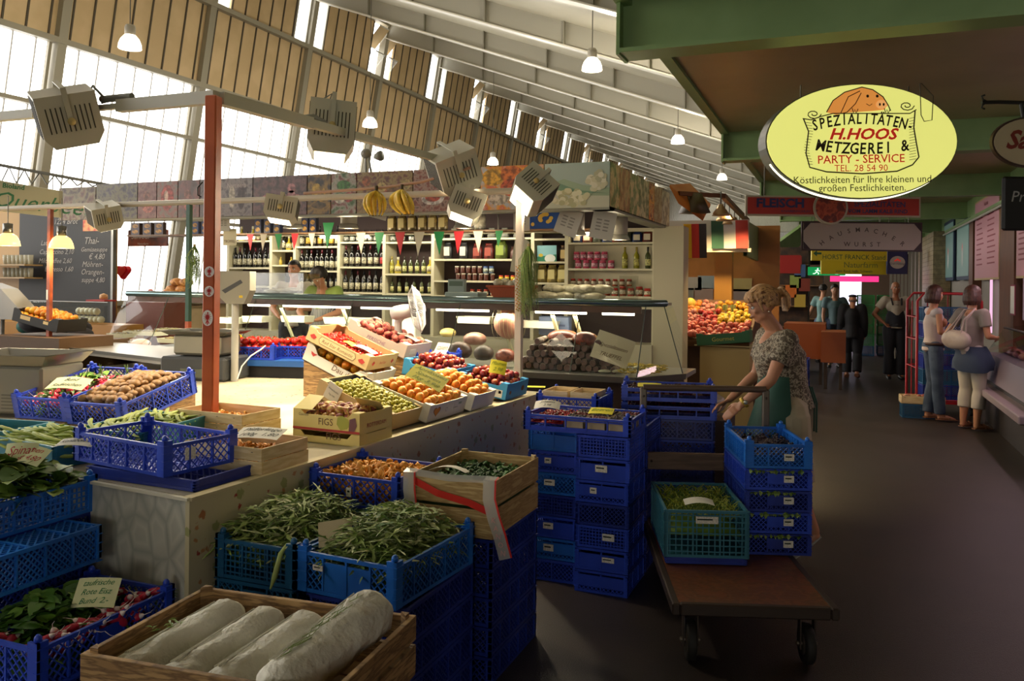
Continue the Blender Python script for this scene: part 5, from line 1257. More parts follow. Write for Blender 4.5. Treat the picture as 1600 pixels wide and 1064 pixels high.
p = ON(215, 532, 1.0); b = MB(TR(p.x + .1, 7.15, .97)); b.ell((0, 0, 0), (.13, .09, .06), M('dish_cover', 'e0b8a8', .1), 14); tag(b.build('white_bowl'), 'shiny pale dome among the antipasti trays', 'bowl')
for i, (px, py, w, lb) in enumerate(((365, 505, .3, 'white plastic tub left of the price display pole'), (402, 503, .26, 'white plastic tub behind the vine tomatoes'), (545, 506, .5, 'white oval platter in front of the shop assistants'), (465, 503, .3, 'white plate by the assistant in white'), (745, 505, .35, 'clear lidded box behind the fan'), (840, 512, .4, 'white dish right of the mortadella'))):
 dish(px, py, 7.75, w, .18, .07, lb, name='plastic_tub', cat='tub')
b = MB(); p = ONY(865, 502, 7.8); b.box((p.x - .16, 7.8, p.z - .14), (p.x + .16, 7.9, p.z + .05), M('blue_box', '6a7a9c', .4), bev=.01); b.box((p.x - .12, 7.797, p.z - .05), (p.x + .12, 7.8, p.z - .03), M('blue_box_dark', '3c4a70', .4)); tag(b.build('storage_box'), 'pale blue storage box behind the salamis', 'box')
b = MB(); p = ONY(630, 502, 7.8); b.box((p.x - .14, 7.8, .9), (p.x + .14, 7.95, p.z + .04), paper, bev=.008); tag(b.build('carton'), 'white carton standing behind the fan motor', 'box')
bagm = M('bread_bag', 'a8a288', .35, col2=['8c866c', 'c2bda4'], scale=9, bump=.5, bscale=30)
for i, (px, py, rx) in enumerate(((850, 462, .14), (875, 464, .12), (900, 463, .14), (925, 464, .12), (860, 451, .12), (885, 449, .13), (912, 453, .12), (935, 460, .12))):
 p = ONY(px, py, 7.55); b = MB(TR(p.x, 7.6 + (i % 3) * .05, 1.535 + (.045 if i < 4 else .115)) @ RZ(R.uniform(-.3, .3))); b.ell((0, 0, 0), (rx, .07, .045), bagm, 14, fn=lambda v: v * (1 + R.uniform(-.05, .05))); tag(b.build('bagged_bread'), 'film-wrapped loaf in the pile on the counter top', 'bread', 'bagged loaves on the deli counter top')
p = ONY(797, 455, 7.5); r_ = root('bread_basket', (p.x, 7.55, 1.535), 0, 'red-brown basket filled with film-wrapped rolls on the counter top', 'basket')
wk = M('wicker', 'a04a24', .6, col2='7c3418', scale=30, kind='wave'); b = MB()
for k in range(2):
 s = 1 - .03 * k
 vs = [(-.14 * s, -.1 * s, 0), (.14 * s, -.1 * s, 0), (.14 * s, .1 * s, 0), (-.14 * s, .1 * s, 0), (-.21 * s, -.14 * s, .13), (.21 * s, -.14 * s, .13), (.21 * s, .14 * s, .13), (-.21 * s, .14 * s, .13)]
 b.add(vs, [(0, 1, 5, 4), (1, 2, 6, 5), (2, 3, 7, 6), (3, 0, 4, 7), (3, 2, 1, 0)], wk)
b.tube([(-.21, -.14, .13), (.21, -.14, .13), (.21, .14, .13), (-.21, .14, .13), (-.21, -.14, .13)], .012, wk, 6); b.build('wicker_body', r_)
for i in range(6): b = MB(); b.ell((-.13 + i * .05, R.uniform(-.05, .05), .15 + R.uniform(0, .03)), (.05, .05, .04), bagm, 10); tag(b.build('wrapped_roll', None, r_.location), 'film-wrapped roll in the red-brown basket', 'bread', 'rolls in the basket')
b = MB(); p = ONY(806, 398, 7.5); b.prism([(-.06, -.16), (.12, -.19), (.14, .12), (.06, .18), (-.01, .15)], 0, .004, M('translucent_paper', 'aaa68c', .5), 'y', TR(*p)); tag(b.build('hanging_paper'), 'pale paper sheet standing in the bread basket', 'paper')
b = MB(); p = ONY(707, 447, 7.6); r_ = root('cash_register', (p.x, 7.62, 1.532), 0, 'grey cash register on the counter top beside the fan', 'cash register')
b = MB(); b.box((-.1, 0, 0), (.28, .22, .07), M('register_grey', '7d8a84', .5), bev=.01); b.build('register_body', r_)
b = MB(); b.box((-.1, .08, .07), (.08, .14, .2), M('register_grey')); b.box((-.085, .077, .13), (.065, .08, .18), M('lcd', '4a5a4a', .3)); b.build('register_display', r_)
lo = M('loaf_crust', 'a8703a', .6, col2=['c8955a', '8a5426'], scale=12)
pz = 1.535
for i, (px, py) in enumerate(((265, 438), (280, 437), (272, 425), (286, 426), (345, 430))):
 p = ONY(px, py, 7.5); b = MB(TR(p.x, 7.55, pz + (.05 if i in (0, 1, 4) else .13))); b.ell((0, 0, 0), (.09, .07, .05), lo, 12); tag(b.build('bread_loaf'), 'round brown loaf on the left end of the deli counter', 'bread', 'loaves on the left of the deli counter')
p0 = ONY(395, 455, 7.45); p1 = ONY(478, 455, 7.45)
r_ = root('sneeze_guard', (p0.x, 7.4, 1.55), 0, 'clear plastic guard box on the counter in front of the assistants', 'plastic guard')
b = MB(); w = p1.x - p0.x; b.box((0, 0, 0), (w, .004, .23), glassmat('clear_plastic', (.9, .9, .88), .25, .1)); b.box((0, .0, .0), (.004, .3, .23), glassmat('clear_plastic')); b.box((w, .0, .0), (w + .004, .3, .23), glassmat('clear_plastic'))
for z in (0, .23): b.tube([(0, 0, z), (w, 0, z)], .003, M('plastic_edge', 'c4c4b4', .3), 5)
b.build('guard_pane', r_)
b = MB(); b.ell((w * .5, .12, .03), (w * .38, .07, .03), bagm, 14); tag(b.build('wrapped_baguettes', None, r_.location), 'wrapped baguettes lying behind the clear guard', 'bread')
p = ONY(960, 462, 7.5); b = MB(); b.box((p.x + .02, 7.6, 1.535), (p.x + .2, 7.604, 1.78), glassmat('clear_plastic')); tag(b.build('clear_screen'), 'clear plastic panel at the right end of the counter top', 'plastic guard')
b = MB(); zt = 2.75
SXL = ONY(356, 400, BY).x; SXR = ONY(1024, 400, BY).x
r = root('wall_shelving', (SXL, BY, 0), 0, 'cream back-wall shelving of bottles, jars and packets', 'shelving')
T = TR(-SXL, -BY, 0)
b = MB(T); b.box((SXL - .05, BY + .30, 0), (SXR, BY + .33, zt), maroon); b.build('back_panel', r)
b = MB(T); b.box((ONY(885, 400, BY).x, BY + .26, 1.4), (SXR, BY + .29, 2.3), cream); b.build('cream_back_panel', r)
b = MB(T); b.box((SXL, BY - .15, 0), (SXR, BY + .3, 1.0), M('tile_cream', 'b8b296', .3)); b.build('base_cabinet', r)
ux = [356, 423, 460, 529, 600, 676, 832, 885, 1022]
for px in ux:
 x = ONY(px, 400, BY).x; m_ = MB(T); m_.box((x - .022, BY, 1.0), (x + .022, BY + .30, 2.32), cream); m_.build('upright', r)
units = [(356, 423, (377, 419, 448)), (423, 460, (392, 415, 448)), (460, 529, (386, 424, 452)), (529, 600, (379, 418, 458)), (600, 676, (379, 429, 460)), (676, 832, (373, 406, 440, 464)), (832, 885, (374, 410, 443)), (885, 1022, (380, 421, 464))]
SH = {}
for ui, (a, c, ys) in enumerate(units):
 xa, xc = ONY(a, 400, BY).x + .022, ONY(c, 400, BY).x - .022
 for si, y in enumerate(ys):
  z = ONY((a + c) / 2, y, BY).z; SH[(ui, si)] = (xa, xc, z)
  m_ = MB(T); m_.box((xa, BY + .005, z - .012), (xc, BY + .30, z + .012), cream); m_.build('shelf', r)
b = MB(T); b.box((SXL, BY - .02, 2.32), (SXR, BY + .3, 2.36), cream); b.build('top_board', r)
for (a, c) in ((357, 396), (500, 530), (560, 575), (900, 960)):
 p, q = ONY(a, 345, BY), ONY(c, 345, BY); m_ = MB(T); m_.tube([(p.x, BY + .02, 2.30), (q.x, BY + .02, 2.30)], .02, tubew, 8); m_.build('light_tube', r)
area('shelf_tube_light', ((SXL + SXR) / 2 - .5, BY - .35, 2.33), (dg(38), 0, 0), 4.2, .08, 24, (1, .9, .68))
def bottle(gl, lab, cap, h, r_, shoulder=.6):
 o = root('bottle', (0, 0, 0))
 gm = M('bottle_%s' % gl, gl, .12, spec=.8); b = MB()
 b.lathe([(r_ * .9, 0), (r_, .006), (r_, h * shoulder), (r_ * .8, h * (shoulder + .07)), (r_ * .36, h * (shoulder + .17)), (r_ * .33, h * .96), (0, h * .96)], gm, n=10); b.build('glass_body', o)
 if lab: b = MB(); b.lathe([(r_ * 1.015, h * .14), (r_ * 1.015, h * .44)], M('label_%s' % lab, lab, .6, col2=M_dark(lab), scale=70, contrast=(.5, .56)), n=10); b.build('bottle_label', o)
 b = MB(); b.lathe([(r_ * .38, h * .8), (r_ * .39, h), (0, h)], M('cap_%s' % cap, cap, .35), n=8); b.build('capsule', o)
 return o
def M_dark(h):
 c = [int(h[i:i + 2], 16) for i in (0, 2, 4)]; return '%02x%02x%02x' % tuple(int(v * .6) for v in c)
BT = Maker(bottle)
def jar(body, lid, lab, h, r_):
 o = root('jar', (0, 0, 0)); b = MB(); b.lathe([(r_ * .95, 0), (r_, .005), (r_, h * .78), (r_ * .85, h * .84)], M('jar_%s' % body, body, .2), n=10); b.build('jar_body', o)
 b = MB(); b.lathe([(r_ * .92, h * .84), (r_ * .92, h), (0, h)], M('lid_%s' % lid, lid, .4), n=10); b.build('lid', o)
 if lab: b = MB(); b.lathe([(r_ * 1.01, h * .22), (r_ * 1.01, h * .66)], M('label_%s' % lab, lab, .6, col2=M_dark(lab), scale=70, contrast=(.5, .56)), n=10); b.build('jar_label', o)
 return o
JT = Maker(jar)
wine = ('15110f', 'cfc7a6', '5a1420', .31, .037); wine2 = ('12140f', 'b9b39a', '16161a', .31, .037); wine3 = ('161210', 'c23a3a', '8a1420', .31, .037)
oil = ('8a8420', 'c9c26a', '9a8838', .27, .036); oil2 = ('39401a', 'd0cc88', '282418', .27, .034); gold = ('b09a34', None, 'c8a848', .2, .045, .5); chi = ('a89830', 'cfc39a', 'c9bfa0', .26, .055, .42)
wherenames = {0: 'far left unit', 1: 'narrow second unit', 2: 'unit behind the staff', 3: 'fourth unit', 4: 'fifth unit', 5: 'wide middle unit', 6: 'unit by the white post', 7: 'right-hand unit'}
shn = {0: 'upper shelf', 1: 'middle shelf', 2: 'lower shelf', 3: 'bottom shelf'}
def fill(u, s, kinds, sp, maker=BT, what='wine bottle', x0=0, x1=1, hmax=None, row=0, word=None, sc=1):
 xa, xc, z = SH[(u, s)]; a = xa + (xc - xa) * x0; c = xa + (xc - xa) * x1
 n = max(1, int((c - a) / sp));
 for i in range(n):
  k = kinds[i % len(kinds)] if len(kinds) < 4 else R.choice(kinds)
  x = a + (c - a) * (i + .5) / n
  maker(k, (x, BY + .08 + R.uniform(-.01, .01) + row * .1, z + .0125 + (0 if not row else 0)), R.uniform(0, 6), '%s on the %s of the %s' % (word or what, shn[s], wherenames[u]), what.split()[-1], '%ss on the %s of the %s' % (word or what, shn[s], wherenames[u]), scale=sc)
fill(0, 0, [('5a1420', 'cfc7a6', '16161a', .16, .035), chi], .10, word='squat yellow or dark bottle', sc=.8)
fill(0, 1, [wine2, wine, wine2], .085, word='dark bottle with pale label', sc=.92)
fill(1, 0, [wine2, chi], .08, word='dark bottle', x0=.3, sc=.8); fill(1, 1, [gold], .12, word='small golden bottle', sc=.55)
fill(2, 0, [wine2, ('15110f', 'd8b048', '16161a', .31, .037)], .085, word='dark wine bottle', sc=.9)
fill(2, 1, [wine, wine2], .082, word='dark red-wine bottle', sc=.95); fill(2, 2, [wine2], .09, word='dark wine bottle', sc=.7)
fill(3, 0, [('3a4034', 'c4c4bc', '16161a', .16, .036)], .085, word='small squat bottle with pale label')
fill(3, 1, [wine, wine2, wine, wine3], .083, word='red-wine bottle with pale label', sc=.93); fill(3, 2, [wine, wine2], .083, word='red-wine bottle with dark capsule', sc=.93)
fill(4, 0, [('3a4034', 'c4c4bc', '16161a', .16, .036)], .12, word='short dark bottle', x1=.6); fill(4, 1, [chi, oil2, oil2, oil, oil], .088, word='olive-oil bottle', sc=.85); fill(4, 2, [oil2, oil2], .1, word='dark green oil bottle', sc=.75)
fill(7, 1, [oil2, oil2, oil, oil, gold], .125, word='green oil bottle', x0=.6, x1=1, sc=.95)
j_br = ('4a2418', 'c9bfa8', None, .09, .032); j_lab = ('7a3a20', 'b03028', 'd4cbb0', .12, .045); j_lab2 = ('a04030', 'b8322c', 'd8cfb4', .10, .042); j_bl = ('5a6a7a', '3a5a9a', 'b0b8a8', .09, .032)
fill(5, 2, [j_br, j_br], .072, JT, 'brown jar', .2, .62); fill(5, 3, [j_lab], .09, JT, 'labelled jar', .35, .7, sc=.7)
xa, xc, z = SH[(5, 2)]
for i in range(7): JT(j_br if i < 5 else j_bl, (xa + (xc - xa) * (.22 + i * .06), BY + .08, z + .105), 0, 'brown jar in the upper layer, wide middle unit', 'jar', 'stacked jars on the wide middle unit')
for i in range(5): JT(('c9762c', 'b8322c', 'd4c43c', .07, .03), (xa + (xc - xa) * (.68 + i * .06), BY + .08, z + .0125), 0, 'small orange jar on the lower shelf of the wide middle unit', 'jar', 'small orange jars on the wide middle unit')
fill(7, 2, [j_lab, j_lab2], .098, JT, 'red-lidded jar', .02, .98, sc=.95)
xa, xc, z = SH[(7, 2)]
for i in range(9): JT(j_lab, (xa + (xc - xa) * (.04 + i * .085), BY + .08, z + .13), 0, 'red-lidded jar in the upper layer on the lower shelf by the pillar', 'jar', 'upper layer of red-lidded jars by the pillar')
fill(7, 1, [('b0405a', 'c05a70', 'd8a8b4', .1, .04)], .1, JT, 'pink jar', .05, .55)
xa, xc, z = SH[(7, 1)]
for i in range(5): JT(('b0405a', 'c05a70', 'd8a8b4', .1, .04), (xa + (xc - xa) * (.08 + i * .085), BY + .08, z + .115), 0, 'pink jar in the upper layer behind the clear panel', 'jar', 'upper layer of pink jars')
def bag(c, lab, h, w):
 o = root('packet', (0, 0, 0)); b = MB(); m_ = M('bag_%s' % c, c, .3, col2=M_dark(c), scale=14, bump=.3, bscale=40)
 vs = [];
 for (z, s, t) in ((0, .9, .8), (h * .1, 1, 1), (h * .7, 1, .9), (h * .88, .7, .35), (h * .93, .62, .25), (h, .8, .2)):
  for k in range(10):
   a = 2 * PI * k / 10; vs.append((w / 2 * s * math.cos(a), w * .3 * t * math.sin(a), z))
 fs = [(i * 10 + k, i * 10 + (k + 1) % 10, (i + 1) * 10 + (k + 1) % 10, (i + 1) * 10 + k) for i in range(5) for k in range(10)] + [tuple(range(10))[::-1], tuple(range(50, 60))]
 b.add(vs, fs, m_, True); b.build('bag', o)
 if lab: b = MB(); b.box((-w * .3, -w * .3 - .006, h * .2), (w * .3, -w * .3, h * .72), M('label_%s' % lab, lab, .6)); b.build('bag_label', o)
 return o
BG = Maker(bag)
def bags(u, s, kinds, x0, x1, n, word):
 xa, xc, z = SH[(u, s)]
 for i in range(n): BG(kinds[i % len(kinds)], (xa + (xc - xa) * (x0 + (x1 - x0) * (i + .5) / n), BY + .12, z + .0125), 0, '%s on the %s of the %s' % (word, shn[s], wherenames[u]), 'packet', '%ss on the %s of the %s' % (word, shn[s], wherenames[u]))
bags(5, 1, [('1e1e22', 'c9c2b4', .22, .13)], .02, .36, 2, 'black coffee packet'); bags(5, 1, [('6a1e18', '8a3a2a', .2, .14)], .36, .6, 2, 'dark red packet'); bags(5, 1, [('5a6a1e', '7a8a34', .24, .17), ('4a2418', None, .16, .12)], .6, 1, 3, 'green or brown packet')
bags(6, 2, [('b09a54', 'cabd80', .22, .14)], 0, 1, 3, 'yellow pasta bag'); bags(6, 1, [('6a4a24', 'c2a870', .2, .11)], .75, 1, 1, 'brown pasta bag'); bags(7, 0, [('23346a', 'c9bfa8', .13, .13), ('7a3020', 'c9bfa8', .14, .13), ('3a4034', None, .14, .12)], .02, .98, 8, 'bright packet')
bags(3, 0, [('4a5a4a', None, .14, .1)], .8, 1, 1, 'small packet'); bags(5, 0, [('8a8a7c', None, .13, .12)], .1, .9, 6, 'pale packet')
xa, xc, z = SH[(6, 1)]; b = MB(); b.box((xa + .02, BY + .05, z + .013), (xa + .27, BY + .06, z + .21), M('poster_sky', '8ac0c8', .5)); b.add([(xa + .02, BY + .049, z + .07), (xa + .27, BY + .049, z + .10), (xa + .27, BY + .049, z + .013), (xa + .02, BY + .049, z + .013)], [(0, 3, 2, 1)], M('poster_green', '2a7a5a', .5)); b.disc((xa + .19, 0, z + .05), .07, .05, M('poster_white', 'd8dcd8', .5), y=BY + .048); b.disc((xa + .07, 0, z + .09), .03, .02, M('poster_yellow', 'c8b030', .5), y=BY + .048); tag(b.build('picture_card'), 'pale blue landscape picture card on the shelf right of the white post', 'picture')
b = MB(); pl_ = ONY(1047, 400, 9.7).x; pr_ = ONY(1075, 400, 9.7).x
b.box((SXR, BY - .1, 0), (pr_ - .02, 9.85, 2.37), M('pillar_cream', 'b7ae90', .5)); tag(b.build('stand_pillar'), 'cream pillar closing the right end of the deli stand', 'pillar')
r = root('hanging_shelf', (XL, 8.1, 2.26), 0, 'narrow brown shelf hung above the deli counter', 'shelf')
hx0 = ONY(200, 352, 8.1).x
b = MB(); b.box((hx0 - XL, -.02, -.02), (XR - .25 - XL, .22, 0), M('shelf_brown', '7a5a3a', .5)); b.build('board', r)
for k in range(6): x = hx0 - XL + (XR - .25 - hx0) * k / 5; m_ = MB(); m_.bar((x, .1, 0), (x, .1, .42), .012, .012, stl); m_.build('hanger', r)
def box_pkg(c, c2, w, h, d):
 o = root('food_box', (0, 0, 0)); b = MB(); b.box((-w / 2, -d / 2, 0), (w / 2, d / 2, h), M('bx_%s' % c, c, .4)); b.build('carton', o)
 b = MB();
 for k in range(2):
  b.disc((0, 0, h * (.28 + .44 * k)), w * .36, h * .16, M('bp_%s' % c2, c2, .5, col2=M_dark(c2), scale=30), 12, y=-d / 2 - .001)
 b.build('printed_front', o); return o
BX = Maker(box_pkg)
def row(px0, px1, n, key, z, word, mk=BX, Y=8.2):
 for i in range(n):
  x = ONY(px0 + (px1 - px0) * (i + .5) / n, 345, Y).x
  mk(key, (x, Y, z), 0, '%s on the narrow hanging shelf' % word, 'packet', '%ss on the narrow hanging shelf' % word)
row(398, 442, 3, ('1c2548', 'b88a3a', .09, .17, .06), 2.262, 'dark blue pasta box'); row(472, 497, 2, ('1c2548', 'b88a3a', .09, .17, .06), 2.262, 'navy box beside the second lamp')
row(205, 260, 3, ('3a2020', 'c8903a', .14, .16, .06), 2.262, 'brown printed box'); row(300, 330, 2, ('23305a', 'c8903a', .1, .16, .06), 2.262, 'blue printed box')
row(605, 700, 6, ('a08a4a', 'c2b27a', .2, .12), 2.262, 'yellow pasta bag', BG); row(740, 760, 1, ('b8b09a', None, .2, .14), 2.262, 'pale pasta bag', BG)
p = ONY(852, 345, 8.15); b = MB(); b.box((p.x - .22, 8.1, 2.262), (p.x + .24, 8.2, 2.46), M('big_blue_box', '1c3f7c', .35))
for k in range(16): a = R.uniform(0, 6.3); b.disc((p.x + .02 + .06 * math.cos(a), 0, 2.37 + .04 * math.sin(a)), .024, .02, M('pasta_print', 'c8a040', .5), 10, y=8.099 - k * .0002)
b.disc((p.x - .12, 0, 2.31), .02, .02, M('pasta_print'), 10, y=8.098); tag(b.build('pasta_carton'), 'large blue carton printed with golden pasta on the hanging shelf', 'packet')
def pend(w, h):
 o = root('pendant_lamp', (0, 0, 0)); b = MB(); b.lathe([(w * .38, .03), (w * .38, h), (0, h)], M('lamp_grey', 'a09a8c', .4), n=18); b.build('lamp_body', o)
 b = MB(); b.lathe([(w * .38, .05), (w * .46, .01), (w * .47, 0)], M('lamp_glass', 'a8a498', .2), n=18); b.build('glass_skirt', o)
 b = MB(); b.lathe([(0, .004), (w * .46, .004)], M('lamp_lit', 'fff0cc', .3, emit=5), n=18); b.build('bulb_disc', o)
 b = MB(); b.tube([(0, 0, h), (0, 0, h + .35)], .006, conn, 6); b.build('cable', o)
 return o
PD = Maker(pend)
for i, (px, py, Y) in enumerate(((345, 358, 7.8), (458, 357, 7.8), (545, 357, 7.8), (725, 357, 7.8), (898, 368, 7.5), (966, 375, 7.9), (82, 337, 8.3))):
 p = ONY(px, py, Y); PD((.24, .22), (p.x, p.y, p.z), 0, ['pendant lamp just right of the orange post', 'pendant lamp over the green-shirted assistant', 'pendant lamp left of the bananas', 'pendant lamp below the tilted flood lamps', 'pendant lamp under the cauliflower picture', 'rightmost pendant lamp of the deli', 'pendant lamp at the blackboard'][i], 'lamp', None)
 l = bpy.data.lights.new('pendant_light', 'POINT'); l.energy = 7; l.color = (1, .84, .58); l.shadow_soft_size = .08; lo_ = bpy.data.objects.new('pendant_light', l); COL.objects.link(lo_); lo_.location = (p.x, p.y, p.z - .06)
for i, (px, py, w, h, rot) in enumerate(((888, 347, .22, .24, .35), (942, 352, .22, .25, .2), (815, 344, .16, .2, 0), (350, 347, .15, .2, 0), (590, 332, .22, .12, .25))):
 p = ONY(px, py, 7.25); b = MB(TR(*p) @ RY(rot)); b.box((-w / 2, 0, -h / 2), (w / 2, .004, h / 2), M('price_board', 'a9a598', .6))
 for k in range(2):
  for q in range(4): b.box((-w * .3 + k * w * .32, -.001, -h * .2 + q * h * .12), (-w * .08 + k * w * .32, 0, -h * .15 + q * h * .12), M('board_print', '77736a', .6))
 tag(b.build('price_board'), ['left slanted price board under the cauliflower picture', 'right slanted price board under the cauliflower picture', 'small upright price board left of the white post', 'price board beside the orange post', 'small price board behind the bananas'][i], 'price board')
pen = dict(r=M('pennant_red', 'b8202a', .6), g=M('pennant_green', '0a7a3c', .6), w=M('pennant_white', 'b8b09a', .6))
ps = [(391, 'r', .9), (412, 'w', .9), (435, 'g', .9), (461, 'r', .9), (487, 'w', .8), (513, 'g', 1.35), (564, 'w', 1.1), (593, 'g', 1.1), (625, 'r', 1.15), (655, 'w', 1.2), (686, 'g', 1.15), (717, 'r', 1.1), (747, 'w', 1.05), (780, 'g', .8)]
for i, (px, c, s) in enumerate(ps):
 p = ONY(px, 352, 8.05); w = .11 * s; h = .22 * s; z = 2.245 + (.12 if px == 513 else 0)
 b = MB(); b.add([(p.x - w / 2, 8.05, z), (p.x + w / 2, 8.05, z), (p.x + .01 * (-1) ** i, 8.045, z - h), (p.x - w / 2, 8.053, z), (p.x + w / 2, 8.053, z), (p.x + .01 * (-1) ** i, 8.048, z - h)], [(0, 2, 1), (3, 4, 5), (0, 1, 4, 3), (1, 2, 5, 4), (2, 0, 3, 5)], pen[c])
 nth = sum(1 for q in ps[:i + 1] if q[1] == c)
 tag(b.build('pennant'), '%s triangular pennant, %s of its colour counted from the left' % ({'r': 'red', 'g': 'green', 'w': 'cream'}[c], ['first', 'second', 'third', 'fourth', 'fifth'][nth - 1]), 'pennant', 'pennants of the bunting')
def pic(name, cols, scale=9, kind='noise'):
 return M(name, cols[0], .45, col2=list(cols[1:]) + [cols[0]], scale=scale * 1.5, kind=kind, contrast=(.28, .75), detail=4)
zb0, zb1 = 2.37, 2.77
r = root('picture_banner', (XR, DY, zb0), 0, 'long banner of food photographs round the top of the deli stand', 'banner')
T = TR(-XR, -DY, -zb0)
xs = [92, 150, 215, 245, 278, 312, 345, 395, 480, 517, 557, 645, 750, 850, 951]
dk3 = lambda c: ''.join('%02x' % int(int(c[i:i + 2], 16) * .78) for i in (0, 2, 4))
pcs = [('3a2a22', '8a5a44', 'a89a70', '5a3a34'), ('34303a', '5a5464', '8a8468', '4a4450'), ('4a3430', '8a5a5a', 'a07a74'), ('5a3a36', 'a06a62', '8a8078'), ('5a4440', '94605a', '6a5a58'), ('3a3436', '6a5a5c', '7a7072'), ('5a4c50', '8a7c80', 'a09490', '4a3c40'), ('3c2c2c', '5a4444', '8a6260'), ('2a2422', 'a8843c', '3a302a'), ('3c5a2c', '8a3a34', 'b8b4a4', '4a6a3a'), ('4c2c22', '7a4a3a', 'a8925a', '6a3a34'), ('6a3a30', '8a4434', 'b09080', '5a3028'), ('b8b0a0', 'b85a3a', 'c88a2a', '9aa0a8')]
for i in range(len(xs) - 1):
 x0, x1 = ONY(xs[i], 300, DY).x + .006, ONY(xs[i + 1], 300, DY).x - .006
 if i == 13: break
 m_ = MB(T); m_.box((x0, DY, zb0), (x1, DY + .02, zb1 + (0 if i else -.03)), pic('picture_%d' % i, tuple(dk3(c_) for c_ in pcs[i]) if i < 12 else pcs[i], 7 + (i % 4) * 2))
 w = x1 - x0
 def D(fx, fz, rx, rz_, c, k=0): m_.disc((x0 + w * fx, 0, zb0 + .4 * fz), rx, rz_, M('pd_' + c, c, .5, col2=M_dark(c), scale=24), 18, y=DY - .0012 - k * .0004)
 if i in (3,): D(.5, .55, .09, .14, 'a8504a'); D(.45, .6, .03, .06, 'c8a89a', 1)
 if i in (2, 4): D(.55, .3, .08, .06, 'b0706a'); D(.45, .62, .05, .05, '8a6058', 1)
 if i == 6: D(.35, .5, .04, .12, 'c4b8a8'); D(.65, .5, .05, .13, '4a3a3a'); m_.text('Norcineria', .07, M('banner_script', 'b8aca8', .5), (x0 + x1) / 2, zb0 + .3, DY - .002, sx=.8)
 if i == 7:
  for fx, fz in ((.25, .42), (.4, .4), (.62, .4), (.72, .5), (.82, .4), (.72, .68)): D(fx, fz, .05, .05, 'b0787a')
 if i == 8: D(.4, .55, .06, .09, 'b8943c'); D(.6, .5, .05, .08, 'a8843c', 1); D(.5, .22, .09, .03, '5a4a30')
 if i == 9: D(.35, .35, .06, .04, 'c8c0b0'); D(.7, .4, .06, .05, '9a3a3a', 1); D(.5, .7, .08, .05, '4a7a3a', 2)
 if i == 10:
  for k in range(9): D(R.uniform(.1, .9), R.uniform(.3, .8), .05, .05, ['9a5a3a', 'a8925a', '6a4a2a'][k % 3], k)
 if i == 11: D(.3, .3, .12, .06, 'c8c0b8'); D(.3, .33, .08, .04, 'a8442c', 1); D(.75, .6, .08, .07, 'b0783c', 2); D(.75, .25, .1, .06, 'c0b0a0', 3)
 if i == 12:
  for k, (fx, fz, c) in enumerate(((.2, .75, 'd8a030'), (.5, .8, 'c86a2a'), (.8, .8, 'd88a1c'), (.7, .35, 'c8c4bc'), (.3, .3, 'c8b8a4'), (.5, .5, 'b8502a'))): D(fx, fz, .11, .08, c, k)
 m_.build('picture_panel', r)
x0, x1 = ONY(850, 300, DY).x + .006, XR
m_ = MB(T); m_.box((x0, DY, zb0), (x1, DY + .02, zb1), M('pic_sky', '9aa79a', .5)); w = x1 - x0
m_.add([(x0, DY - .001, zb0 + .2), (x0 + w * .3, DY - .001, zb0 + .26), (x0 + w * .6, DY - .001, zb0 + .2), (x1, DY - .001, zb0 + .17), (x1, DY - .001, zb0), (x0, DY - .001, zb0)], [(5, 4, 3, 2, 1, 0)], M('pic_hill', '8fa082', .5))
m_.add([(x0, DY - .002, zb0 + .24), (x0 + w * .2, DY - .002, zb0 + .23), (x0 + w * .5, DY - .002, zb0 + .16), (x1, DY - .002, zb0 + .12), (x0, DY - .002, zb0 + .15)], [(4, 3, 2, 1, 0)], M('pic_hill2', '6c8a6c', .5))
m_.add([(x0, DY - .0025, zb0 + .12), (x1, DY - .0025, zb0 + .1), (x1, DY - .0025, zb0), (x0, DY - .0025, zb0)], [(3, 2, 1, 0)], M('pic_pale', 'b8b8a0', .5))
for k in range(44):
 a = R.uniform(0, 6.3); q = R.uniform(0, 1) ** .5
 m_.disc((x0 + w * .42 + .17 * q * math.cos(a), 0, zb0 + .09 + .07 * q * math.sin(a)), .03, .025, M('pic_cauli_%d' % (k % 3), ('c4bd94', 'aca67c', 'd2ccaa')[k % 3], .6), 9, y=DY - .003 - k * .0001)
for k in range(30):
 a = R.uniform(0, 6.3); q = R.uniform(0, 1) ** .5
 m_.disc((x0 + w * .8 + .09 * q * math.cos(a), 0, zb0 + .24 + .08 * q * math.sin(a)), .028, .025, M('pic_caulb_%d' % (k % 3), ('c0ba98', 'a8a484', 'cec8ae')[k % 3], .6), 9, y=DY - .004 - k * .0001)
m_.build('cauliflower_picture', r)['label'] = 'picture of pale cauliflowers before green hills'
ys = [DY, DY + .35, DY + .75, DY + 1.15, DY + 1.6, DY + 1.85, DY + 2.25, DY + 2.7]
bri = lambda c: ''.join('%02x' % min(255, int(int(c[i:i + 2], 16) * 1.3)) for i in (0, 2, 4))
spc = [('8a6a44', 'b8a070', '5a6a34'), ('6a6a40', 'a88a5a', '8a5a34'), ('a08a60', '5a6a3a', 'b8a07a'), ('8a8a70', '5a5a34', 'b0a080'), ('b8502a', 'd88a3a', '5a2018'), ('b0a080', '7a5a3a', '9a8a6a'), ('9a8a74', '7a6a58', 'b0a490')]
for i in range(7):
 m_ = MB(T); m_.box((XR - .02, ys[i] + .01, zb0), (XR, ys[i + 1] - .01, zb1), pic('side_picture_%d' % i, tuple(bri(c_) for c_ in spc[i]), 6))
 if i == 4:
  for k in range(2): m_.box((XR, ys[i] + .05, zb0 + .04 + k * .19), (XR + .002, ys[i + 1] - .05, zb0 + .19 + k * .19), M('glow_orange', 'd87a30', .4, col2=['e8b070', '8a3018'], scale=14))
 m_.build('picture_panel', r)
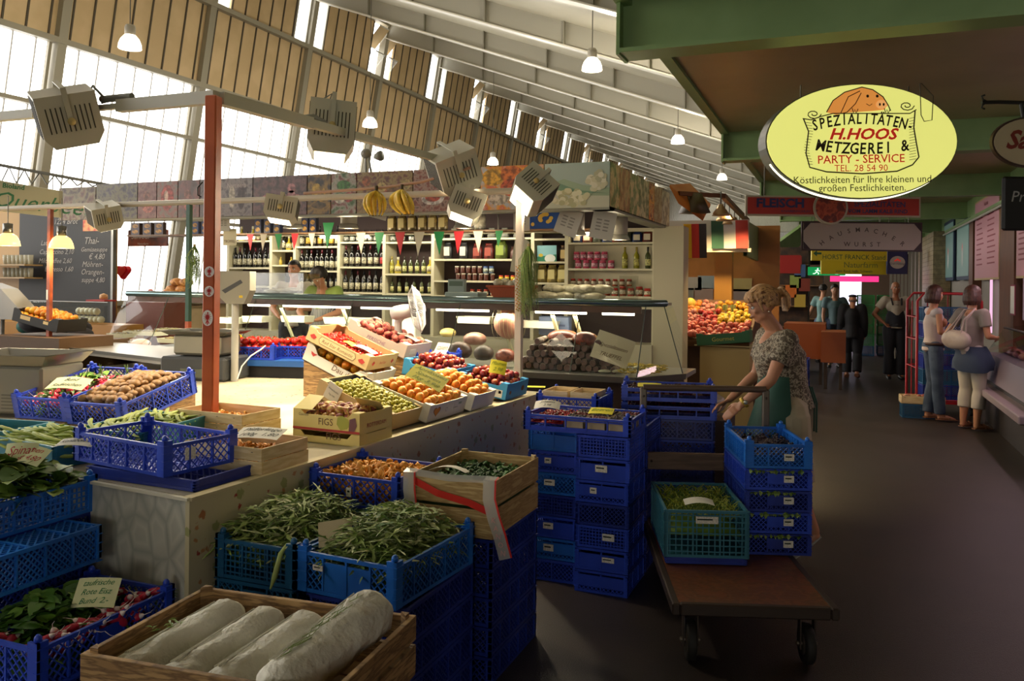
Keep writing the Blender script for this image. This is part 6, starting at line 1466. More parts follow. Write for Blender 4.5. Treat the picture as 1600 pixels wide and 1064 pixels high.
b = MB(T); b.box((ONY(150, 300, DY).x, DY + .02, zb0 - .02), (XR, DY + .18, zb0 + .01), M('soffit_grey', '8c8a7a', .5)); b.box((XR - .16, DY, zb0 - .02), (XR, DY + 2.7, zb0 + .01), M('soffit_grey')); b.build('soffit', r)
b = MB(T); b.box((ONY(92, 300, DY).x, DY + .03, zb1 - .04), (XR - .03, DY + 2.65, zb1 - .02), M('stand_roof', '77756a', .6)); b.build('stand_roof', r)
for (px, lb) in ((572, 'small dark spotlight clamped to the top of the banner'),):
 p = ONY(px, 245, DY + .1); b = MB(); b.tube([(p.x, p.y, zb1), (p.x, p.y, p.z)], .01, conn, 6); b.tube([(p.x + .06, p.y, zb1), (p.x + .03, p.y, p.z)], .01, conn, 6); b.ell((p.x, p.y, p.z + .03), (.06, .05, .05), conn, 10); b.lathe([(.02, -.05), (.05, .0), (.05, .03)], conn, T=TR(p.x + .15, p.y, p.z) @ RY(1.4), n=10); tag(b.build('spotlight'), lb, 'spotlight')
b = MB(); b.box((SXL, 8.05, 0), (SXR - .1, BY - .16, .18), M('platform_grey', '6a675e', .6)); struct('trim_6', b)
p = ONY(359, 372, 7.3); b = MB(); b.box((p.x - .09, 7.3, p.z - .08), (p.x + .09, 7.304, p.z + .1), M('cream_card2')); b.text('TRÜFFEL', .04, brn, p.x, p.z - .05, 7.298); tag(b.build('hanging_card'), 'cream truffle card hanging just right of the orange post', 'card')
# ======================= people =======================
def fuse(mb, name, voxel, parent, smooth=6, mat=None):
 o = mb.build('t_' + name)
 md = o.modifiers.new('r', 'REMESH'); md.mode = 'VOXEL'; md.voxel_size = voxel; md.use_smooth_shade = True
 sm = o.modifiers.new('s', 'SMOOTH'); sm.iterations = smooth; sm.factor = .5
 bpy.context.view_layer.update()
 dg_ = bpy.context.evaluated_depsgraph_get()
 me = bpy.data.meshes.new_from_object(o.evaluated_get(dg_))
 m_ = mat or mb.mats[0]; me.materials.clear(); me.materials.append(m_)
 me.polygons.foreach_set('material_index', [0] * len(me.polygons)); me.name = name
 me.polygons.foreach_set('use_smooth', [True] * len(me.polygons))
 old = o.data; bpy.data.objects.remove(o); bpy.data.meshes.remove(old)
 return inst(name, me, parent)
def limb(b, pts, rs, mat, n=12):
 for i in range(len(pts) - 1): b.tube([pts[i], Vector(pts[i]).lerp(Vector(pts[i + 1]), .5), pts[i + 1]], [rs[i], (rs[i] + rs[i + 1]) / 2 * 1.02, rs[i + 1]], mat, n)
 for p, r_ in zip(pts, rs): b.ell(p, r_, mat, 10)
skin = M('skin', 'b98262', .5, sub=.08); skin2 = M('skin_tanned', '9a6446', .5, sub=.08)
BASE = dict(head=(0, -.01, 1.63), neck=(0, .012, 1.47), chest=(0, 0, 1.28), waist=(0, 0, 1.08), pelvis=(0, .01, .95),
   shL=(.17, .01, 1.42), elL=(.22, .03, 1.13), wrL=(.22, -.05, .89), shR=(-.17, .01, 1.42), elR=(-.22, .03, 1.13), wrR=(-.22, -.05, .89),
   hipL=(.09, .01, .92), knL=(.10, -.01, .49), anL=(.10, .03, .085), toL=(.115, -.12, .035), hipR=(-.09, .01, .92), knR=(-.10, -.01, .49), anR=(-.10, .03, .085), toR=(-.115, -.12, .035))
def hand(b, w, d, palm, mat, s=1.0, curl=.5):
 """palm and five fingers from the wrist w along direction d; palm = palm normal"""
 w = Vector(w); d = Vector(d).normalized(); n = Vector(palm).normalized(); n = (n - d * n.dot(d)).normalized(); sd = d.cross(n)
 L = .088 * s
 for t, ww in ((0, .024), (.35, .033), (.7, .037), (1, .036)):
  c = w + d * L * t
  for q in (-1, -.33, .33, 1): b.ell(c + sd * ww * q * .72 * s, .0135 * s, mat, 7)
 for k, (fl, off) in enumerate(((.072, -.028), (.082, -.010), (.076, .010), (.058, .028))):
  p0 = w + d * L * (1.0 if k != 3 else .93) + sd * off * s; seg = fl * s / 3; p = p0; a = curl * .5; pts = [p0]
  for j in range(3):
   v = d * math.cos(a) + n * math.sin(a); p = p + v * seg * (1.15, 1, .85)[j]; pts.append(p); a += curl * .8
  b.tube(pts, [.0092 * s, .0088 * s, .008 * s, .0062 * s], mat, 7); b.ell(pts[-1], .0062 * s, mat, 6)
 p0 = w + d * L * .25 - sd * .028 * s; v = (d * .75 - sd * .62 + n * .35).normalized(); v2 = (d * .92 - sd * .2 + n * .4).normalized()
 pts = [p0, p0 + v * .04 * s, p0 + v * .04 * s + v2 * .03 * s, p0 + v * .04 * s + v2 * .052 * s]
 b.tube(pts, [.014 * s, .0115 * s, .0095 * s, .007 * s], mat, 7); b.ell(pts[-1], .007 * s, mat, 6)
def head(b, H, mat, female):
 c = Vector((0, 0, 0))
 T = H
 b.ell((0, .012, .035), (.073, .092, .085), mat, 18, T)
 b.ell((0, -.018, -.015), (.060, .068, .085), mat, 16, T)
 b.ell((0, -.042, -.078), (.032 if female else .038, .034, .026), mat, 12, T)
 b.ell((.032, -.02, -.055), (.03, .045, .035), mat, 10, T); b.ell((-.032, -.02, -.055), (.03, .045, .035), mat, 10, T)
 b.add(*nose_geo(), mat, True, T)
 b.ell((0, -.083, .032), (.045, .012, .012), mat, 10, T)
 for s in (-1, 1):
  b.ell((s * .040, -.062, -.015), (.02, .02, .018), mat, 8, T)
  b.ell((s * .074, .012, -.005), (.009, .018, .03), mat, 8, T @ TR(0, 0, 0))
 b.ell((0, -.086, -.044), (.022, .010, .006), mat, 8, T); b.ell((0, -.083, -.054), (.019, .010, .006), mat, 8, T)
def nose_geo():
 vs = [(0, -.084, .028), (-.009, -.082, .0), (.009, -.082, 0), (-.014, -.085, -.024), (.014, -.085, -.024), (0, -.112, -.018), (0, -.09, -.032), (-.01, -.06, .03), (.01, -.06, .03), (0, -.06, -.03)]
 return vs, [(0, 1, 5), (0, 5, 2), (1, 3, 5), (2, 5, 4), (3, 6, 5), (4, 5, 6), (0, 7, 1), (0, 2, 8), (1, 7, 9, 3), (2, 4, 9, 8), (3, 9, 6), (4, 6, 9), (0, 8, 9, 7)]
def person(loc, rz, label, J=None, h=1.75, vox=.009, face=(0, 0), sex='m', sk=None, hair=None, top=None, legs=None, shoes=None, extra=None, handdir=None, curl=.6, build=1.0, group=None, lower=True, sk_mat=None):
 sk = sk or skin; S = h / 1.75; fem = sex == 'f'
 P = dict(BASE); P.update(J or {}); P = {k: Vector(v) * S for k, v in P.items()}
 r = root('person', loc, rz, label, 'person', group)
 b = MB()
 B = build
 ch, wa_, pe_ = P['chest'], P['waist'], P['pelvis']; up = (P['neck'] - pe_).normalized()
 b.tube([pe_ - up * .06, pe_, wa_, ch, P['neck'] - up * .05, P['neck'] + up * .0], [.11 * B, (.155 if fem else .145) * B, (.118 if fem else .135) * B, .148 * B, .10 * B, .05], sk, 18, flat=.72)
 b.ell(pe_, (.155 * B, .11 * B, .10), sk, 14)
 b.ell(ch + Vector((0, -.02, .02)), (.14 * B, .105 * B, .13), sk, 14)
 if fem:
  for s in (-1, 1): b.ell(ch + Vector((s * .07, -.085, -.0)), (.06, .05, .058), sk, 10)
 b.tube([P['neck'] - up * .06, P['neck'], P['head'] - Vector((0, 0, .05))], [.06, .05 if fem else .056, .05], sk, 12)
 for s in 'LR':
  a, e, w = P['sh' + s], P['el' + s], P['wr' + s]; k = .9 if fem else 1.0
  b.ell(a, .058 * k * B, sk, 10); b.tube([P['neck'] - up * .07, a], [.06, .055 * k], sk, 10)
  limb(b, [a, a.lerp(e, .4), e, e.lerp(w, .3), w], [.052 * k * B, .049 * k * B, .038 * k, .040 * k, .026 * k], sk, 12)
  dd = (w - e).normalized(); hd = (handdir or {}).get(s)
  hand(b, w, hd[0] if hd else dd, hd[1] if hd else Vector((-.6 if s == 'L' else .6, -.6, 0)), sk, S * (.92 if fem else 1.0), curl)
  if lower:
   H_, K_, A_, O_ = P['hip' + s], P['kn' + s], P['an' + s], P['to' + s]
   limb(b, [H_, H_.lerp(K_, .4), K_, K_.lerp(A_, .3), A_.lerp(K_, .2), A_], [.092 * B, .082 * B, .056, .060, .042, .036], sk, 14)
   hl = A_ + (A_ - O_).normalized() * .045 * Vector((1, 1, 0)).length; hl = Vector((A_.x, A_.y, A_.z)) + (Vector((A_.x - O_.x, A_.y - O_.y, 0))).normalized() * .03 - Vector((0, 0, .04))
   b.tube([hl, A_ - Vector((0, 0, .025)), A_.lerp(O_, .6), O_, O_ + (O_ - A_).normalized() * .035], [.028, .036, .034, .03, .02], sk, 10, flat=.8)
 tilt, turn = face
 HT = TR(*P['head']) @ RZ(turn) @ RX(tilt) @ Matrix.Scale(S * (.96 if fem else 1.0), 4)
 head(b, HT, sk, fem)
 fuse(b, 'body', vox, r)
 for s in (-1, 1):
  e = MB(HT); e.ell((s * .029, -.0725, .008), .0115, M('eye_white', 'd8d4cc', .2), 10); e.ell((s * .029, -.083, .008), (.0055, .003, .0055), M('iris', '2a1c14', .2), 8); e.build('eye', r)
  e = MB(HT); e.tube([(s * .014, -.095, .027), (s * .032, -.093, .032), (s * .048, -.082, .026)], [.0025, .0032, .0018], hair[0] if hair else skin, 5); e.build('eyebrow', r)
 e = MB(HT); e.tube([(-.022, -.089, -.046), (0, -.0985, -.047), (.022, -.089, -.046)], [.001, .0038, .001], M('lips', '8f4a42', .5), 6); e.build('lips', r)
 if hair: hair_build(r, HT, *hair, vox=min(vox, .008))
 if top: top(r, P, S, B, vox, up)
 if legs: legs(r, P, S, B, vox)
 if shoes: shoes(r, P, S)
 if extra: extra(r, P, S, HT)
 return r
def hair_build(r, HT, mat, style, vox=.008):
 b = MB(HT)
 def cap(zmin=-.02, th=.012, front=.045):
  for i in range(26):
   for j in range(14):
    a = 2 * PI * i / 26; el_ = -.4 + (PI / 2 + .4) * j / 13
    p = Vector((math.cos(el_) * math.cos(a) * .076, .014 + math.cos(el_) * math.sin(a) * .094, .036 + math.sin(el_) * .090))
    if p.y < -.03 and p.z < front: continue
    if abs(p.x) > .05 and p.y < .0 and p.z < .03: continue
    if p.z < zmin and p.y < .03: continue
    b.ell(p, th * (1 + .25 * math.sin(i * 5 + j * 3)), mat, 6)
 if style == 'short': cap(-.01, .013, .06)
 elif style == 'crop': cap(.0, .008, .065)
 elif style == 'bald':
  for i in range(12):
   a = .0 + PI * i / 11; b.ell((math.cos(a) * .075, .02 + math.sin(a) * .08, -.01), (.008, .008, .03), mat, 6)
 elif style == 'thick': cap(-.02, .022, .05); b.ell((0, -.055, .098), (.06, .035, .022), mat, 10)
 elif style == 'bob':
  cap(-.03, .02, .055)
  for i in range(14):
   a = -.5 + (PI + 1.0) * i / 13; x = math.cos(a) * .082; y = .02 + math.sin(a) * .09
   b.tube([(x * .9, y * .9, .06), (x, y, 0), (x * 1.06, y * 1.05, -.06), (x * .95, y, -.115)], [.02, .026, .024, .012], mat, 7)
 elif style == 'ponytail':
  cap(-.04, .019, .06)
  for i in range(8):
   a = -PI / 2 - .85 + 1.7 * i / 7
   b.tube([(math.cos(a) * .05, -.03 + math.sin(a) * .04, .11), (math.cos(a) * .075, math.sin(a) * .085 - .012, .075), (math.cos(a) * .082, math.sin(a) * .088 - .012, .045)], [.014, .013, .006], mat, 6)
  for s in (-1, 1): b.tube([(s * .06, -.04, .09), (s * .082, -.035, .03), (s * .085, -.03, -.02), (s * .08, -.028, -.045)], [.014, .012, .008, .003], mat, 6)
  b.ell((0, .10, .05), (.05, .04, .05), mat, 10)
  for i in range(9):
   x = (i - 4) * .009; b.tube([(x * .5, .11, .07), (x, .145, .065 + .01 * (i % 3)), (x * 1.6, .165, .02), (x * 1.8, .15 + .008 * (i % 2), -.04), (x * 1.4, .13, -.075)], [.014, .016, .015, .011, .003], mat, 6)
 b2 = fuse(b, 'hair', max(.0055, vox * .8), r, 5)
 return b2
def mk_top(mat, sleeve='short', infl=.014, neckdrop=.05, hem=0.0, length=-.02):
 def f(r, P, S, B, vox, up):
  b = MB(); ch, wa_, pe_ = P['chest'], P['waist'], P['pelvis']; fem = False
  b.tube([pe_ + up * (length - .02), pe_ + up * length, wa_, ch, P['neck'] - up * .075, P['neck'] - up * neckdrop], [.15 * B + infl + hem, .152 * B + infl + hem, .128 * B + infl, .148 * B + infl, .10 * B + infl, .052 + infl], mat, 18, flat=.74)
  b.ell(ch + Vector((0, -.02, .02)), (.142 * B + infl, .107 * B + infl, .13), mat, 14)
  if infl_f(P):
   for s in (-1, 1): b.ell(ch + Vector((s * .07, -.085, -.0)), (.06 + infl, .05 + infl, .058 + infl), mat, 10)
  for s in 'LR':
   a, e, w = P['sh' + s], P['el' + s], P['wr' + s]
   b.ell(a, .058 * B + infl * (.9 if sleeve else .2), mat, 10); b.tube([P['neck'] - up * .085, a], [.058 + infl * .6, .055 + infl * (.9 if sleeve else .1)], mat, 10)
   if sleeve == 'short': b.tube([a, a.lerp(e, .3), a.lerp(e, .58)], [.056 * B + infl, .056 * B + infl, .054 * B + infl * 1.1], mat, 12)
   elif sleeve == 'long': limb(b, [a, a.lerp(e, .5), e, w], [.056 * B + infl, .052 * B + infl, .045 + infl, .032 + infl], mat, 12)
  return fuse(b, 'shirt', vox, r, 3)
 return f
def infl_f(P): return False
def mk_legs(mat, length=1.0, infl=.012, flare=0, name='trousers'):
 def f(r, P, S, B, vox):
  b = MB(); b.ell(P['pelvis'], (.16 * B + infl, .115 * B + infl, .11), mat, 14); b.tube([P['pelvis'], P['pelvis'].lerp(P['waist'], .45)], [.155 * B + infl, .142 * B + infl], mat, 16, flat=.74)
  for s in 'LR':
   H_, K_, A_ = P['hip' + s], P['kn' + s], P['an' + s]
   if length <= .5: b.tube([H_, H_.lerp(K_, length * 2)], [.098 * B + infl, .085 + infl + flare], mat, 14); b.ell(H_, .096 * B + infl, mat, 10)
   else:
    q = K_.lerp(A_, (length - .5) * 2)
    limb(b, [H_, H_.lerp(K_, .4), K_], [.096 * B + infl, .086 * B + infl, .058 + infl], mat, 14); b.tube([K_, K_.lerp(q, .4), q], [.058 + infl, .058 + infl + flare * .5, .044 + infl + flare], mat, 14)
  return fuse(b, name, vox, r, 3)
 return f
def mk_shoes(mat, sandal=False):
 def f(r, P, S):
  for s in 'LR':
   A_, O_ = P['an' + s], P['to' + s]; d = Vector((O_.x - A_.x, O_.y - A_.y, 0)); d = d.normalized() if d.length > 1e-4 else Vector((0, -1, 0))
   b = MB(); fw = (O_ - (A_ - Vector((0, 0, .05)))).normalized()
   hl = A_ - Vector((0, 0, .055)) - fw * .045; tp = O_ + fw * .055 - Vector((0, 0, .012))
   if sandal:
    b.tube([hl - Vector((0, 0, .0)), hl.lerp(tp, .5), tp], [.034, .04, .034], mat, 10, flat=.25); b.tube([hl.lerp(tp, .62) + fw.cross(Vector((0, 0, 1))) * .04, hl.lerp(tp, .6) + Vector((0, 0, .055)), hl.lerp(tp, .62) - fw.cross(Vector((0, 0, 1))) * .04], .009, mat, 6)
    b.tube([A_ + d * .045 - Vector((0, 0, .01)) + fw.cross(Vector((0, 0, 1))) * .035, A_ + d * .05 + Vector((0, 0, .0)), A_ + d * .045 - Vector((0, 0, .01)) - fw.cross(Vector((0, 0, 1))) * .035], .008, mat, 6)
   else:
    b.tube([hl, hl.lerp(tp, .3) + Vector((0, 0, .02)), hl.lerp(tp, .7), tp], [.04, .05, .045, .028], mat, 12, flat=.85)
   b.build('shoe', r)
 return f
blonde = M('hair_blonde', 'a4764a', .55, col2=['c69a64', '6a4426'], scale=30, stretch=(6, 1, 1)); dkhair = M('hair_dark', '17110d', .5); brhair = M('hair_brown', '382018', .5, col2='4a2c1e', scale=30); gyhair = M('hair_grey', '6a6460', .6)
PW = AT(1222, 640, 5.17); PW.z = 0
face_dir = YAW - PI / 2     # local -Y turned to point to picture left
JW = dict(head=(0, -.13, 1.60), neck=(0, -.055, 1.455), chest=(0, -.02, 1.28), waist=(0, .015, 1.09), pelvis=(0, .02, .96),
          shL=(.17, -.03, 1.395), elL=(.22, -.14, 1.16), wrL=(.16, -.30, 1.00), shR=(-.17, -.05, 1.395), elR=(-.22, -.10, 1.15), wrR=(-.20, -.28, .98),
          hipL=(.09, .02, .93), knL=(.09, .0, .50), anL=(.09, -.19, .10), toL=(.10, -.33, .045), hipR=(-.09, .03, .93), knR=(-.07, .07, .52), anR=(-.07, .20, .20), toR=(-.08, .105, .075))
JW['knL'], JW['anL'], JW['toL'] = (.08, .04, .52), (.08, .18, .205), (.085, .085, .08)
JW['knR'], JW['anR'], JW['toR'] = (-.09, -.12, .51), (-.09, -.16, .095), (-.10, -.31, .035)
blouse = M('floral_blouse', '55493a', .75, col2=['6e604c', 'b4a892', '5e523f', '4a4032'], scale=42, contrast=(.40, .66), detail=2)
def woman_extra(r, P, S, HT):
 apr = M('green_apron', '1c4a3a', .7, col2='173e30', scale=4)
 b = MB(); vs = []; n = 14
 for z, rx, ry, cy in ((1.17, .158, .128, -.015), (.98, .19, .15, -.01), (.8, .19, .17, -.05), (.6, .19, .19, -.10), (.46, .2, .2, -.12)):
  for k in range(n + 1):
   a = PI + (PI * 1.02) * k / n - .03; vs.append((rx * math.cos(a), cy + ry * math.sin(a), z * S))
 m = len(vs)
 for z, rx, ry, cy in ((1.17, .153, .123, -.015), (.98, .185, .145, -.01), (.8, .185, .165, -.05), (.6, .185, .185, -.10), (.46, .195, .195, -.12)):
  for k in range(n + 1):
   a = PI + (PI * 1.02) * k / n - .03; vs.append((rx * math.cos(a), cy + ry * math.sin(a), z * S))
 fs = []
 for i in range(4):
  for k in range(n):
   q = i * (n + 1) + k; fs += [(q, q + 1, q + n + 2, q + n + 1), (m + q, m + q + n + 1, m + q + n + 2, m + q + 1)]
 b.add(vs, fs, apr, True); b.build('apron', r)['label'] = 'dark green apron'
 b = MB();
 for x in (.03, -.01): b.tube([(x + .02, .165, 1.10 * S), (x + .04, .19, 1.0 * S), (x + .05, .185, .82 * S)], .006, apr, 5)
 b.build('apron_strings', r)
 w = P['wrL']; d = (w - P['elL']).normalized(); b = MB(); q = d.to_track_quat('Z', 'Y').to_matrix().to_4x4(); b.lathe([(.032, -.01), (.035, -.008), (.035, .008), (.032, .01)], M('watch_strap', 'c0a040', .4, .5), T=TR(*(w - d * .02)) @ q, n=16); b.ell(w - d * .02 + Vector((.032, 0, .005)), (.006, .014, .014), M('watch_face', 'b8b8a8', .2, .6), 10); b.build('wristwatch', r)
 b = MB(HT); b.ell((.078, .008, -.036), .006, M('earring', 'd8d0b8', .2, .6), 8); b.build('earring', r)
 b = MB(HT); b.tube([(.03 * math.cos(t), .115 + .0 * t, .06 + .03 * math.sin(t)) for t in [2 * PI * k / 12 for k in range(13)]], .006, M('hair_band', '5a2a24', .5), 5); b.build('hair_tie', r)
def wtop(r, P, S, B, vox, up):
 global infl_f
 old = infl_f; infl_f = lambda P: True
 mk_top(blouse, 'short', .016, .045, .012, -.0)(r, P, S, B, vox, up); infl_f = old
person(PW, face_dir, 'blonde woman in patterned blouse and green apron reaching to the left past the trolley', JW, h=1.72, vox=.007, face=(math.radians(16), 0), sex='f', hair=(blonde, 'ponytail'), top=wtop,
       legs=mk_legs(M('beige_shorts', 'a89c80', .7), .5, .02, .03, 'shorts'), shoes=mk_shoes(M('silver_sandal', 'a8a49c', .4), True), extra=woman_extra, handdir={'L': ((-.1, -.75, -.6), (-.5, .3, -.5)), 'R': ((.1, -.85, -.4), (.3, .2, -.8))}, curl=.35)
def strap(col, wid, nm):
 def f(r, P, S, HT):
  b = MB(); m_ = M(nm, col, .7, col2='d0ccc0', scale=30, kind='wave', stretch=(1, 0, 0), contrast=(.3, .7)); n = 10
  vs = []
  for z, rx, ry in ((1.30, .10, .15), (1.12, .165, .155), (.9, .185, .165), (.6, .19, .17)):
   for k in range(n + 1): a = PI + PI * k / n; vs.append((rx * math.cos(a), ry * math.sin(a) - .004, z * S))
  b.add(vs, [(i * (n + 1) + k, i * (n + 1) + k + 1, (i + 1) * (n + 1) + k + 1, (i + 1) * (n + 1) + k) for i in range(3) for k in range(n)], m_, True); b.build('apron', r)
 return f
q = ONY(506, 500, 8.45); J = dict(head=(0, -.13, 1.58), neck=(0, -.05, 1.46), elL=(.26, -.12, 1.17), wrL=(.07, -.33, 1.08), elR=(-.27, -.12, 1.17), wrR=(-.06, -.34, 1.07))
person((q.x, 8.45, .18), math.radians(8), 'dark-haired shop assistant in a green shirt and striped apron looking down', J, h=1.72, vox=.011, face=(math.radians(34), math.radians(-18)), hair=(dkhair, 'thick'), top=mk_top(M('lime_shirt', '8aa04a', .7, col2='7a9240', scale=5), 'short', .016), legs=mk_legs(M('dark_trousers', '23242a', .8)), shoes=mk_shoes(M('dark_shoe', '1a1614', .4)), extra=strap('3a4260', 1, 'striped_apron'))
q = ONY(459, 480, 9.0); J = dict(elL=(.24, -.1, 1.14), wrL=(.12, -.32, 1.15), elR=(-.24, -.10, 1.14), wrR=(-.1, -.32, 1.05))
person((q.x, 9.0, .18), math.radians(20), 'short-haired shop assistant in white standing behind the green-shirted one', J, h=1.78, vox=.011, face=(0.02, math.radians(-6)), hair=(dkhair, 'crop'), top=mk_top(M('white_shirt', 'b8b0a2', .7), 'short', .016), legs=mk_legs(M('dark_trousers', '23242a', .8)), shoes=mk_shoes(M('dark_shoe', '1a1614', .4)))
AW = math.radians(180)
q = ON(1331, 590, 0)
person((q.x, q.y, 0), math.radians(176), 'man in a black suit walking away down the aisle', dict(knL=(.10, -.06, .5), anL=(.10, .0, .09), anR=(-.10, .12, .12), toR=(-.11, .0, .05), head=(0, -.02, 1.58)), h=1.60, vox=.012, build=1.12, hair=(gyhair, 'bald'), top=mk_top(M('black_suit', '0f0f14', .8), 'long', .03, .03, .02, -.10), legs=mk_legs(M('black_suit_trousers', '141318', .8), .98, .02, .02), shoes=mk_shoes(M('brown_shoe', '6a4028', .5)),
       extra=lambda r, P, S, HT: (lambda b: (b.ell((0, .01, .085), (.085, .10, .035), M('dark_cap', '1c1c20', .8), 14), b.ell((0, -.09, .07), (.06, .05, .008), M('dark_cap'), 10), b.build('flat_cap', r)))(MB(HT)))
q = ON(1398, 592, 0)
def overalls(r, P, S, HT):
 b = MB(); m_ = M('navy_overall', '15161f', .8); n = 10; vs = []
 for z, rx, ry in ((1.34, .09, .155), (1.15, .16, .165), (.98, .18, .165)):
  for k in range(n + 1): a = PI + PI * k / n; vs.append((rx * math.cos(a), ry * math.sin(a), z * S))
 b.add(vs, [(i * (n + 1) + k, i * (n + 1) + k + 1, (i + 1) * (n + 1) + k + 1, (i + 1) * (n + 1) + k) for i in range(2) for k in range(n)], m_, True); b.build('overall_bib', r)
 for s in (-1, 1): b = MB(); b.tube([(s * .075, -.155, 1.33 * S), (s * .09, -.08, 1.45 * S), (s * .09, .06, 1.46 * S), (s * .05, .14, 1.25 * S), (s * .05, .15, 1.08 * S)], .014, m_, 6, flat=.5); b.build('strap', r)
person((q.x, q.y, 0), math.radians(8), 'bald man in a white t-shirt and black overalls standing hand on hip in the aisle', dict(elR=(-.36, .03, 1.16), wrR=(-.2, -.1, 1.0), elL=(.27, .05, 1.15), wrL=(.25, .0, .9)), h=1.80, vox=.012, build=1.08, hair=(gyhair, 'bald'), top=mk_top(M('white_tshirt', 'a8a090', .8), 'short', .02), legs=mk_legs(M('navy_overall', '15161f', .8), 1.0, .025, .03), shoes=mk_shoes(M('dark_shoe')), extra=overalls, sk=skin2)
q = ON(1458, 657, 0)
person((q.x, q.y, 0), math.radians(105), 'red-brown-haired woman in a white sleeveless top and jeans at the butcher counter', dict(elL=(.17, -.02, 1.15), wrL=(.1, -.22, 1.10), elR=(-.2, -.0, 1.16), wrR=(-.14, -.24, 1.1), knL=(.09, -.02, .5), anL=(.09, .04, .085), anR=(-.07, -.06, .085), toR=(-.09, -.21, .035)), h=1.72, vox=.010, face=(.1, 0), sex='f', build=.85, hair=(brhair, 'bob'), top=mk_top(M('white_top', 'c0b2b0', .7), None, .008, .1), legs=mk_legs(M('blue_jeans', '34425a', .8, col2='48566e', scale=6), .98, .008, .015, 'jeans'), shoes=mk_shoes(M('tan_sandal', '7a5038', .6), True),
       extra=lambda r, P, S, HT: (lambda b: (b.tube([(.155 * math.cos(t), .115 * math.sin(t), 1.0 * S) for t in [2 * PI * k / 20 for k in range(21)]], .018, M('brown_belt', '3c1e16', .5), 6), b.build('belt', r)))(MB()))
q = ON(1518, 671, 0)
def bag_extra(r, P, S, HT):
 b = MB(); jm = M('denim_jacket', '2e3c54', .8); n = 18; vs = []
 for z, rx, ry in ((1.02, .165, .125), (.95, .2, .16), (.82, .24, .2), (.72, .23, .19)):
  for k in range(n): a = 2 * PI * k / n; q_ = 1 + .07 * math.sin(5 * a + z * 9) * (1.1 - z) * 4; vs.append((rx * q_ * math.cos(a), ry * q_ * math.sin(a), z * S + .05 * math.sin(2 * a) * (1.05 - z)))
 b.add(vs, [(i * n + k, i * n + (k + 1) % n, (i + 1) * n + (k + 1) % n, (i + 1) * n + k) for i in range(3) for k in range(n)], jm, True); b.build('jacket_round_waist', r)['label'] = 'blue denim jacket tied round the waist'
person((q.x, q.y, 0), math.radians(130), 'woman in a grey t-shirt and white cropped trousers at the butcher counter', dict(elR=(-.22, .0, 1.15), wrR=(-.1, -.26, 1.12), elL=(.27, .12, 1.16), wrL=(.22, -.06, 1.0)), h=1.72, vox=.010, face=(-.02, math.radians(-10)), sex='f', build=.95, hair=(brhair, 'bob'), top=mk_top(M('grey_tshirt', '8a8078', .8), 'short', .012, .06), legs=mk_legs(M('white_trousers', 'b8b0a4', .8), .78, .012, .02), shoes=mk_shoes(M('tan_sandal'), True), extra=bag_extra)
hb = root('handbag', (q.x, q.y, 0), math.radians(130), 'cream shoulder handbag carried by the woman in white cropped trousers', 'handbag')
b = MB(TR(.02, .02, 0)); bm = M('cream_leather', 'b3a49c', .45, col2='a39188', scale=6, bump=.3, bscale=25); b.ell((.02, .19, 1.08), (.21, .075, .115), bm, 18, fn=lambda v: Vector((v.x, v.y, v.z * (1 + .15 * abs(v.x))))); b.build('bag_body', hb)
for s in (-1, 1): b = MB(TR(.02, .02, 0)); b.tube([(.02 - .10, .19 + s * .04, 1.15), (-.06, .14 + s * .02, 1.32), (-.13, .06, 1.46), (-.02, .1 + s * .01, 1.44), (.05, .15 + s * .02, 1.3), (.14, .19 + s * .04, 1.15)], .009, bm, 6); b.build('handle', hb)
for (px, py, d_, lb, c, sty, rz_) in ((1303, 575, 17.5, 'man in a grey-blue shirt standing far down the aisle', '5a7276', 'short', 10), (1285, 585, 18.5, 'person in a light teal top half hidden beyond the orange stall', '6a8a88', 'short', 150)):
 q = AT(px, py, d_)
 person((q.x, q.y, 0), math.radians(rz_), lb, dict(elL=(.3, .0, 1.16), wrL=(.42, -.1, 1.0)), h=1.74, vox=.016, hair=(dkhair, sty), top=mk_top(M('far_top_' + c, c, .8), 'short', .02), legs=mk_legs(M('blue_jeans'), 1.0), shoes=mk_shoes(M('dark_shoe')))
# ======================= crates by the counter end and the trolley =======================
GB = 'blue crates in the tall double stack'
cherry = mk_round(.011, .95, M('cherry_skin', '7a0f14', .2, col2='a8201c', scale=20), 'stub', dent=.05, n=7)
def berries(T, L, Wd, z, col, nm, lb, n=420, r_=.0085):
 b = MB(T); core(b, L, Wd, z - .02, z, M(nm + '_base', col, .6), 6)
 m_ = M(nm, col, .2, col2=M_dark(col), scale=30)
 for i in range(n): b.ell((R.uniform(-L / 2, L / 2) * .97, R.uniform(-Wd / 2, Wd / 2) * .95, z + R.uniform(-.006, .012)), r_, m_, 5)
 return tag(b.build(nm), lb, 'berries', None, 'stuff')
def dstack(x, y, n, h, cols, where, W_=.30):
 for k in range(n):
  c = cols[k % len(cols)]; top = n - 1 - k
  order = ['topmost', 'second from top', 'third from top', 'fourth from top', 'fifth from top', 'sixth from top', 'bottom']
  crate((x, y, k * h), R.uniform(-.015, .015), W_, .40, h - .004, c, ['plate2', 'lattice', 'slot', 'plate'][(k * 3 + int(x * 10)) % 4], '%s crate %s in the %s' % ({'blue': 'blue', 'deep': 'dark blue', 'sky': 'light blue', 'petrol': 'petrol blue'}[c], order[min(top, 6)], where), None, posts=False, pitch=.018, sticker=(R.uniform(-.06, .06), h * .55, R.uniform(.035, .07), R.uniform(.025, .04), 'front') if (k * 2 + int(-x * 10)) % 3 else None)
dstack(-1.215, 4.62, 7, .124, ['blue', 'blue', 'blue', 'deep', 'blue'], 'front right column of the tall double stack')
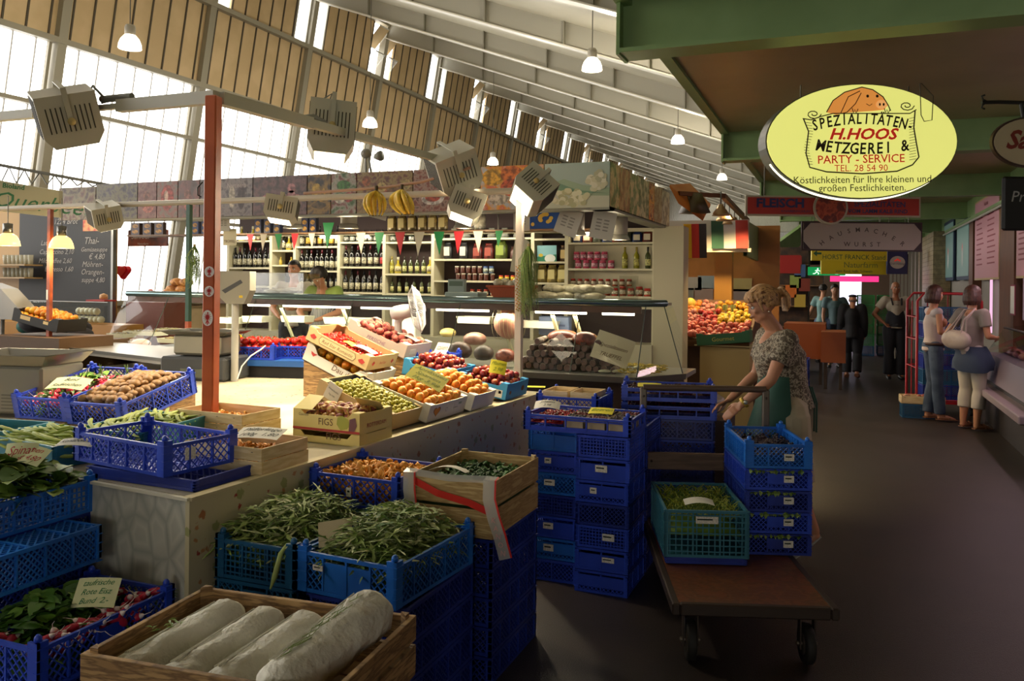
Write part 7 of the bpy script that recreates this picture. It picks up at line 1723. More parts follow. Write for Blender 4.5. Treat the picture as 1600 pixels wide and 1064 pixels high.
dstack(-1.53, 4.70, 7, .124, ['blue', 'sky', 'blue', 'deep', 'sky'], 'left column of the tall double stack')
dstack(-1.215, 5.06, 7, .124, ['deep'], 'hidden rear column of the double stack')
crate((-1.37, 4.62, .870), 0, .62, .40, .09, 'blue', 'window', 'blue berry tray across the top of the tall double stack', pitch=.02)
berries(TR(-1.56, 4.62, 0), .20, .34, .925, 'a81418', 'red_currants', 'red currants in the left half of the front berry tray')
def punnet(loc, rz, col, lb, w=.15, d=.11):
 r_ = root('punnet', loc, rz, lb, 'punnet'); b = MB(); pm2 = M('punnet_card', 'b5a283', .6); h = .065
 b.box((-w / 2, -d / 2, 0), (w / 2, d / 2, .004), pm2)
 for s in (-1, 1): b.box((-w / 2, s * d / 2, 0), (w / 2, s * (d / 2 - .004), h), pm2); b.box((s * w / 2, -d / 2, 0), (s * (w / 2 - .004), d / 2, h), pm2)
 b.build('carton', r_)
 b = MB(); m_ = M('berry_' + col, col, .3, col2=M_dark(col), scale=40)
 for i in range(90): b.ell((R.uniform(-w / 2 + .01, w / 2 - .01), R.uniform(-d / 2 + .01, d / 2 - .01), h - .005 + R.uniform(-.004, .008)), .007, m_, 5)
 o = b.build('berries', r_); o['kind'] = 'stuff'
for i in range(3):
 for j in range(3):
  punnet((-1.37 + i * .125 - .02, 4.50 + j * .12, .885), 0, ('2a1420', '7a1a20', '30202c')[(i + j) % 3], 'card punnet of dark berries, %s column %s row of the front tray' % (('left', 'middle', 'right')[i], ('front', 'middle', 'back')[j]), .115, .11)
card((-1.60, 4.60, .985), (dg(30), 0, dg(10)), .15, .07, paper, ['Johannis', '2.98'], 'pale price card over the red currants', bend=.1)
card((-1.29, 4.66, .965), (dg(14), 0, dg(5)), .14, .09, yellow_card, ['Beeren'], 'yellow price card lying on the punnets', bend=.03, inkm=M('pale_green_ink'))
for k in range(6): crate((-1.66, 5.36, k * .136), 0, .42, .40, .132, 'deep', 'lattice', '%s dark blue crate under the blue crate of wooden punnets' % ['bottom', 'second from bottom', 'third from bottom', 'fourth from bottom', 'fifth from bottom', 'topmost'][k], None, posts=False)
crate((-1.66, 5.34, .82), 0, .42, .38, .14, 'blue', 'lattice', 'blue crate of wooden punnets behind the berry tray', None, sticker=(-.02, .07, .08, .05, 'front'))
for i, x in enumerate((-1.76, -1.57)):
 b = MB();
 for s in (-1, 1): b.box((x - .085, 5.34 + s * .12, .90), (x + .085, 5.34 + s * .126, .99), veneer); b.box((x + s * .085, 5.22, .90), (x + s * .079, 5.46, .99), veneer)
 b.box((x - .085, 5.22, .895), (x + .085, 5.46, .905), veneer); tag(b.build('veneer_punnet'), 'pale veneer punnet on the %s inside the blue crate' % ('left', 'right')[i], 'punnet')
K3 = AT(1120, 640, 5.45); rz3 = dg(12); c3 = Vector((K3.x, K3.y, 0)) + RZ(rz3).to_3x3() @ Vector((-.31, .21, 0))
for k in range(6): crate((c3.x, c3.y, k * .135), rz3, .60, .40, .131, 'deep' if k % 2 else 'blue', 'lattice', '%s blue crate under the two grape trays behind the trolley' % ['bottom', 'second from bottom', 'third from bottom', 'fourth from bottom', 'fifth from bottom', 'topmost'][k], None, posts=False)
for k, (z, lb) in enumerate(((.81, 'lower tray of dark red grapes behind the trolley handle'), (.925, 'upper tray of dark red grapes behind the trolley handle'))):
 crate((c3.x, c3.y, z), rz3, .62, .42, .085, 'blue', 'window', lb)
 berries(TR(c3.x, c3.y, 0) @ RZ(rz3), .58, .38, z + .06, '4a0f16', 'dark_grapes', 'dark red grapes filling the ' + lb.split(' of')[0], 500, .012)
card((c3.x - .12, c3.y - .05, 1.01), (dg(12), 0, dg(12)), .16, .08, yellow_card, [], 'yellow card lying on the dark grapes', bend=.02)
b = MB(); p = c3 + Vector((.2, .9, 0)); b.ell((p.x - .1, p.y, .78), (.18, .12, .1), M('foil_pack', 'a8a090', .25, bump=.8, bscale=20), 10); tag(b.build('foil_bundle'), 'crumpled clear bundle beside the deli counter corner', 'packet')
b = MB(); b.box((p.x - .35, p.y - .2, 0), (p.x + .12, p.y + .2, .68), M('dark_cabinet', '2c1c14', .6)); tag(b.build('low_cabinet'), 'low dark cabinet carrying the crumpled bundle', 'cabinet')
TA = dg(18.5); dk0 = Vector((-.68, 3.65, 0)); ax = Vector((math.cos(TA), math.sin(TA), 0)); ay = Vector((-math.sin(TA), math.cos(TA), 0))
TW, TL = .72, 1.36
tc2 = dk0 + ax * TW / 2 + ay * TL / 2
r = root('platform_trolley', (tc2.x, tc2.y, 0), TA, 'platform trolley with worn rusty brown deck and tubular handle frame', 'trolley')
rust = M('rusty_deck', '5c3418', .4, col2=['6c401e', '54300f', '6a3a1a'], scale=9, bump=.2, bscale=40); ir = M('dark_iron', '3c3028', .55, .4); tubm = M('worn_steel', '6c6256', .4, .6)
b = MB(); b.box((-TW / 2 + .03, -TL / 2 + .03, .275), (TW / 2 - .03, TL / 2 - .03, .30), rust); b.build('deck_board', r)
b = MB()
for s in (-1, 1): b.box((s * TW / 2, -TL / 2, .25), (s * (TW / 2 - .035), TL / 2, .303), ir, bev=.006); b.box((-TW / 2 + .036, s * TL / 2, .25), (TW / 2 - .036, s * (TL / 2 - .035), .303), ir, bev=.006)
b.build('rim_frame', r)
for sx in (-1, 1):
 for sy in (-1, 1):
  b = MB(TR(sx * (TW / 2 - .1), sy * (TL / 2 - .14), 0)); b.lathe([(.05, -.02), (.085, -.02), (.09, -.012), (.09, .012), (.085, .02), (.05, .02)], M('black_tyre', '17140f', .7), T=TR(0, 0, .092) @ RY(PI / 2), n=22); b.lathe([(.0, -.022), (.05, -.022), (.05, .022), (0, .022)], M('wheel_hub', '4a423a', .5, .4), T=TR(0, 0, .092) @ RY(PI / 2), n=14); w = b.build('wheel', r)
  b = MB(TR(sx * (TW / 2 - .1), sy * (TL / 2 - .14), 0)); b.box((-.035, -.02, .07), (-.028, .02, .25), ir); b.box((.028, -.02, .07), (.035, .02, .25), ir); b.box((-.05, -.045, .235), (.05, .045, .25), ir); b.tube([(-.045, 0, .092), (.045, 0, .092)], .01, M('axle', '8a8070', .3, .7), 8); b.build('wheel_fork', r)
HZ = 1.085; hy = TL / 2 - .03
b = MB(); b.tube([(-TW / 2 - .0, hy, HZ), (TW / 2 + .0, hy, HZ)], .019, M('brown_grip', '5a4638', .5), 12); b.build('handle_bar', r)
for s in (-1, 1): b = MB(); b.box((s * TW / 2 - .02, hy - .015, .25), (s * TW / 2 + .02, hy + .015, HZ + .0), tubm, bev=.006); b.ell((s * TW / 2, hy - .016, HZ - .05), .008, ir, 6); b.build('handle_post', r)
b = MB(); b.box((-TW / 2 + .02, hy - .02, .60), (TW / 2 - .02, hy + .012, .70), M('brown_board', '6e5440', .6, col2='5a4432', scale=6, stretch=(1, 8, 8)), bev=.004); b.ell((-TW / 2 + .05, hy - .022, .65), .008, ir, 6); b.build('cross_board', r)
TT = TR(tc2.x, tc2.y, 0) @ RZ(TA)
def tl(px, py, z):
 q = ON(px, py, z); d = q - Vector((tc2.x, tc2.y, 0)); return (d.x * ax.x + d.y * ax.y, d.x * ay.x + d.y * ay.y)
bl = tl(1040, 880, .305)
cc = TT @ Vector((bl[0] + .20, bl[1] + .29, 0))
crate((cc.x, cc.y, .305), TA, .40, .58, .04, 'deep', 'solid', 'flat dark tray under the teal fennel crate on the trolley', None, posts=False, name='plastic_tray', cat='tray')
crate((cc.x, cc.y, .34), TA, .42, .60, .235, M('teal_crate', '2c6e82', .45), 'slot', 'large teal crate of fennel greens standing on the trolley', None, pitch=.03, posts=False, floor='solid', sticker=(.0, .19, .11, .035, 'front'))
fen = [M('fennel_a', '8a9a2c', .55), M('fennel_b', 'a8b040', .55), M('fennel_c', '5a7a24', .6)]
Tf = TR(cc.x, cc.y, 0) @ RZ(TA); b = MB(Tf); core(b, .37, .55, .42, .53, fen[2])
for i in range(700):
 x, y = R.uniform(-.17, .17), R.uniform(-.25, .25); z = .53 + R.uniform(-.02, .02); a = R.uniform(0, 6.3); l = R.uniform(.03, .07)
 b.tube([(x, y, z), (x + l * .6 * math.cos(a), y + l * .6 * math.sin(a), z + .03), (x + l * math.cos(a), y + l * math.sin(a), z + R.uniform(.0, .04))], [.0026, .002, .0008], fen[i % 3], 3)
tag(b.build('fennel_greens'), 'yellow-green feathery fennel tops in the teal trolley crate', 'greens', None, 'stuff')
card(Tf @ Vector((-.02, -.18, .585)), (dg(10), 0, TA), .15, .07, paper, [], 'crumpled white paper lying on the fennel', bend=.1)
s0 = tl(1165, 868, .305); cs = TT @ Vector((s0[0] + .17, s0[1] + .30, 0))
for k in range(5):
 z = .305 + k * .112
 crate((cs.x, cs.y, z), TA, .34, .56, .108 if k < 4 else .125, 'deep' if k % 2 == 0 and k < 4 else ('blue' if k < 4 else 'sky'), 'plate2' if k < 4 else 'lattice', '%s crate of the small stack at the right of the trolley' % ['lowest', 'second lowest', 'middle', 'second highest', 'highest'][k], None, posts=(k == 4), pitch=.018, sticker=(.05, .06, .05, .035, 'front'))
 if k < 4:
  b = MB(TR(cs.x, cs.y, 0) @ RZ(TA))
  for i in range(26): x = R.uniform(-.15, .12); X = TR(x, -.283, z + .1) @ RZ(R.uniform(-1, 1)) @ RX(R.uniform(-.3, 1.2)); w = R.uniform(.008, .016); b.add([(-w, 0, 0), (0, -.008, w), (w, 0, 0), (0, -.003, -w * 1.6)], [(0, 1, 2, 3)], rk[i % 3], False, X)
  tag(b.build('leaf_tips'), 'green leaf tips poking from the %s trolley crate' % ['lowest', 'second lowest', 'middle', 'second highest'][k], 'greens', None, 'stuff')
berries(TR(cs.x, cs.y, 0) @ RZ(TA), .29, .50, .305 + 4 * .112 + .08, '2c1826', 'elderberries', 'dark berries in the highest crate on the trolley', 200)
# ======================= right-hand side of the aisle =======================
gold_t = M('sign_brown', '4a3818', .5)
def face_sign(o_loc, rz, name, lb, cat='sign'):
 return root(name, o_loc, rz, lb, cat)
pc = AT(1346, 221, 5.30); SR = YAW + ROLL
r = root('oval_sign', pc, YAW, 'large glowing yellow oval butcher sign hanging from the front green beam', 'sign')
sx_, sz_ = 150 * 5.3 / 1300, 90 * 5.3 / 1300; T = RY(ROLL * -1)
def oval(b, sx, sz, y0, y1, m_, n=56): b.prism([(sx * math.cos(2 * PI * k / n), sz * math.sin(2 * PI * k / n)) for k in range(n)], y0, y1, m_, 'y', T)
b = MB(); oval(b, sx_, sz_, 0, .16, M('sign_box', '3a3a2a', .5)); b.build('sign_case', r)
def signlit():
 m_ = M('sign_lit', 'd8d46a', .4); nt = m_.node_tree; bs = nt.nodes['Principled BSDF']; bs.inputs['Emission Color'].default_value = lin('dcdc78'); bs.inputs['Emission Strength'].default_value = .68; return m_
b = MB(); oval(b, sx_ * .985, sz_ * .98, -.012, 0, signlit()); b.build('lit_face', r)
b = MB(); n = 40; pts = [(sx_ * .99 * math.cos(PI * (1.12 + .72 * k / n)), .05, sz_ * 1.0 * math.sin(PI * (1.12 + .72 * k / n))) for k in range(n + 1)]; b.tube([T @ Vector(p) for p in pts], .012, M('rim_lit', 'f4f0d0', .4, emit=1.6), 6); b.build('lit_rim', r)
b = MB(T); U = 5.3 / 1300
def P(px, py): return ((px - 1346) * U, (221 - py) * U)
def pl2(pts, m_, k=0, w=None):
 if w: b.tube([(P(*p)[0], -.0145 - k * .0006, P(*p)[1]) for p in pts], w, m_, 5)
 else: b.add([(P(*p)[0], -.0135 - k * .0006, P(*p)[1]) for p in pts], [tuple(range(len(pts)))], m_)
pig = M('pig_orange', 'c8803a', .5, emit=.7); lnm = M('sign_line', '3a2c10', .5); rdm = M('sign_red', 'b02418', .5, emit=.5)
pl2([(1290, 176), (1300, 158), (1318, 145), (1345, 137), (1362, 141), (1378, 152), (1386, 165), (1380, 172), (1362, 174), (1320, 177), (1305, 180)], pig)
pl2([(1290, 176), (1300, 158), (1318, 145), (1345, 137), (1362, 141), (1378, 152), (1386, 165), (1390, 174)], lnm, 1, .0035)
pl2([(1338, 142), (1322, 152), (1312, 177), (1322, 176), (1334, 164), (1342, 148)], pig, 1); pl2([(1342, 143), (1324, 152), (1312, 178), (1322, 176), (1335, 163), (1344, 146)], lnm, 2, .003)
b.disc((*P(1376, 164)[:1], P(1376, 164)[1]), 9 * U, 7 * U, M('pig_snout', 'd89858', .5, emit=.7), y=-.0155)
for dx in (-3, 3): b.disc((P(1376 + dx, 164)[0], P(1376, 164)[1]), 1.6 * U, 2.4 * U, lnm, 10, y=-.0162)
for ex in (1354, 1369): b.disc((P(ex, 151)[0], P(ex, 151)[1]), 2.2 * U, 2.4 * U, lnm, 10, y=-.0162)
pl2([(1352, 163), (1357, 166), (1361, 163)], lnm, 2, .002)
for ex in (1334, 1384): pl2([(ex - 4, 170), (ex - 2, 177), (ex, 172), (ex + 2, 178), (ex + 5, 171)], lnm, 2, .0028)
pl2([(1253, 186), (1266, 188), (1280, 183), (1300, 178), (1420, 178), (1430, 172)], lnm, 0, .0035)
for cx, cy in ((1270, 179), (1415, 166)): pl2([(cx + (12 - k * .7) * math.cos(k * .7), cy + (8 - k * .5) * math.sin(k * .7)) for k in range(15)], lnm, 0, .0035)
pl2([(1254, 186), (1262, 206), (1258, 240), (1264, 262), (1290, 269), (1346, 272), (1400, 268), (1424, 258), (1434, 246)], lnm, 0, .0045); pl2([(1428, 174), (1426, 200), (1430, 224), (1434, 246)], lnm, 0, .0045)
for k in range(16):
 y = 192 + k * 4.3; pl2([(1258 + 3 * math.sin(k * .5), y), (1266 + 3 * math.sin(k * .5), y + 1)], lnm, 0, .0016); pl2([(1427 + k * .2, y - 8), (1419, y - 6)], lnm, 0, .0016)
def tx(s, px, py, size, m_, shear=0, sxx=1, rot=0, bold=.0, arc=0):
 x, z = P(px, py)
 if arc:
  n = len(s);
  for i, chh in enumerate(s):
   u = (i - (n - 1) / 2); a = -u * arc; rad = size * .66 * sxx / abs(arc) if arc else 0; sg = 1 if arc > 0 else -1
   rr_ = abs(rad); X = x + rr_ * math.sin(u * abs(arc)); Z = z + sg * (rr_ * math.cos(u * abs(arc)) - rr_)
   b.text(chh, size, m_, 0, 0, 0, T=TR(X, -.0160, Z) @ RY(u * arc), sx=sxx, bold=bold, shear=shear)
 else: b.text(s, size, m_, 0, 0, 0, T=TR(x, -.0160, z) @ RY(-rot), sx=sxx, bold=bold, shear=shear)
tx('SPEZIALITÄTEN-', 1346, 194, 19 * U * 1.25, lnm, .1, .72, 0, .02, .042)
tx('H.HOOS', 1346, 218, 20 * U * 1.2, rdm, .3, 1.15, 0, .03); tx('METZGEREI &', 1346, 241, 19 * U * 1.3, lnm, .1, .82, 0, .02, -.03)
tx('PARTY - SERVICE', 1344, 255, 13.5 * U * 1.35, rdm, 0, 1, .02, .008); tx('TEL. 28 54 90', 1344, 268, 11 * U * 1.35, rdm, 0, 1, .01)
tx('Köstlichkeiten für Ihre kleinen und', 1346, 286, 12 * U * 1.32, lnm, 0, .97, .012); tx('großen Festlichkeiten.', 1346, 299, 12 * U * 1.32, lnm, 0, .97, .012)
b.build('painted_sign_lettering', r)
for px in (1257, 1428): b = MB(); x = (px - 1346) * U; z0_ = sz_ * math.sqrt(max(0, 1 - (x / sx_) ** 2)); b.tube([(x, .08, z0_ - .02), (x, .08, 3.0 - pc.z)], .004, M('chain', '4a4434', .4, .6), 5); b.build('chain', r)
b = MB(); b.tube([(P(1434, 130)[0], -.02, P(0, 130)[1]), (P(1435, 180)[0], -.03, P(0, 180)[1]), (P(1440, 190)[0], -.03, P(0, 190)[1]), (P(1452, 188)[0], -.03, P(0, 188)[1]), (P(1455, 150)[0], -.02, P(0, 150)[1]), (P(1436, 130)[0], -.02, P(0, 130)[1])], .003, M('chain'), 5); b.build('loose_cord', r)
def board(px0, px1, py0, py1, d, lb, m_, th=.04, frame=None, name='hanging_sign'):
 a = AT(px0, py1, d); c = AT(px1, py0, d); w = (Vector((c.x, c.y)) - Vector((a.x, a.y))).length; h = (py1 - py0) * d / 1300
 r_ = root(name, a, YAW, lb, 'sign'); b_ = MB()
 if frame: b_.box((-.02, .002, -.02), (w + .02, th, h + .02), frame)
 b_.box((0, -.004, 0), (w, th * .9, h), m_); b_.build('sign_board', r_)
 b_ = MB()
 for f in (.1, .9): b_.tube([(w * f, th / 2, h), (w * f, th / 2, 3.3 - a.z)], .005, M('chain'), 5)
 b_.build('hanger', r_); return r_, w, h
wf = M('frame_cream', 'b0a890', .5)
r, w, h = board(1168, 1436, 308, 334, 9.0, 'long red sign lettered Fleisch with a round picture in the middle', M('sign_red_board', 'a82c20', .5), frame=wf)
navy = M('navy_letter', '2a2c5c', .5); b = MB()
b.text('FLEISCH', h * .72, navy, w * .19, h * .42, -.006, bold=.04, sx=1.12); b.text('KNABENSCHUH', h * .2, navy, w * .28, h * .12, -.006, sx=1.2)
b.text('SPEZIALITÄTEN', h * .45, navy, w * .77, h * .5, -.006, bold=.02); b.text('VOM LAMM KALB RIND', h * .34, navy, w * .76, h * .12, -.006, bold=.02); b.build('lettering', r)
b = MB(); b.prism([(w * .48 + .185 * math.cos(2 * PI * k / 32), h * .42 + .185 * math.sin(2 * PI * k / 32)) for k in range(32)], -.03, .02, wf, 'y'); b.disc((w * .48, h * .42), .165, .165, M('meat_picture', '8a2c18', .5, col2=['b8502c', '6a2014'], scale=12), y=-.032); b.build('round_picture', r)
r, w, h = board(1255, 1439, 348, 389, 11.0, 'grey-white board lettered Hausmacher Wurst with dark corners', M('sign_grey', '9a968a', .5), frame=M('dark_frame', '2c1c1c', .6))
b = MB()
for sx1 in (0, 1):
 for sz1 in (0, 1): X = w * sx1; Z = h * sz1; s_ = 1 - 2 * sx1; t_ = 1 - 2 * sz1; b.add([(X, -.006, Z), (X + s_ * w * .06, -.006, Z), (X, -.006, Z + t_ * h * .3)], [(0, 1, 2)], M('dark_corner', '1f1418', .6))
b.build('corner_marks', r); b = MB()
for i, chh in enumerate('HAUSMACHER'):
 u = (i - 4.5) / 4.5; b.text(chh, h * .24, M('sign_letter', '3c3428', .5), 0, 0, 0, T=TR(w * (.5 + .33 * u), -.006, h * (.68 - .5 * u * u)) @ RY(u * .75), bold=.01)
b.text('WURST', h * .24, M('sign_letter'), w * .5, h * .12, -.006, space=2.2, bold=.01); b.build('lettering', r)
yel = M('sign_yellow', 'c8b81c', .5); gl = M('letter_green', '1f5a34', .5)
r, w, h = board(1268, 1386, 391, 407, 14.0, 'yellow sign with a green arrow lettered Horst Franck Stand', yel); b = MB(); b.text('HORST FRANCK Stand', h * .66, gl, w * .56, h * .15, -.006, sx=.95); b.add([(w * .02, -.006, h * .7), (w * .07, -.006, h * 1.0), (w * .07, -.006, h * .8), (w * .13, -.006, h * .8), (w * .13, -.006, h * .6), (w * .07, -.006, h * .6), (w * .07, -.006, h * .4)], [(0, 6, 5, 4, 3, 2, 1)], gl); b.build('green_lettering', r)
r, w, h = board(1283, 1386, 407, 428, 14.8, 'lower yellow sign lettered Naturfarm partly hidden', yel); b = MB(); b.text('Naturfarm', h * .6, M('letter_olive', '6a7a3a', .5), w * .6, h * .5, -.006); b.text('vom Rind, kalb, Schwein', h * .28, gl, w * .5, h * .14, -.006); b.build('lettering', r)
r, w, h = board(1386, 1418, 393, 428, 14.4, 'blue sign with a white oval badge and red emblem', M('sign_blue', '1c2c5c', .5)); b = MB(); b.disc((w / 2, h * .52), w * .38, h * .28, M('badge_white', 'b8bab4', .5), y=-.006); b.prism([(w * .32, h * .58), (w * .5, h * .70), (w * .68, h * .58), (w * .62, h * .56), (w * .5, h * .62), (w * .38, h * .56)], -.010, -.007, rdm, 'y'); b.text('Gref-Völsings', h * .13, navy, w / 2, h * .42, -.008, shear=.2); b.build('badge', r)
r, w, h = board(1263, 1321, 417, 430, 16.0, 'green lit emergency exit sign with running figure', M('exit_green', '128a4a', .4, emit=.7), th=.12)
ew = M('exit_white', 'd8f0dc', .4, emit=1.2); b = MB(); b.box((w * .72, -.008, h * .15), (w * .8, -.005, h * .85), ew); b.box((w * .42, -.008, h * .42), (w * .58, -.005, h * .54), ew)
b.disc((w * .25, h * .78), h * .09, h * .09, ew, 10, y=-.008)
for (p_, q_) in (((.25, .66), (.22, .4)), ((.25, .62), (.31, .5)), ((.25, .62), (.18, .55)), ((.22, .4), (.28, .25)), ((.28, .25), (.26, .1)), ((.22, .4), (.17, .2)), ((.17, .2), (.12, .2))): b.tube([(w * p_[0], -.008, h * p_[1]), (w * q_[0], -.008, h * q_[1])], h * .05, ew, 5)
b.build('running_figure', r)
r = root('bracket_sign', AT(1612, 222, 5.0), YAW, 'cream oval sign with brown script on an iron bracket at the right edge', 'sign')
b = MB(); k_ = 5.0 / 1300; b.prism([(62 * k_ * math.cos(2 * PI * k / 40), 40 * k_ * math.sin(2 * PI * k / 40)) for k in range(40)], 0, .03, M('oval_rim', '3a2418', .5), 'y'); b.prism([(59 * k_ * math.cos(2 * PI * k / 40), 37 * k_ * math.sin(2 * PI * k / 40)) for k in range(40)], -.004, 0, M('oval_cream', 'b8a888', .5), 'y'); b.build('sign_board', r)
b = MB(); b.text('Sau', 40 * k_, M('script_brown', '7a2418', .5), -14 * k_, -10 * k_, -.006, shear=.35, bold=.03); b.build('script_lettering', r)
b = MB(); b.tube([(-76 * k_, .02, 62 * k_), (-50 * k_, .02, 63 * k_), (30 * k_, .02, 62 * k_)], .012, M('black_iron', '14120f', .5), 6); b.tube([(-14 * k_, .02, 62 * k_), (-10 * k_, .02, 38 * k_)], .012, M('black_iron'), 6)
for s in (-1, 1): b.tube([(-66 * k_, .02, 63 * k_), (-74 * k_, .02, (63 + s * 4) * k_), (-76 * k_, .02, (63 + s * 9) * k_), (-71 * k_, .02, (63 + s * 11) * k_)], .006, M('black_iron'), 5)
b.build('iron_bracket', r)
a = AT(1567, 360, 4.6); r = root('slate_board', a, YAW, 'black chalk board with rounded corners at the right edge', 'sign'); b = MB(); b.box((0, 0, 0), (.4, .03, .30), M('slate_black', '0c0b0d', .6), bev=.012); b.build('slate', r)
b = MB(); b.text('Pro', .085, M('chalk', 'a8a4a0', .8), .1, .16, -.003, shear=.2); b.build('chalk_lettering', r)
XW = 2.12
def yo(px): return ONX(px, 400, XW).y
postm = M('brown_post', '6a3c1c', .45, col2='5a3218', scale=3, stretch=(4, 4, .6)); pinkm = M('pink_poster', 'c28a92', .5); pinkt = M('poster_ink', '8a3a44', .6); winm = glassmat('shop_glass', (.8, .86, .84), .3)
b = MB(); b.box((XW + .1, 2.5, 0), (XW + .15, 40, 2.95), M('shop_wall', '8f867a', .6)); struct('wall_right', b)
for i, (p0, p1) in enumerate(((1518, 1524), (1567, 1590))):
 q0, q1 = yo(p0), yo(p1); b = MB(); b.box((XW - .04, min(q0, q1), 0), (XW + .1, max(q0, q1), 2.95), postm); tag(b.build('shop_post'), ['slim brown wooden post left of the pink poster', 'broad brown wooden post right of the pink poster'][i], 'post')
def poster(p0, p1, pyt, pyb, pxm, lb, title):
 q0, q1 = yo(p0), yo(p1); zt_ = ONX(p0, pyt, XW).z; zb_ = ONX(p0, pyb, XW).z; y0_, y1_ = max(q0, q1), min(q0, q1)
 r_ = root('price_poster', (XW - .03, y0_, zb_), -PI / 2, lb, 'poster'); w_ = y0_ - y1_; h_ = zt_ - zb_
 b_ = MB(); b_.box((0, 0, 0), (w_, .04, h_), M('poster_frame', 'b8a070', .5)); b_.box((.03, -.004, .03), (w_ - .03, .01, h_ - .03), pinkm); b_.build('frame', r_)
 b_ = MB(); b_.text(title, min(.09, w_ * .16), pinkt, w_ / 2, h_ - .14, -.006, bold=.02)
 for c_ in range(2):
  for k in range(11):
   zz_ = h_ - .24 - k * (h_ - .4) / 11; ww_ = R.uniform(.2, .32) * w_; b_.box((w_ * (.1 + .46 * c_), -.0055, zz_), (w_ * (.1 + .46 * c_) + ww_, -.005, zz_ + .022), pinkt)
 b_.build('printed_lines', r_)
poster(1526, 1565, 318, 438, 0, 'framed pink price list between the two brown posts', 'Fleischsalat'); poster(1592, 1640, 300, 435, 0, 'framed pink price list at the right edge of the picture', 'Angebot')
for i, (p0, p1, c_) in enumerate(((1476, 1492, '6a8a84'), (1496, 1517, '7a9890'))):
 q0, q1 = yo(p0), yo(p1); zt_ = ONX(p0, 350, XW).z; b = MB(); b.box((XW - .02, min(q0, q1) + .05, 1.85), (XW + .02, max(q0, q1) - .05, zt_), M('blue_frame', '1f3450', .5)); b.box((XW - .026, min(q0, q1) + .12, 1.92), (XW - .02, max(q0, q1) - .12, zt_ - .07), M('green_sign_%d' % i, c_, .3, emit=.12)); b.disc((0, 0), .12, .2, M('badge_white'), y=0, T=TR(XW - .028, (q0 + q1) / 2, 2.3) @ RZ(-PI / 2)); b.disc((0, .18), .05, .1, rdm, 3, y=0, T=TR(XW - .03, (q0 + q1) / 2, 2.3) @ RZ(-PI / 2)); tag(b.build('shop_sign'), ['narrow pale green lit shop panel further down the right wall', 'pale green lit shop panel with emblem left of the brown post'][i], 'sign')
tile = M('cream_tile', '9a8660', .4, col2='7d6c4c', scale=8)
q0, q1 = ONX(1462, 400, 1.9).y, ONX(1438, 400, 1.9).y; b = MB(); b.box((1.85, q0, 0), (2.2, q1 + .2, 2.95), tile)
for k in range(28): b.box((1.846, q0 - .002, k * .105), (2.2, q1 + .2, k * .105 + .006), M('tile_grout', '5f5540', .7))
tag(b.build('tiled_pillar'), 'cream tiled pillar on the right side of the aisle', 'pillar')
mauve = M('mauve_panel', '9a7488', .4)
for i, (ya, yb_) in enumerate(((5.4, 8.6), (9.0, 12.2))):
 r = root('butcher_counter', (1.6, ya, 0), 0, ['glazed butcher counter at the right edge nearest the camera', 'glazed butcher counter where the two women are served'][i], 'counter'); L_ = yb_ - ya
 b = MB(); b.box((.12, 0, 0), (.6, L_, .75), M('dark_plinth', '2a2422', .5)); b.build('base', r)
 b = MB(); b.box((-.06, 0, .42), (.14, L_, .50), M('pale_ledge', '8f8088', .3), bev=.01); b.build('bag_ledge', r)
 b = MB(); b.add([(.06, 0, .58), (.06, L_, .58), (.12, L_, .88), (.12, 0, .88), (.5, 0, .88), (.5, 0, .58), (.5, L_, .88), (.5, L_, .58)], [(0, 3, 2, 1), (0, 5, 4, 3), (3, 4, 6, 2), (1, 2, 6, 7), (0, 1, 7, 5)], M('counter_mauve', '7a6a74', .35)); b.build('counter_body', r)
 b = MB(); b.add([(.12, .01, .88), (.12, L_ - .01, .88), (.32, L_ - .01, 1.2), (.32, .01, 1.2)], [(0, 1, 2, 3)], winm); b.add([(.32, .01, 1.2), (.32, L_ - .01, 1.2), (.55, L_ - .01, 1.24), (.55, .01, 1.24)], [(0, 1, 2, 3)], winm); b.build('glass_front', r)
 b = MB(); b.tube([(.32, 0, 1.2), (.32, L_, 1.2)], .014, stl, 8); b.build('glass_rail', r)
 for k in range(9): b = MB(); b.ell((.36, L_ * (k + .5) / 9, .92), (.1, .13, .05), M('fresh_meat', '7a2c2c', .4, col2='a86a64', scale=10), 10); tag(b.build('meat_cut', None, r.location), 'cut of red meat in the %s butcher counter' % ('near', 'far')[i], 'meat', 'meat in the %s butcher counter' % ('near', 'far')[i])
 area('butcher_tube_light', (1.95, (ya + yb_) / 2, 2.1), (0, dg(30), 0), .1, 2.6, 11, (1, .68, .74))
b = MB(); q0 = yo(1545); b.box((XW + .02, q0 - .06, 1.0), (XW + .05, q0, 2.3), M('pink_tube', 'd8a8c8', .4, emit=1.0)); tag(b.build('pink_strip_light'), 'upright pinkish strip light on the butcher shop window', 'light')
b = MB(); p = ONX(1588, 480, XW); b.box((XW - .05, p.y - .18, 1.35), (XW - .04, p.y + .12, 1.75), M('poster_red_frame', '8a2040', .5)); b.box((XW - .053, p.y - .16, 1.37), (XW - .05, p.y + .1, 1.73), paper); tag(b.build('notice'), 'white notice with a crimson frame on the right wall', 'notice')
b = MB(); q0 = yo(1560); b.box((XW - .0, 8.6, 1.3), (XW + .02, 12.2, 1.9), M('pale_window', '9a8490', .3, emit=.18)); tag(b.build('shop_window_panel'), 'pale lit window panel behind the two women', 'window panel')
q = ON(1478, 652, 0); r = root('roll_cage', (q.x, q.y + .45, 0), dg(8), 'red tubular roll cage trolley behind the woman in jeans', 'roll cage'); red = M('red_tube', 'a01820', .4)
W2, D2, H2 = .78, .6, 1.62
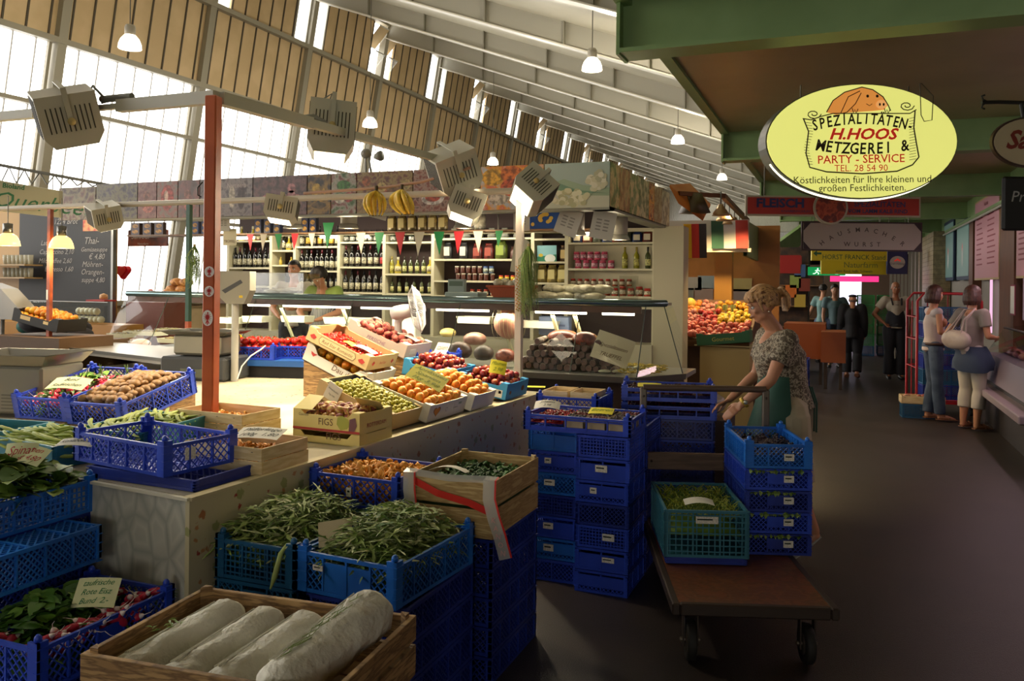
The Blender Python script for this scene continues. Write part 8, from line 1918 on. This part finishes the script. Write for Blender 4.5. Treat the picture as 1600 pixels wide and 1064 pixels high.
for s in (-1, 1):
 b = MB(); b.tube([(-W2 / 2, s * D2 / 2, .16), (-W2 / 2, s * D2 / 2, H2 - .1), (-W2 / 2 + .08, s * D2 / 2, H2), (W2 / 2 - .08, s * D2 / 2, H2), (W2 / 2, s * D2 / 2, H2 - .1), (W2 / 2, s * D2 / 2, .16)], .018, red, 8)
 for z in ((.2, .62, 1.0, 1.3) if s > 0 else (.2,)): b.tube([(-W2 / 2, s * D2 / 2, z), (W2 / 2, s * D2 / 2, z)], .011, red, 6)
 if s > 0:
  for x in (-.13, .13): b.tube([(x, s * D2 / 2, .2), (x, s * D2 / 2, H2)], .009, red, 6)
 b.build('end_frame', r)
for s in (-1, 1):
 b = MB()
 for z in (.62, 1.0, 1.3): b.tube([(s * W2 / 2, -D2 / 2, z), (s * W2 / 2, D2 / 2, z)], .009, red, 6)
 b.tube([(s * W2 / 2, 0, .2), (s * W2 / 2, 0, H2 - .1)], .009, red, 6); b.build('side_grid', r)
b = MB(); b.box((-W2 / 2, -D2 / 2, .15), (W2 / 2, D2 / 2, .18), red); b.build('base_plate', r)
for sx in (-1, 1):
 for sy in (-1, 1): b = MB(); b.lathe([(.0, -.015), (.06, -.015), (.06, .015), (0, .015)], M('black_tyre'), T=TR(sx * .3, sy * .22, .06) @ RY(PI / 2), n=12); b.box((sx * .3 - .02, sy * .22 - .02, .08), (sx * .3 + .02, sy * .22 + .02, .15), ir); b.build('castor', r)
for k in range(6): crate((q.x + .0, q.y + .47, .185 + k * .21), dg(8), .58, .42, .2, 'petrol' if k % 2 else 'deep', 'lattice', '%s blue crate inside the red roll cage' % ['bottom', 'second', 'third', 'fourth', 'fifth', 'top'][k], None, posts=False)
q = ON(1440, 652, 0); crate((q.x, q.y + .0, 0), dg(5), .5, .24, .18, 'petrol', 'slot', 'blue crate on the floor in front of the red roll cage', None, posts=False)
b = MB(TR(q.x, q.y, .185) @ RZ(dg(5))); b.box((-.26, -.12, 0), (.26, .12, .012), veneer)
for s in (-1, 1): b.box((-.26, s * .12, 0), (.26, s * .112, .1), veneer); b.box((s * .26, -.12, 0), (s * .252, .12, .1), veneer)
for k in range(14): b.ell((R.uniform(-.22, .22), R.uniform(-.09, .09), .08), .035, M('pale_bulbs', 'c0a890', .5, col2='a8584a', scale=4), 7)
tag(b.build('veneer_punnet_box'), 'pale veneer box of bulbs on the floor crate by the roll cage', 'box')
for i, px in enumerate((1352, 1384)):
 q = ON(px, 556, 0);
 for k in range(6): crate((q.x, q.y + .3, k * .25), 0, .40, .6, .245, 'petrol' if k == 0 else 'green', 'slot', '%s crate of the %s green stack far down the aisle' % (['bottom', 'second', 'third', 'fourth', 'fifth', 'top'][k], ('left', 'right')[i]), None, posts=False)
for (px, py, cc_, nm, n_) in ((1236, 640, 'blue', 'blue crate on the floor beyond the woman', 2),):
 q = ON(px + 18, py, 0)
 for k in range(4): crate((q.x - .1, q.y + .9, k * .16), 0, .3, .4, .155, 'deep', 'lattice', '%s blue crate on the floor beyond the woman at the trolley' % ['bottom', 'second', 'third', 'top'][k], None, posts=False)
# ======================= fruit stall beyond the deli =======================
ow = M('orange_wall', 'a86c2c', .5, col2='94601f', scale=2); FY = 10.3
fx0, fx1 = ONY(1040, 500, FY).x, ONY(1172, 500, FY).x
r = root('fruit_stall', (fx0, FY, 0), 0, 'yellow-lit fruit stall with sloping display beyond the deli stand', 'stall'); w = fx1 - fx0
b = MB(); b.box((w * .42, 0, 0), (w, .5, .98), M('cabinet_yellow', 'b09a62', .5)); b.box((w * .36, -.05, .96), (w + .03, .5, 1.0), M('cabinet_top', 'b8a878', .5)); b.build('cabinet', r)
b = MB(); b.prism([(-.02, .95), (-.1, 1.02), (1.3, 1.5), (1.3, .9)], -.2, w, M('slope_brown', '5a3a1c', .6), 'x'); b.build('sloping_table', r)
b = MB(); b.box((-.2, 1.3, 0), (w, 1.35, 1.4), M('slope_brown')); b.build('rear_board', r)
kinds = [('peach_fruit', 'c8604a', .045, (.0, .5)), ('orange_fruit', 'd07a20', .045, (.0, .3)), ('lemon_fruit', 'd8b020', .04, (.45, .9)), ('pink_potato', 'c07868', .042, (.2, .6)), ('apple_fruit', 'b02a24', .04, (.3, .7)), ('yellow_pepper', 'd89a20', .04, (.6, 1))]
fm = {k[0]: mk_round(k[2], .9, M(k[0] + '_peel', k[1], .4, col2=M_dark(k[1]), scale=9, contrast=(.45, .9)), dent=.08, n=9) for k in kinds}
for i in range(16):
 for j in range(13):
  u = (i + .5) / 16; v = j / 12; v = min(1, max(0, v + R.uniform(-.03, .03))); k = kinds[(0 if v < .35 else (3 if u < .35 else (4 if u < .6 else 2))) if v < .7 else (1 if u < .35 else (3 if u < .55 else 5))]
  inst(k[0], fm[k[0]], None, (fx0 - .15 + (w + .12) * u + R.uniform(-.02, .02), FY - .03 + 1.2 * v, 1.07 + .36 * v + R.uniform(0, .05)), (R.uniform(0, 6), R.uniform(0, 6), 0), '%s heaped on the sloping display of the far fruit stall' % k[0].replace('_', ' '), k[0].split('_')[-1] if k[0] != 'pink_potato' else 'potato', k[0].replace('_', ' ') + 's on the far fruit stall')
for (px, py) in ((1065, 474), (1078, 475), (1058, 476)):
 p = ONY(px, py, FY + 1.1); b = MB(TR(*p)); b.ell((0, 0, 0), (.09, .09, .085), M('melon_skin'), 12); tag(b.build('melon'), 'yellow melon at the top left of the far fruit stall', 'melon', 'melons on the far fruit stall')
p = ONY(1133, 488, FY + .9)
for k in range(3): b = MB(TR(p.x - .1 + k * .1, p.y, p.z - .1)); [b.tube([(.012 * math.cos(a) * q, .012 * math.sin(a) * q, 0), (.014 * math.cos(a) * q, .014 * math.sin(a) * q, .2)], .008, M('asparagus', 'a8b06a', .5), 5) for a in (0, 1, 2, 3, 4, 5) for q in (1, 2)]; tag(b.build('asparagus_bundle'), ['left', 'middle', 'right'][k] + ' upright bundle of pale asparagus on the far fruit stall', 'asparagus')
T = tbox((fx1 + .02, FY - .16, 1.03), 0, -6, .62, .35, .14, M('green_card', '1a5a34', .5), 'green fruit carton at the front of the far stall', texts=(('front', 'Gourmet', .07, M('print_yellow', 'b8a83a', .5), 0, .04, {}),), cut=.9)
b = MB(); BW = 13.0; x0_, x1_ = ONY(1040, 400, BW).x, ONY(1218, 400, BW).x; b.box((x0_ - 1.5, BW, 0), (x1_, BW + .1, 2.6), ow)
for (px, py, c_) in ((1082, 443, 'b8b0a0'), (1105, 441, '9aa6a4'), (1100, 460, 'a89080'), (1160, 445, 'b8a868'), (1160, 462, '9a8a80'), (1070, 460, '8a8a7c')): p = ONY(px, py, BW); b.box((p.x - .14, BW - .012, p.z - .1), (p.x + .14, BW, p.z + .1), M('note_' + c_, c_, .6))
tag(b.build('stall_back_wall'), 'orange-brown rear wall of the fruit stall pinned with notices', 'wall')
p = ONY(1130, 400, 12.0); b = MB(); b.box((p.x - .12, 12.0, 0), (p.x + .12, 12.2, 2.5), M('orange_pillar', 'a0702c', .5)); tag(b.build('stall_pillar'), 'orange pillar inside the fruit stall', 'pillar')
p0, p1 = ONY(1047, 345, 11.6), ONY(1170, 388, 11.6); r = root('stall_fascia', (p0.x, 11.6, p1.z), 0, 'pale fascia board with green lettering over the fruit stall', 'sign'); b = MB(); b.box((-.6, 0, 0), (p1.x - p0.x, .05, p0.z - p1.z), M('fascia_pale', 'a8a496', .5)); b.box((-.6, -.03, -.05), (p1.x - p0.x + .03, .1, 0), cream); b.build('board', r)
b = MB(); b.text('Gemüse', .22, M('fascia_green', '2c7a3c', .5), .0, .12, -.004, bold=.02, shear=.2); b.build('green_lettering', r)
def flag(px0, px1, py0, py1, Y, cols, lb):
 a, c = ONY(px0, py0, Y), ONY(px1, py1, Y); r_ = root('flag', a, 0, lb, 'flag'); w_ = c.x - a.x; h_ = a.z - c.z
 for k, (n_, cl) in enumerate(cols):
  b_ = MB(); vs = []
  for i in range(5):
   x = w_ * (k + i / 4) / 3; y = .02 * math.sin(x * 12); vs += [(x, y, 0), (x + .01, y + .02, -h_), (x, y + .006, 0), (x + .01, y + .026, -h_)]
  b_.add(vs, [f for i in range(4) for f in ((4 * i, 4 * i + 1, 4 * i + 5, 4 * i + 4), (4 * i + 2, 4 * i + 6, 4 * i + 7, 4 * i + 3))], M('flag_' + n_, cl, .7), True); b_.build(n_ + '_stripe', r_)
flag(1068, 1103, 350, 403, 10.6, (('yellow', 'd8b41c'), ('red', 'b82c1c'), ('black', '2a1e1c')), 'German flag hanging in front of the fruit stall')
flag(1111, 1168, 345, 388, 11.5, (('green', '1c4a34'), ('white', 'a8a69c'), ('crimson', '9a3024')), 'Italian tricolour hung along the fruit stall fascia')
a, c = ONY(1168, 345, 11.6), AT(1200, 395, 14); b = MB(); b.add([(a.x, 11.6, a.z), (c.x, 14, a.z + .0), (c.x, 14, 2.05), (a.x, 11.6, 2.1), (a.x - .05, 11.6, a.z), (c.x - .05, 14, a.z), (c.x - .05, 14, 2.05), (a.x - .05, 11.6, 2.1)], [(0, 3, 2, 1), (4, 5, 6, 7), (0, 1, 5, 4), (2, 3, 7, 6)], green); tag(b.build('green_side_fascia'), 'green side panel at the corner of the fruit stall', 'panel')
awn = M('awning_orange', 'b8641c', .6); A_ = [AT(1046, 292, 9.9), AT(1078, 290, 10.6), AT(1110, 322, 10.9), AT(1098, 345, 10.2), AT(1060, 318, 9.9)]
b = MB(); vs = [tuple(v) for v in A_] + [(v.x, v.y + .02, v.z + .03) for v in A_]; b.add(vs, [(0, 1, 2, 3, 4), (9, 8, 7, 6, 5)] + [(i, (i + 1) % 5, 5 + (i + 1) % 5, 5 + i) for i in range(5)], awn); b.bar(AT(1060, 302, 10.0), AT(1130, 306, 10.5), .05, .05, M('awning_beam', '6a3c18', .5)); b.bar(AT(1130, 306, 10.5), AT(1168, 345, 12.8), .06, .06, M('awning_beam')); tag(b.build('orange_awning'), 'orange awning sheet and beam over the fruit stall', 'awning')
b = MB(); p = AT(1085, 318, 10.2); b.lathe([(.2, -.12), (.09, .12), (0, .14)], M('shade_dark', '4a3a1c', .5), tuple(p), 4); tag(b.build('lamp_shade_hood'), 'dark pyramid lamp hood beside the awning', 'lamp')
def spot():
 o = root('spot_lamp', (0, 0, 0)); b = MB(); b.lathe([(.11, 0), (.10, .03), (.05, .10), (.03, .14), (0, .15)], M('spot_metal', 'a88a60', .3, .5), n=14); b.build('lamp_shade', o); b = MB(); b.lathe([(0, .01), (.095, .01)], M('lamp_lit'), n=14); b.build('bulb_disc', o); b = MB(); b.tube([(0, 0, .14), (0, 0, .3)], .01, conn, 5); b.build('stem', o); return o
SP = Maker(spot)
for i, (px, py) in enumerate(((1126, 337), (1132, 345), (1139, 351), (1147, 355), (1155, 361), (1163, 366))): SP((), AT(px, py, 10.4 + i * .45), 0, '%s spot lamp of the row over the fruit stall' % ['first', 'second', 'third', 'fourth', 'fifth', 'sixth'][i], 'lamp')
for k in range(3):
 l = bpy.data.lights.new('fruit_stall_light', 'SPOT'); l.energy = 55; l.color = (1, .74, .36); l.shadow_soft_size = .08; l.spot_size = dg(125); lo_ = bpy.data.objects.new('fruit_stall_light', l); COL.objects.link(lo_); lo_.location = (fx0 + w * (.35 + .3 * k), FY + .75, 2.6)
b = MB()
for i in range(16): p = ONY(1057 + R.uniform(-7, 7), 395 + i * 6.5, 9.75); b.ell(tuple(p), (.05, .05, .06), M('foil_pack'), 6)
tag(b.build('hanging_packets'), 'string of crinkled clear packets hanging beside the cream pillar', 'packets')
brc = M('orange_counter', '9a4e1c', .5)
for (pa, pb, Y, z1, c_, lb) in ((1225, 1290, 15.2, 1.05, brc, 'orange-brown counter down the aisle, left block'), (1283, 1322, 14.6, .95, brc, 'orange-brown counter down the aisle, right block'), (1185, 1262, 17.0, 2.45, M('dark_stall', '2c2018', .7, col2='4a3422', scale=6), 'dark stall with goods beyond the fruit stall'), (1150, 1285, 21.5, 2.2, M('dark_stall2', '3c2a1a', .7, col2='5a3c20', scale=4), 'second dark stall far down the left of the aisle')):
 q0, q1 = ONY(pa, 500, Y).x, ONY(pb, 500, Y).x; b = MB(); b.box((q0, Y, .0 if z1 > 2 else .45), (q1, Y + .9, z1), c_)
 if z1 < 2:
  for x in (q0 + .05, q1 - .1): b.box((x, Y + .1, 0), (x + .05, Y + .15, .45), ir)
 else:
  for k in range(4): b.box((q0, Y - .2, .9 + k * .4), (q1, Y, .92 + k * .4), M('shelf_brown'))
 tag(b.build('far_counter' if z1 < 2 else 'far_stall'), lb, 'stall')
for i, (px, py) in enumerate(((1244, 410), (1250, 423), (1236, 455), (1243, 440), (1250, 470), (1257, 445))):
 p = ONY(px, py, 16.75); b = MB(); b.box((p.x - .1, 16.7, p.z - .12), (p.x + .1, 16.82, p.z + .12), M('goods_%d' % i, ('a8201c', '3a5a8a', 'c86a20', '8aa04a', 'b8a040', '7a3020')[i], .5)); tag(b.build('goods_box'), '%s goods box on the dark stall shelves' % ('red', 'blue', 'orange', 'green', 'yellow', 'brown')[i], 'box')
p = ONY(1234, 412, 15.5); b = MB(); b.box((p.x - .18, 15.5, p.z - .17), (p.x + .18, 15.7, p.z + .15), M('red_box', '9a1c18', .5)); tag(b.build('red_hanging_box'), 'bright red box hanging above the left stalls', 'box')
b = MB(); b.bar(AT(1203, 402, 17), AT(1280, 345, 19), .1, .38, green, (0, 0, 1)); tag(b.build('green_stair_side'), 'green sloping stair side in the distance', 'staircase')
EY = 33.0; b = MB(); q0 = ONY(1262, 450, EY).x; b.box((q0 - 8, EY, 0), (ONY(1312, 450, EY).x, EY + .2, 3.3), M('end_wall', '5a4634', .7)); b.box((ONY(1346, 450, EY).x, EY, 0), (4, EY + .2, 3.3), M('end_wall')); b.box((q0, EY, 2.5), (4, EY + .2, 3.3), M('end_wall')); struct('wall_end', b)
b = MB(); b.box((ONY(1311, 450, EY).x, EY + .1, .05), (ONY(1347, 450, EY).x, EY + .12, 2.45), M('door_lit', 'e8e6ff', .4, emit=1.6)); struct('door_1', b)
a, c = AT(1297, 436, 27), AT(1372, 432, 27); b = MB(); b.box((a.x, a.y, a.z - .08), (c.x, a.y + .2, a.z + .1), M('neon_magenta', 'd02a6a', .4, emit=1.3)); tag(b.build('neon_fascia'), 'magenta neon fascia at the far end of the aisle', 'neon sign')
a = AT(1390, 470, 20); b = MB()
for k in range(9): b.box((a.x + k * .08, a.y, 0), (a.x + .06 + k * .08, a.y + .05, 2.6), M('grey_slats', '8a8478', .5))
tag(b.build('slatted_screen'), 'grey slatted screen behind the man in overalls', 'screen')
p = AT(1205, 342, 19); b = MB(); b.box((p.x - 1.6, p.y, p.z - .3), (p.x + .6, p.y + .1, p.z + .35), M('white_corrugated', 'b4b2a8', .5, col2='8c8a82', scale=20, kind='wave')); tag(b.build('corrugated_panel'), 'pale corrugated panel above the distant stalls', 'panel')
b = MB(); p = AT(1176, 163, 0.0 + 11); p = AT(1356, 342, 12.5); b.box((p.x - .14, p.y, 2.98), (p.x + .5, p.y + .25, 3.04), M('ceiling_tube', 'fff0d0', .4, emit=4)); tag(b.build('ceiling_light'), 'small bright light under the gallery between the signs', 'light')
def bell():
 o = root('hall_lamp', (0, 0, 0)); b = MB(); b.lathe([(.16, 0), (.155, .06), (.13, .13), (.08, .19), (.05, .2)], M('bell_lit', 'fff2d8', .3, emit=3.2), n=22); b.build('glass_bell', o)
 b = MB(); b.lathe([(.07, .19), (.075, .2), (.075, .31), (.06, .34), (.02, .35), (0, .36)], M('lamp_grey'), n=16); b.build('lamp_housing', o)
 b = MB(); b.tube([(0, 0, .35), (0, 0, 3.4)], .008, M('lamp_wire', '5a564c', .5), 5); b.build('wire', o); return o
BL = Maker(bell)
for i, (px, py, d_) in enumerate(((203, 76, 12.0), (925, 110, 13.0), (578, 198, 17.7), (1059, 224, 19.5), (770, 257, 23.3), (1128, 281, 26), (1207, 349, 36))):
 BL((), AT(px, py, d_), 0, ['nearest bell lamp, hanging at the upper left over the flood lamps', 'bell lamp hanging left of the green beam tip', 'bell lamp above the middle flood lamp and banner', 'bell lamp hanging right of the cauliflower picture', 'small bell lamp just above the banner', 'distant bell lamp left of the oval sign', 'farthest tiny bell lamp under the gallery signs'][i], 'lamp')
for (px, py, d_) in ((203, 76, 12.0), (925, 110, 13.0), (578, 198, 17.7), (1059, 224, 19.5), (770, 257, 23.3)):
 l = bpy.data.lights.new('hall_light', 'POINT'); l.energy = 160; l.color = (1, .9, .72); l.shadow_soft_size = .14; lo_ = bpy.data.objects.new('hall_light', l); COL.objects.link(lo_); lo_.location = AT(px, py, d_) + Vector((0, 0, -.08))
CY = 8.9; bb = M('blackboard', '1d1c1c', .6); chk = M('chalk'); x0, x1 = ONY(30, 400, CY).x, ONY(175, 400, CY).x; zb_, zt_ = ONY(100, 512, CY).z, ONY(100, 322, CY).z
r = root('blackboard', (x0, CY, zb_), 0, 'tall chalked blackboard menu of the cafe at the left', 'blackboard'); w = x1 - x0; h = zt_ - zb_
b = MB(); b.box((0, 0, 0), (w, .03, h), bb); b.build('board', r); b = MB(); b.box((w, -.02, 0), (w + .04, .04, h), stl); b.build('edge_strip', r)
b = MB(); U2 = w / 145
for s, px, py, sz in (('Latte Mac. 2,50', 90, 383, 8), ('Cappuccino 2,10', 90, 397, 8), ('Milchkaffee 2,60', 88, 411, 8), ('Espresso 1,60', 94, 424, 8), ('Thai-', 144, 381, 11), ('Gemüsesuppe', 148, 393, 7), ('€ 4,80', 152, 405, 9), ('Möhren-', 146, 417, 9), ('Orangen-', 146, 429, 9), ('suppe 4,80', 147, 441, 8), ('1224 Brot', 104, 350, 9)): b.text(s, sz * U2, chk, (px - 30) * U2, ONY(px, py, CY).z - zb_, -.004, shear=.3)
b.build('chalk_writing', r); b = MB(); zq = ONY(150, 361, CY).z - zb_; b.box((w * .7, -.008, zq), (w * .95, -.003, zq + .3), M('poster_orange', 'b8442c', .5, col2='c89a5a', scale=12)); b.build('pinned_poster', r)
b = MB(); b.box((x0 - 2.5, CY + .03, 0), (x1, CY + .1, 2.75), M('cafe_wall', 'a8803c', .5)); tag(b.build('cafe_wall'), 'ochre back wall of the cafe beside the blackboard', 'wall')
CB = 8.2; x2, x3 = ONY(-40, 500, CB).x, ONY(178, 500, CB).x; ztop = ONY(100, 506, CB).z
r = root('cafe_counter', (x2, CB, 0), 0, 'ochre cafe counter with glass case at the left', 'counter'); w = x3 - x2
b = MB(); b.box((0, 0, 0), (w, .5, ztop), M('cafe_ochre', 'a8742c', .45)); b.build('counter_body', r)
b = MB(); b.box((w * .0, .02, ztop), (w * .95, .024, ztop + .3), cg); b.build('glass_case', r); b = MB(); b.tube([(0, .02, ztop + .3), (w * .95, .02, ztop + .3)], .008, stl, 5); b.build('case_rail', r)
for i in range(11): b = MB(); b.ell((x2 + w * (.68 + .03 * (i % 6)), CB + .2, ztop + .06 + (.11 if i > 5 else 0)), (.05, .05, .05), tub, 8); tag(b.build('wrapped_bowl'), 'pale wrapped bowl stacked in the cafe glass case', 'bowl', 'wrapped bowls in the cafe case')
b = MB(); px = ONY(140, 453, CB); b.box((px.x - .18, CB + .1, ztop + .31), (px.x + .15, CB + .3, ztop + .33), redp); tag(b.build('red_tray'), 'red tray on top of the cafe glass case', 'tray')
b = MB(); b.lathe([(.05, .34), (.055, .36), (.05, .4), (0, .42)], M('cake_crust', 'b88a5a', .5), (px.x + .03, CB + .2, ztop), 12); tag(b.build('small_cake'), 'small cake on the red cafe tray', 'cake')
for s_, py in enumerate((413, 433)):
 z = ONY(20, py, CY - .2).z; b = MB(); b.box((x0 - 1, CY - .3, z - .02), (ONY(48, py, CY - .2).x, CY, z), M('cafe_shelf', 'a88a5a', .5)); tag(b.build('wall_shelf'), ['upper', 'lower'][s_] + ' glass shelf on the ochre cafe wall', 'shelf')
 for i in range(7): x = ONY(4 + i * 6.5, py, CY - .2).x; b = MB(); b.lathe([(.03, 0), (.035, .005), (.042, .14), (.04, .14), (.03, .01)], M('glassware', 'b8b4a0', .15, alpha=.5), (x, CY - .15, z), 9); tag(b.build('drinking_glass'), 'drinking glass on the %s cafe shelf' % ['upper', 'lower'][s_], 'glass', 'glasses on the %s cafe shelf' % ['upper', 'lower'][s_])
for i, (px, py) in enumerate(((12, 384), (96, 388))):
 p = AT(px, py, 8.3); r = root('cafe_lamp', p, 0, ['glowing glass cafe lamp at the left edge', 'glowing glass cafe lamp in front of the blackboard'][i], 'lamp')
 b = MB(); b.lathe([(.115, 0), (.105, .05), (.08, .1), (.045, .125)], M('cafe_glass_lit', 'f0c878', .3, emit=1.5), n=20); b.build('glass_bell', r); b = MB(); b.lathe([(.045, .12), (.045, .22), (0, .23)], stl, n=14); b.build('lamp_housing', r); b = MB(); b.tube([(0, 0, .22), (0, 0, .5)], .005, conn, 5); b.build('cable', r)
 l = bpy.data.lights.new('cafe_light', 'POINT'); l.energy = 14; l.color = (1, .75, .4); l.shadow_soft_size = .1; lo_ = bpy.data.objects.new('cafe_light', l); COL.objects.link(lo_); lo_.location = p + Vector((0, 0, -.1))
q = [AT(-30, 277, 8.9), AT(92, 298, 9.2), AT(92, 340, 9.2), AT(-30, 327, 8.9)]
r = root('cafe_sign', q[3], 0, 'cream cafe sign with green script at the upper left', 'sign'); b = MB(TR(*-q[3])); b.add([tuple(v) for v in q] + [(v.x, v.y + .05, v.z) for v in q], [(0, 3, 2, 1), (4, 5, 6, 7), (0, 1, 5, 4), (2, 3, 7, 6), (1, 2, 6, 5), (0, 4, 7, 3)], M('cafe_sign_cream', 'a8a690', .5)); b.build('board', r)
dx = (q[2] - q[3]); ang = math.atan2(dx.y, dx.x); b = MB(RZ(ang) @ RY(math.asin(-dx.z / dx.length) * 1)); gs = M('script_green', '2c6a4a', .5); b.text('Querbeet', .24, gs, .56, .05, -.006, shear=.35); b.text('Bioland', .07, gs, .28, .26, -.006, bold=.03); b.build('green_script', r)
a, c = AT(-10, 256, 9.5), AT(180, 291, 9.6); b = MB(); b.tube([a, c], .02, conn, 6)
for k in range(8): t = k / 8; u = (k + .5) / 8; m0 = a.lerp(c, t); m1 = a.lerp(c, u) - Vector((0, 0, .2 * (1 - t))); b.tube([m0, m1], .008, conn, 4); b.tube([m1, a.lerp(c, (k + 1) / 8)], .008, conn, 4)
tag(b.build('lattice_truss'), 'thin grey lattice truss above the cafe sign', 'truss')
p = ONY(228, 372, 9.4); r = root('dark_sign', p, 0, 'dark sign with white script behind the orange post', 'sign'); b = MB(); b.box((-.35, 0, -.12), (.4, .03, .12), M('dark_sign', '20161c', .5, col2='7a3018', scale=3)); b.build('board', r); b = MB(); b.text('Sanfour', .12, chk, -.1, -.01, -.004, shear=.4); b.text('Naturfarm', .05, chk, -.05, -.1, -.004); b.build('script', r)
p = ONY(226, 500, 9.0); b = MB(); b.box((p.x - .35, 9.0, 0), (p.x + .35, 9.4, ONY(226, 472, 9.0).z), M('red_cabinet', '6a2c1c', .45)); tag(b.build('red_cabinet'), 'red-brown cabinet behind the left end of the deli counter', 'cabinet')
z = ONY(226, 472, 9.0).z
for i in range(16):
 k = kinds[i % 5]; inst(k[0], fm[k[0]], None, (p.x - .3 + .6 * R.random(), 9.1 + .2 * R.random(), z + .04 + .12 * R.random()), (1, 2, 3), '%s in the small heap on the red-brown cabinet' % k[0].replace('_', ' '), k[0].split('_')[-1], 'fruit on the red-brown cabinet: ' + k[0].replace('_', ' '))
p = ONY(193, 424, 9.2); b = MB(); hp = [(.11 * math.sin(t) ** 3, .0068 * (13 * math.cos(t) - 5 * math.cos(2 * t) - 2 * math.cos(3 * t) - math.cos(4 * t))) for t in [2 * PI * k / 28 for k in range(28)]]; b.prism(hp, -.04, .04, M('heart_red', 'b01420', .2), 'y', TR(*p)); b.prism([(x * .85, y_ * .85) for x, y_ in hp], -.06, .06, M('heart_red'), 'y', TR(*p)); b.tube([p + Vector((0, 0, -.1)), p + Vector((.0, 0, -.6))], .003, M('string'), 4); tag(b.build('heart_balloon'), 'red heart balloon behind the left end of the deli', 'balloon')
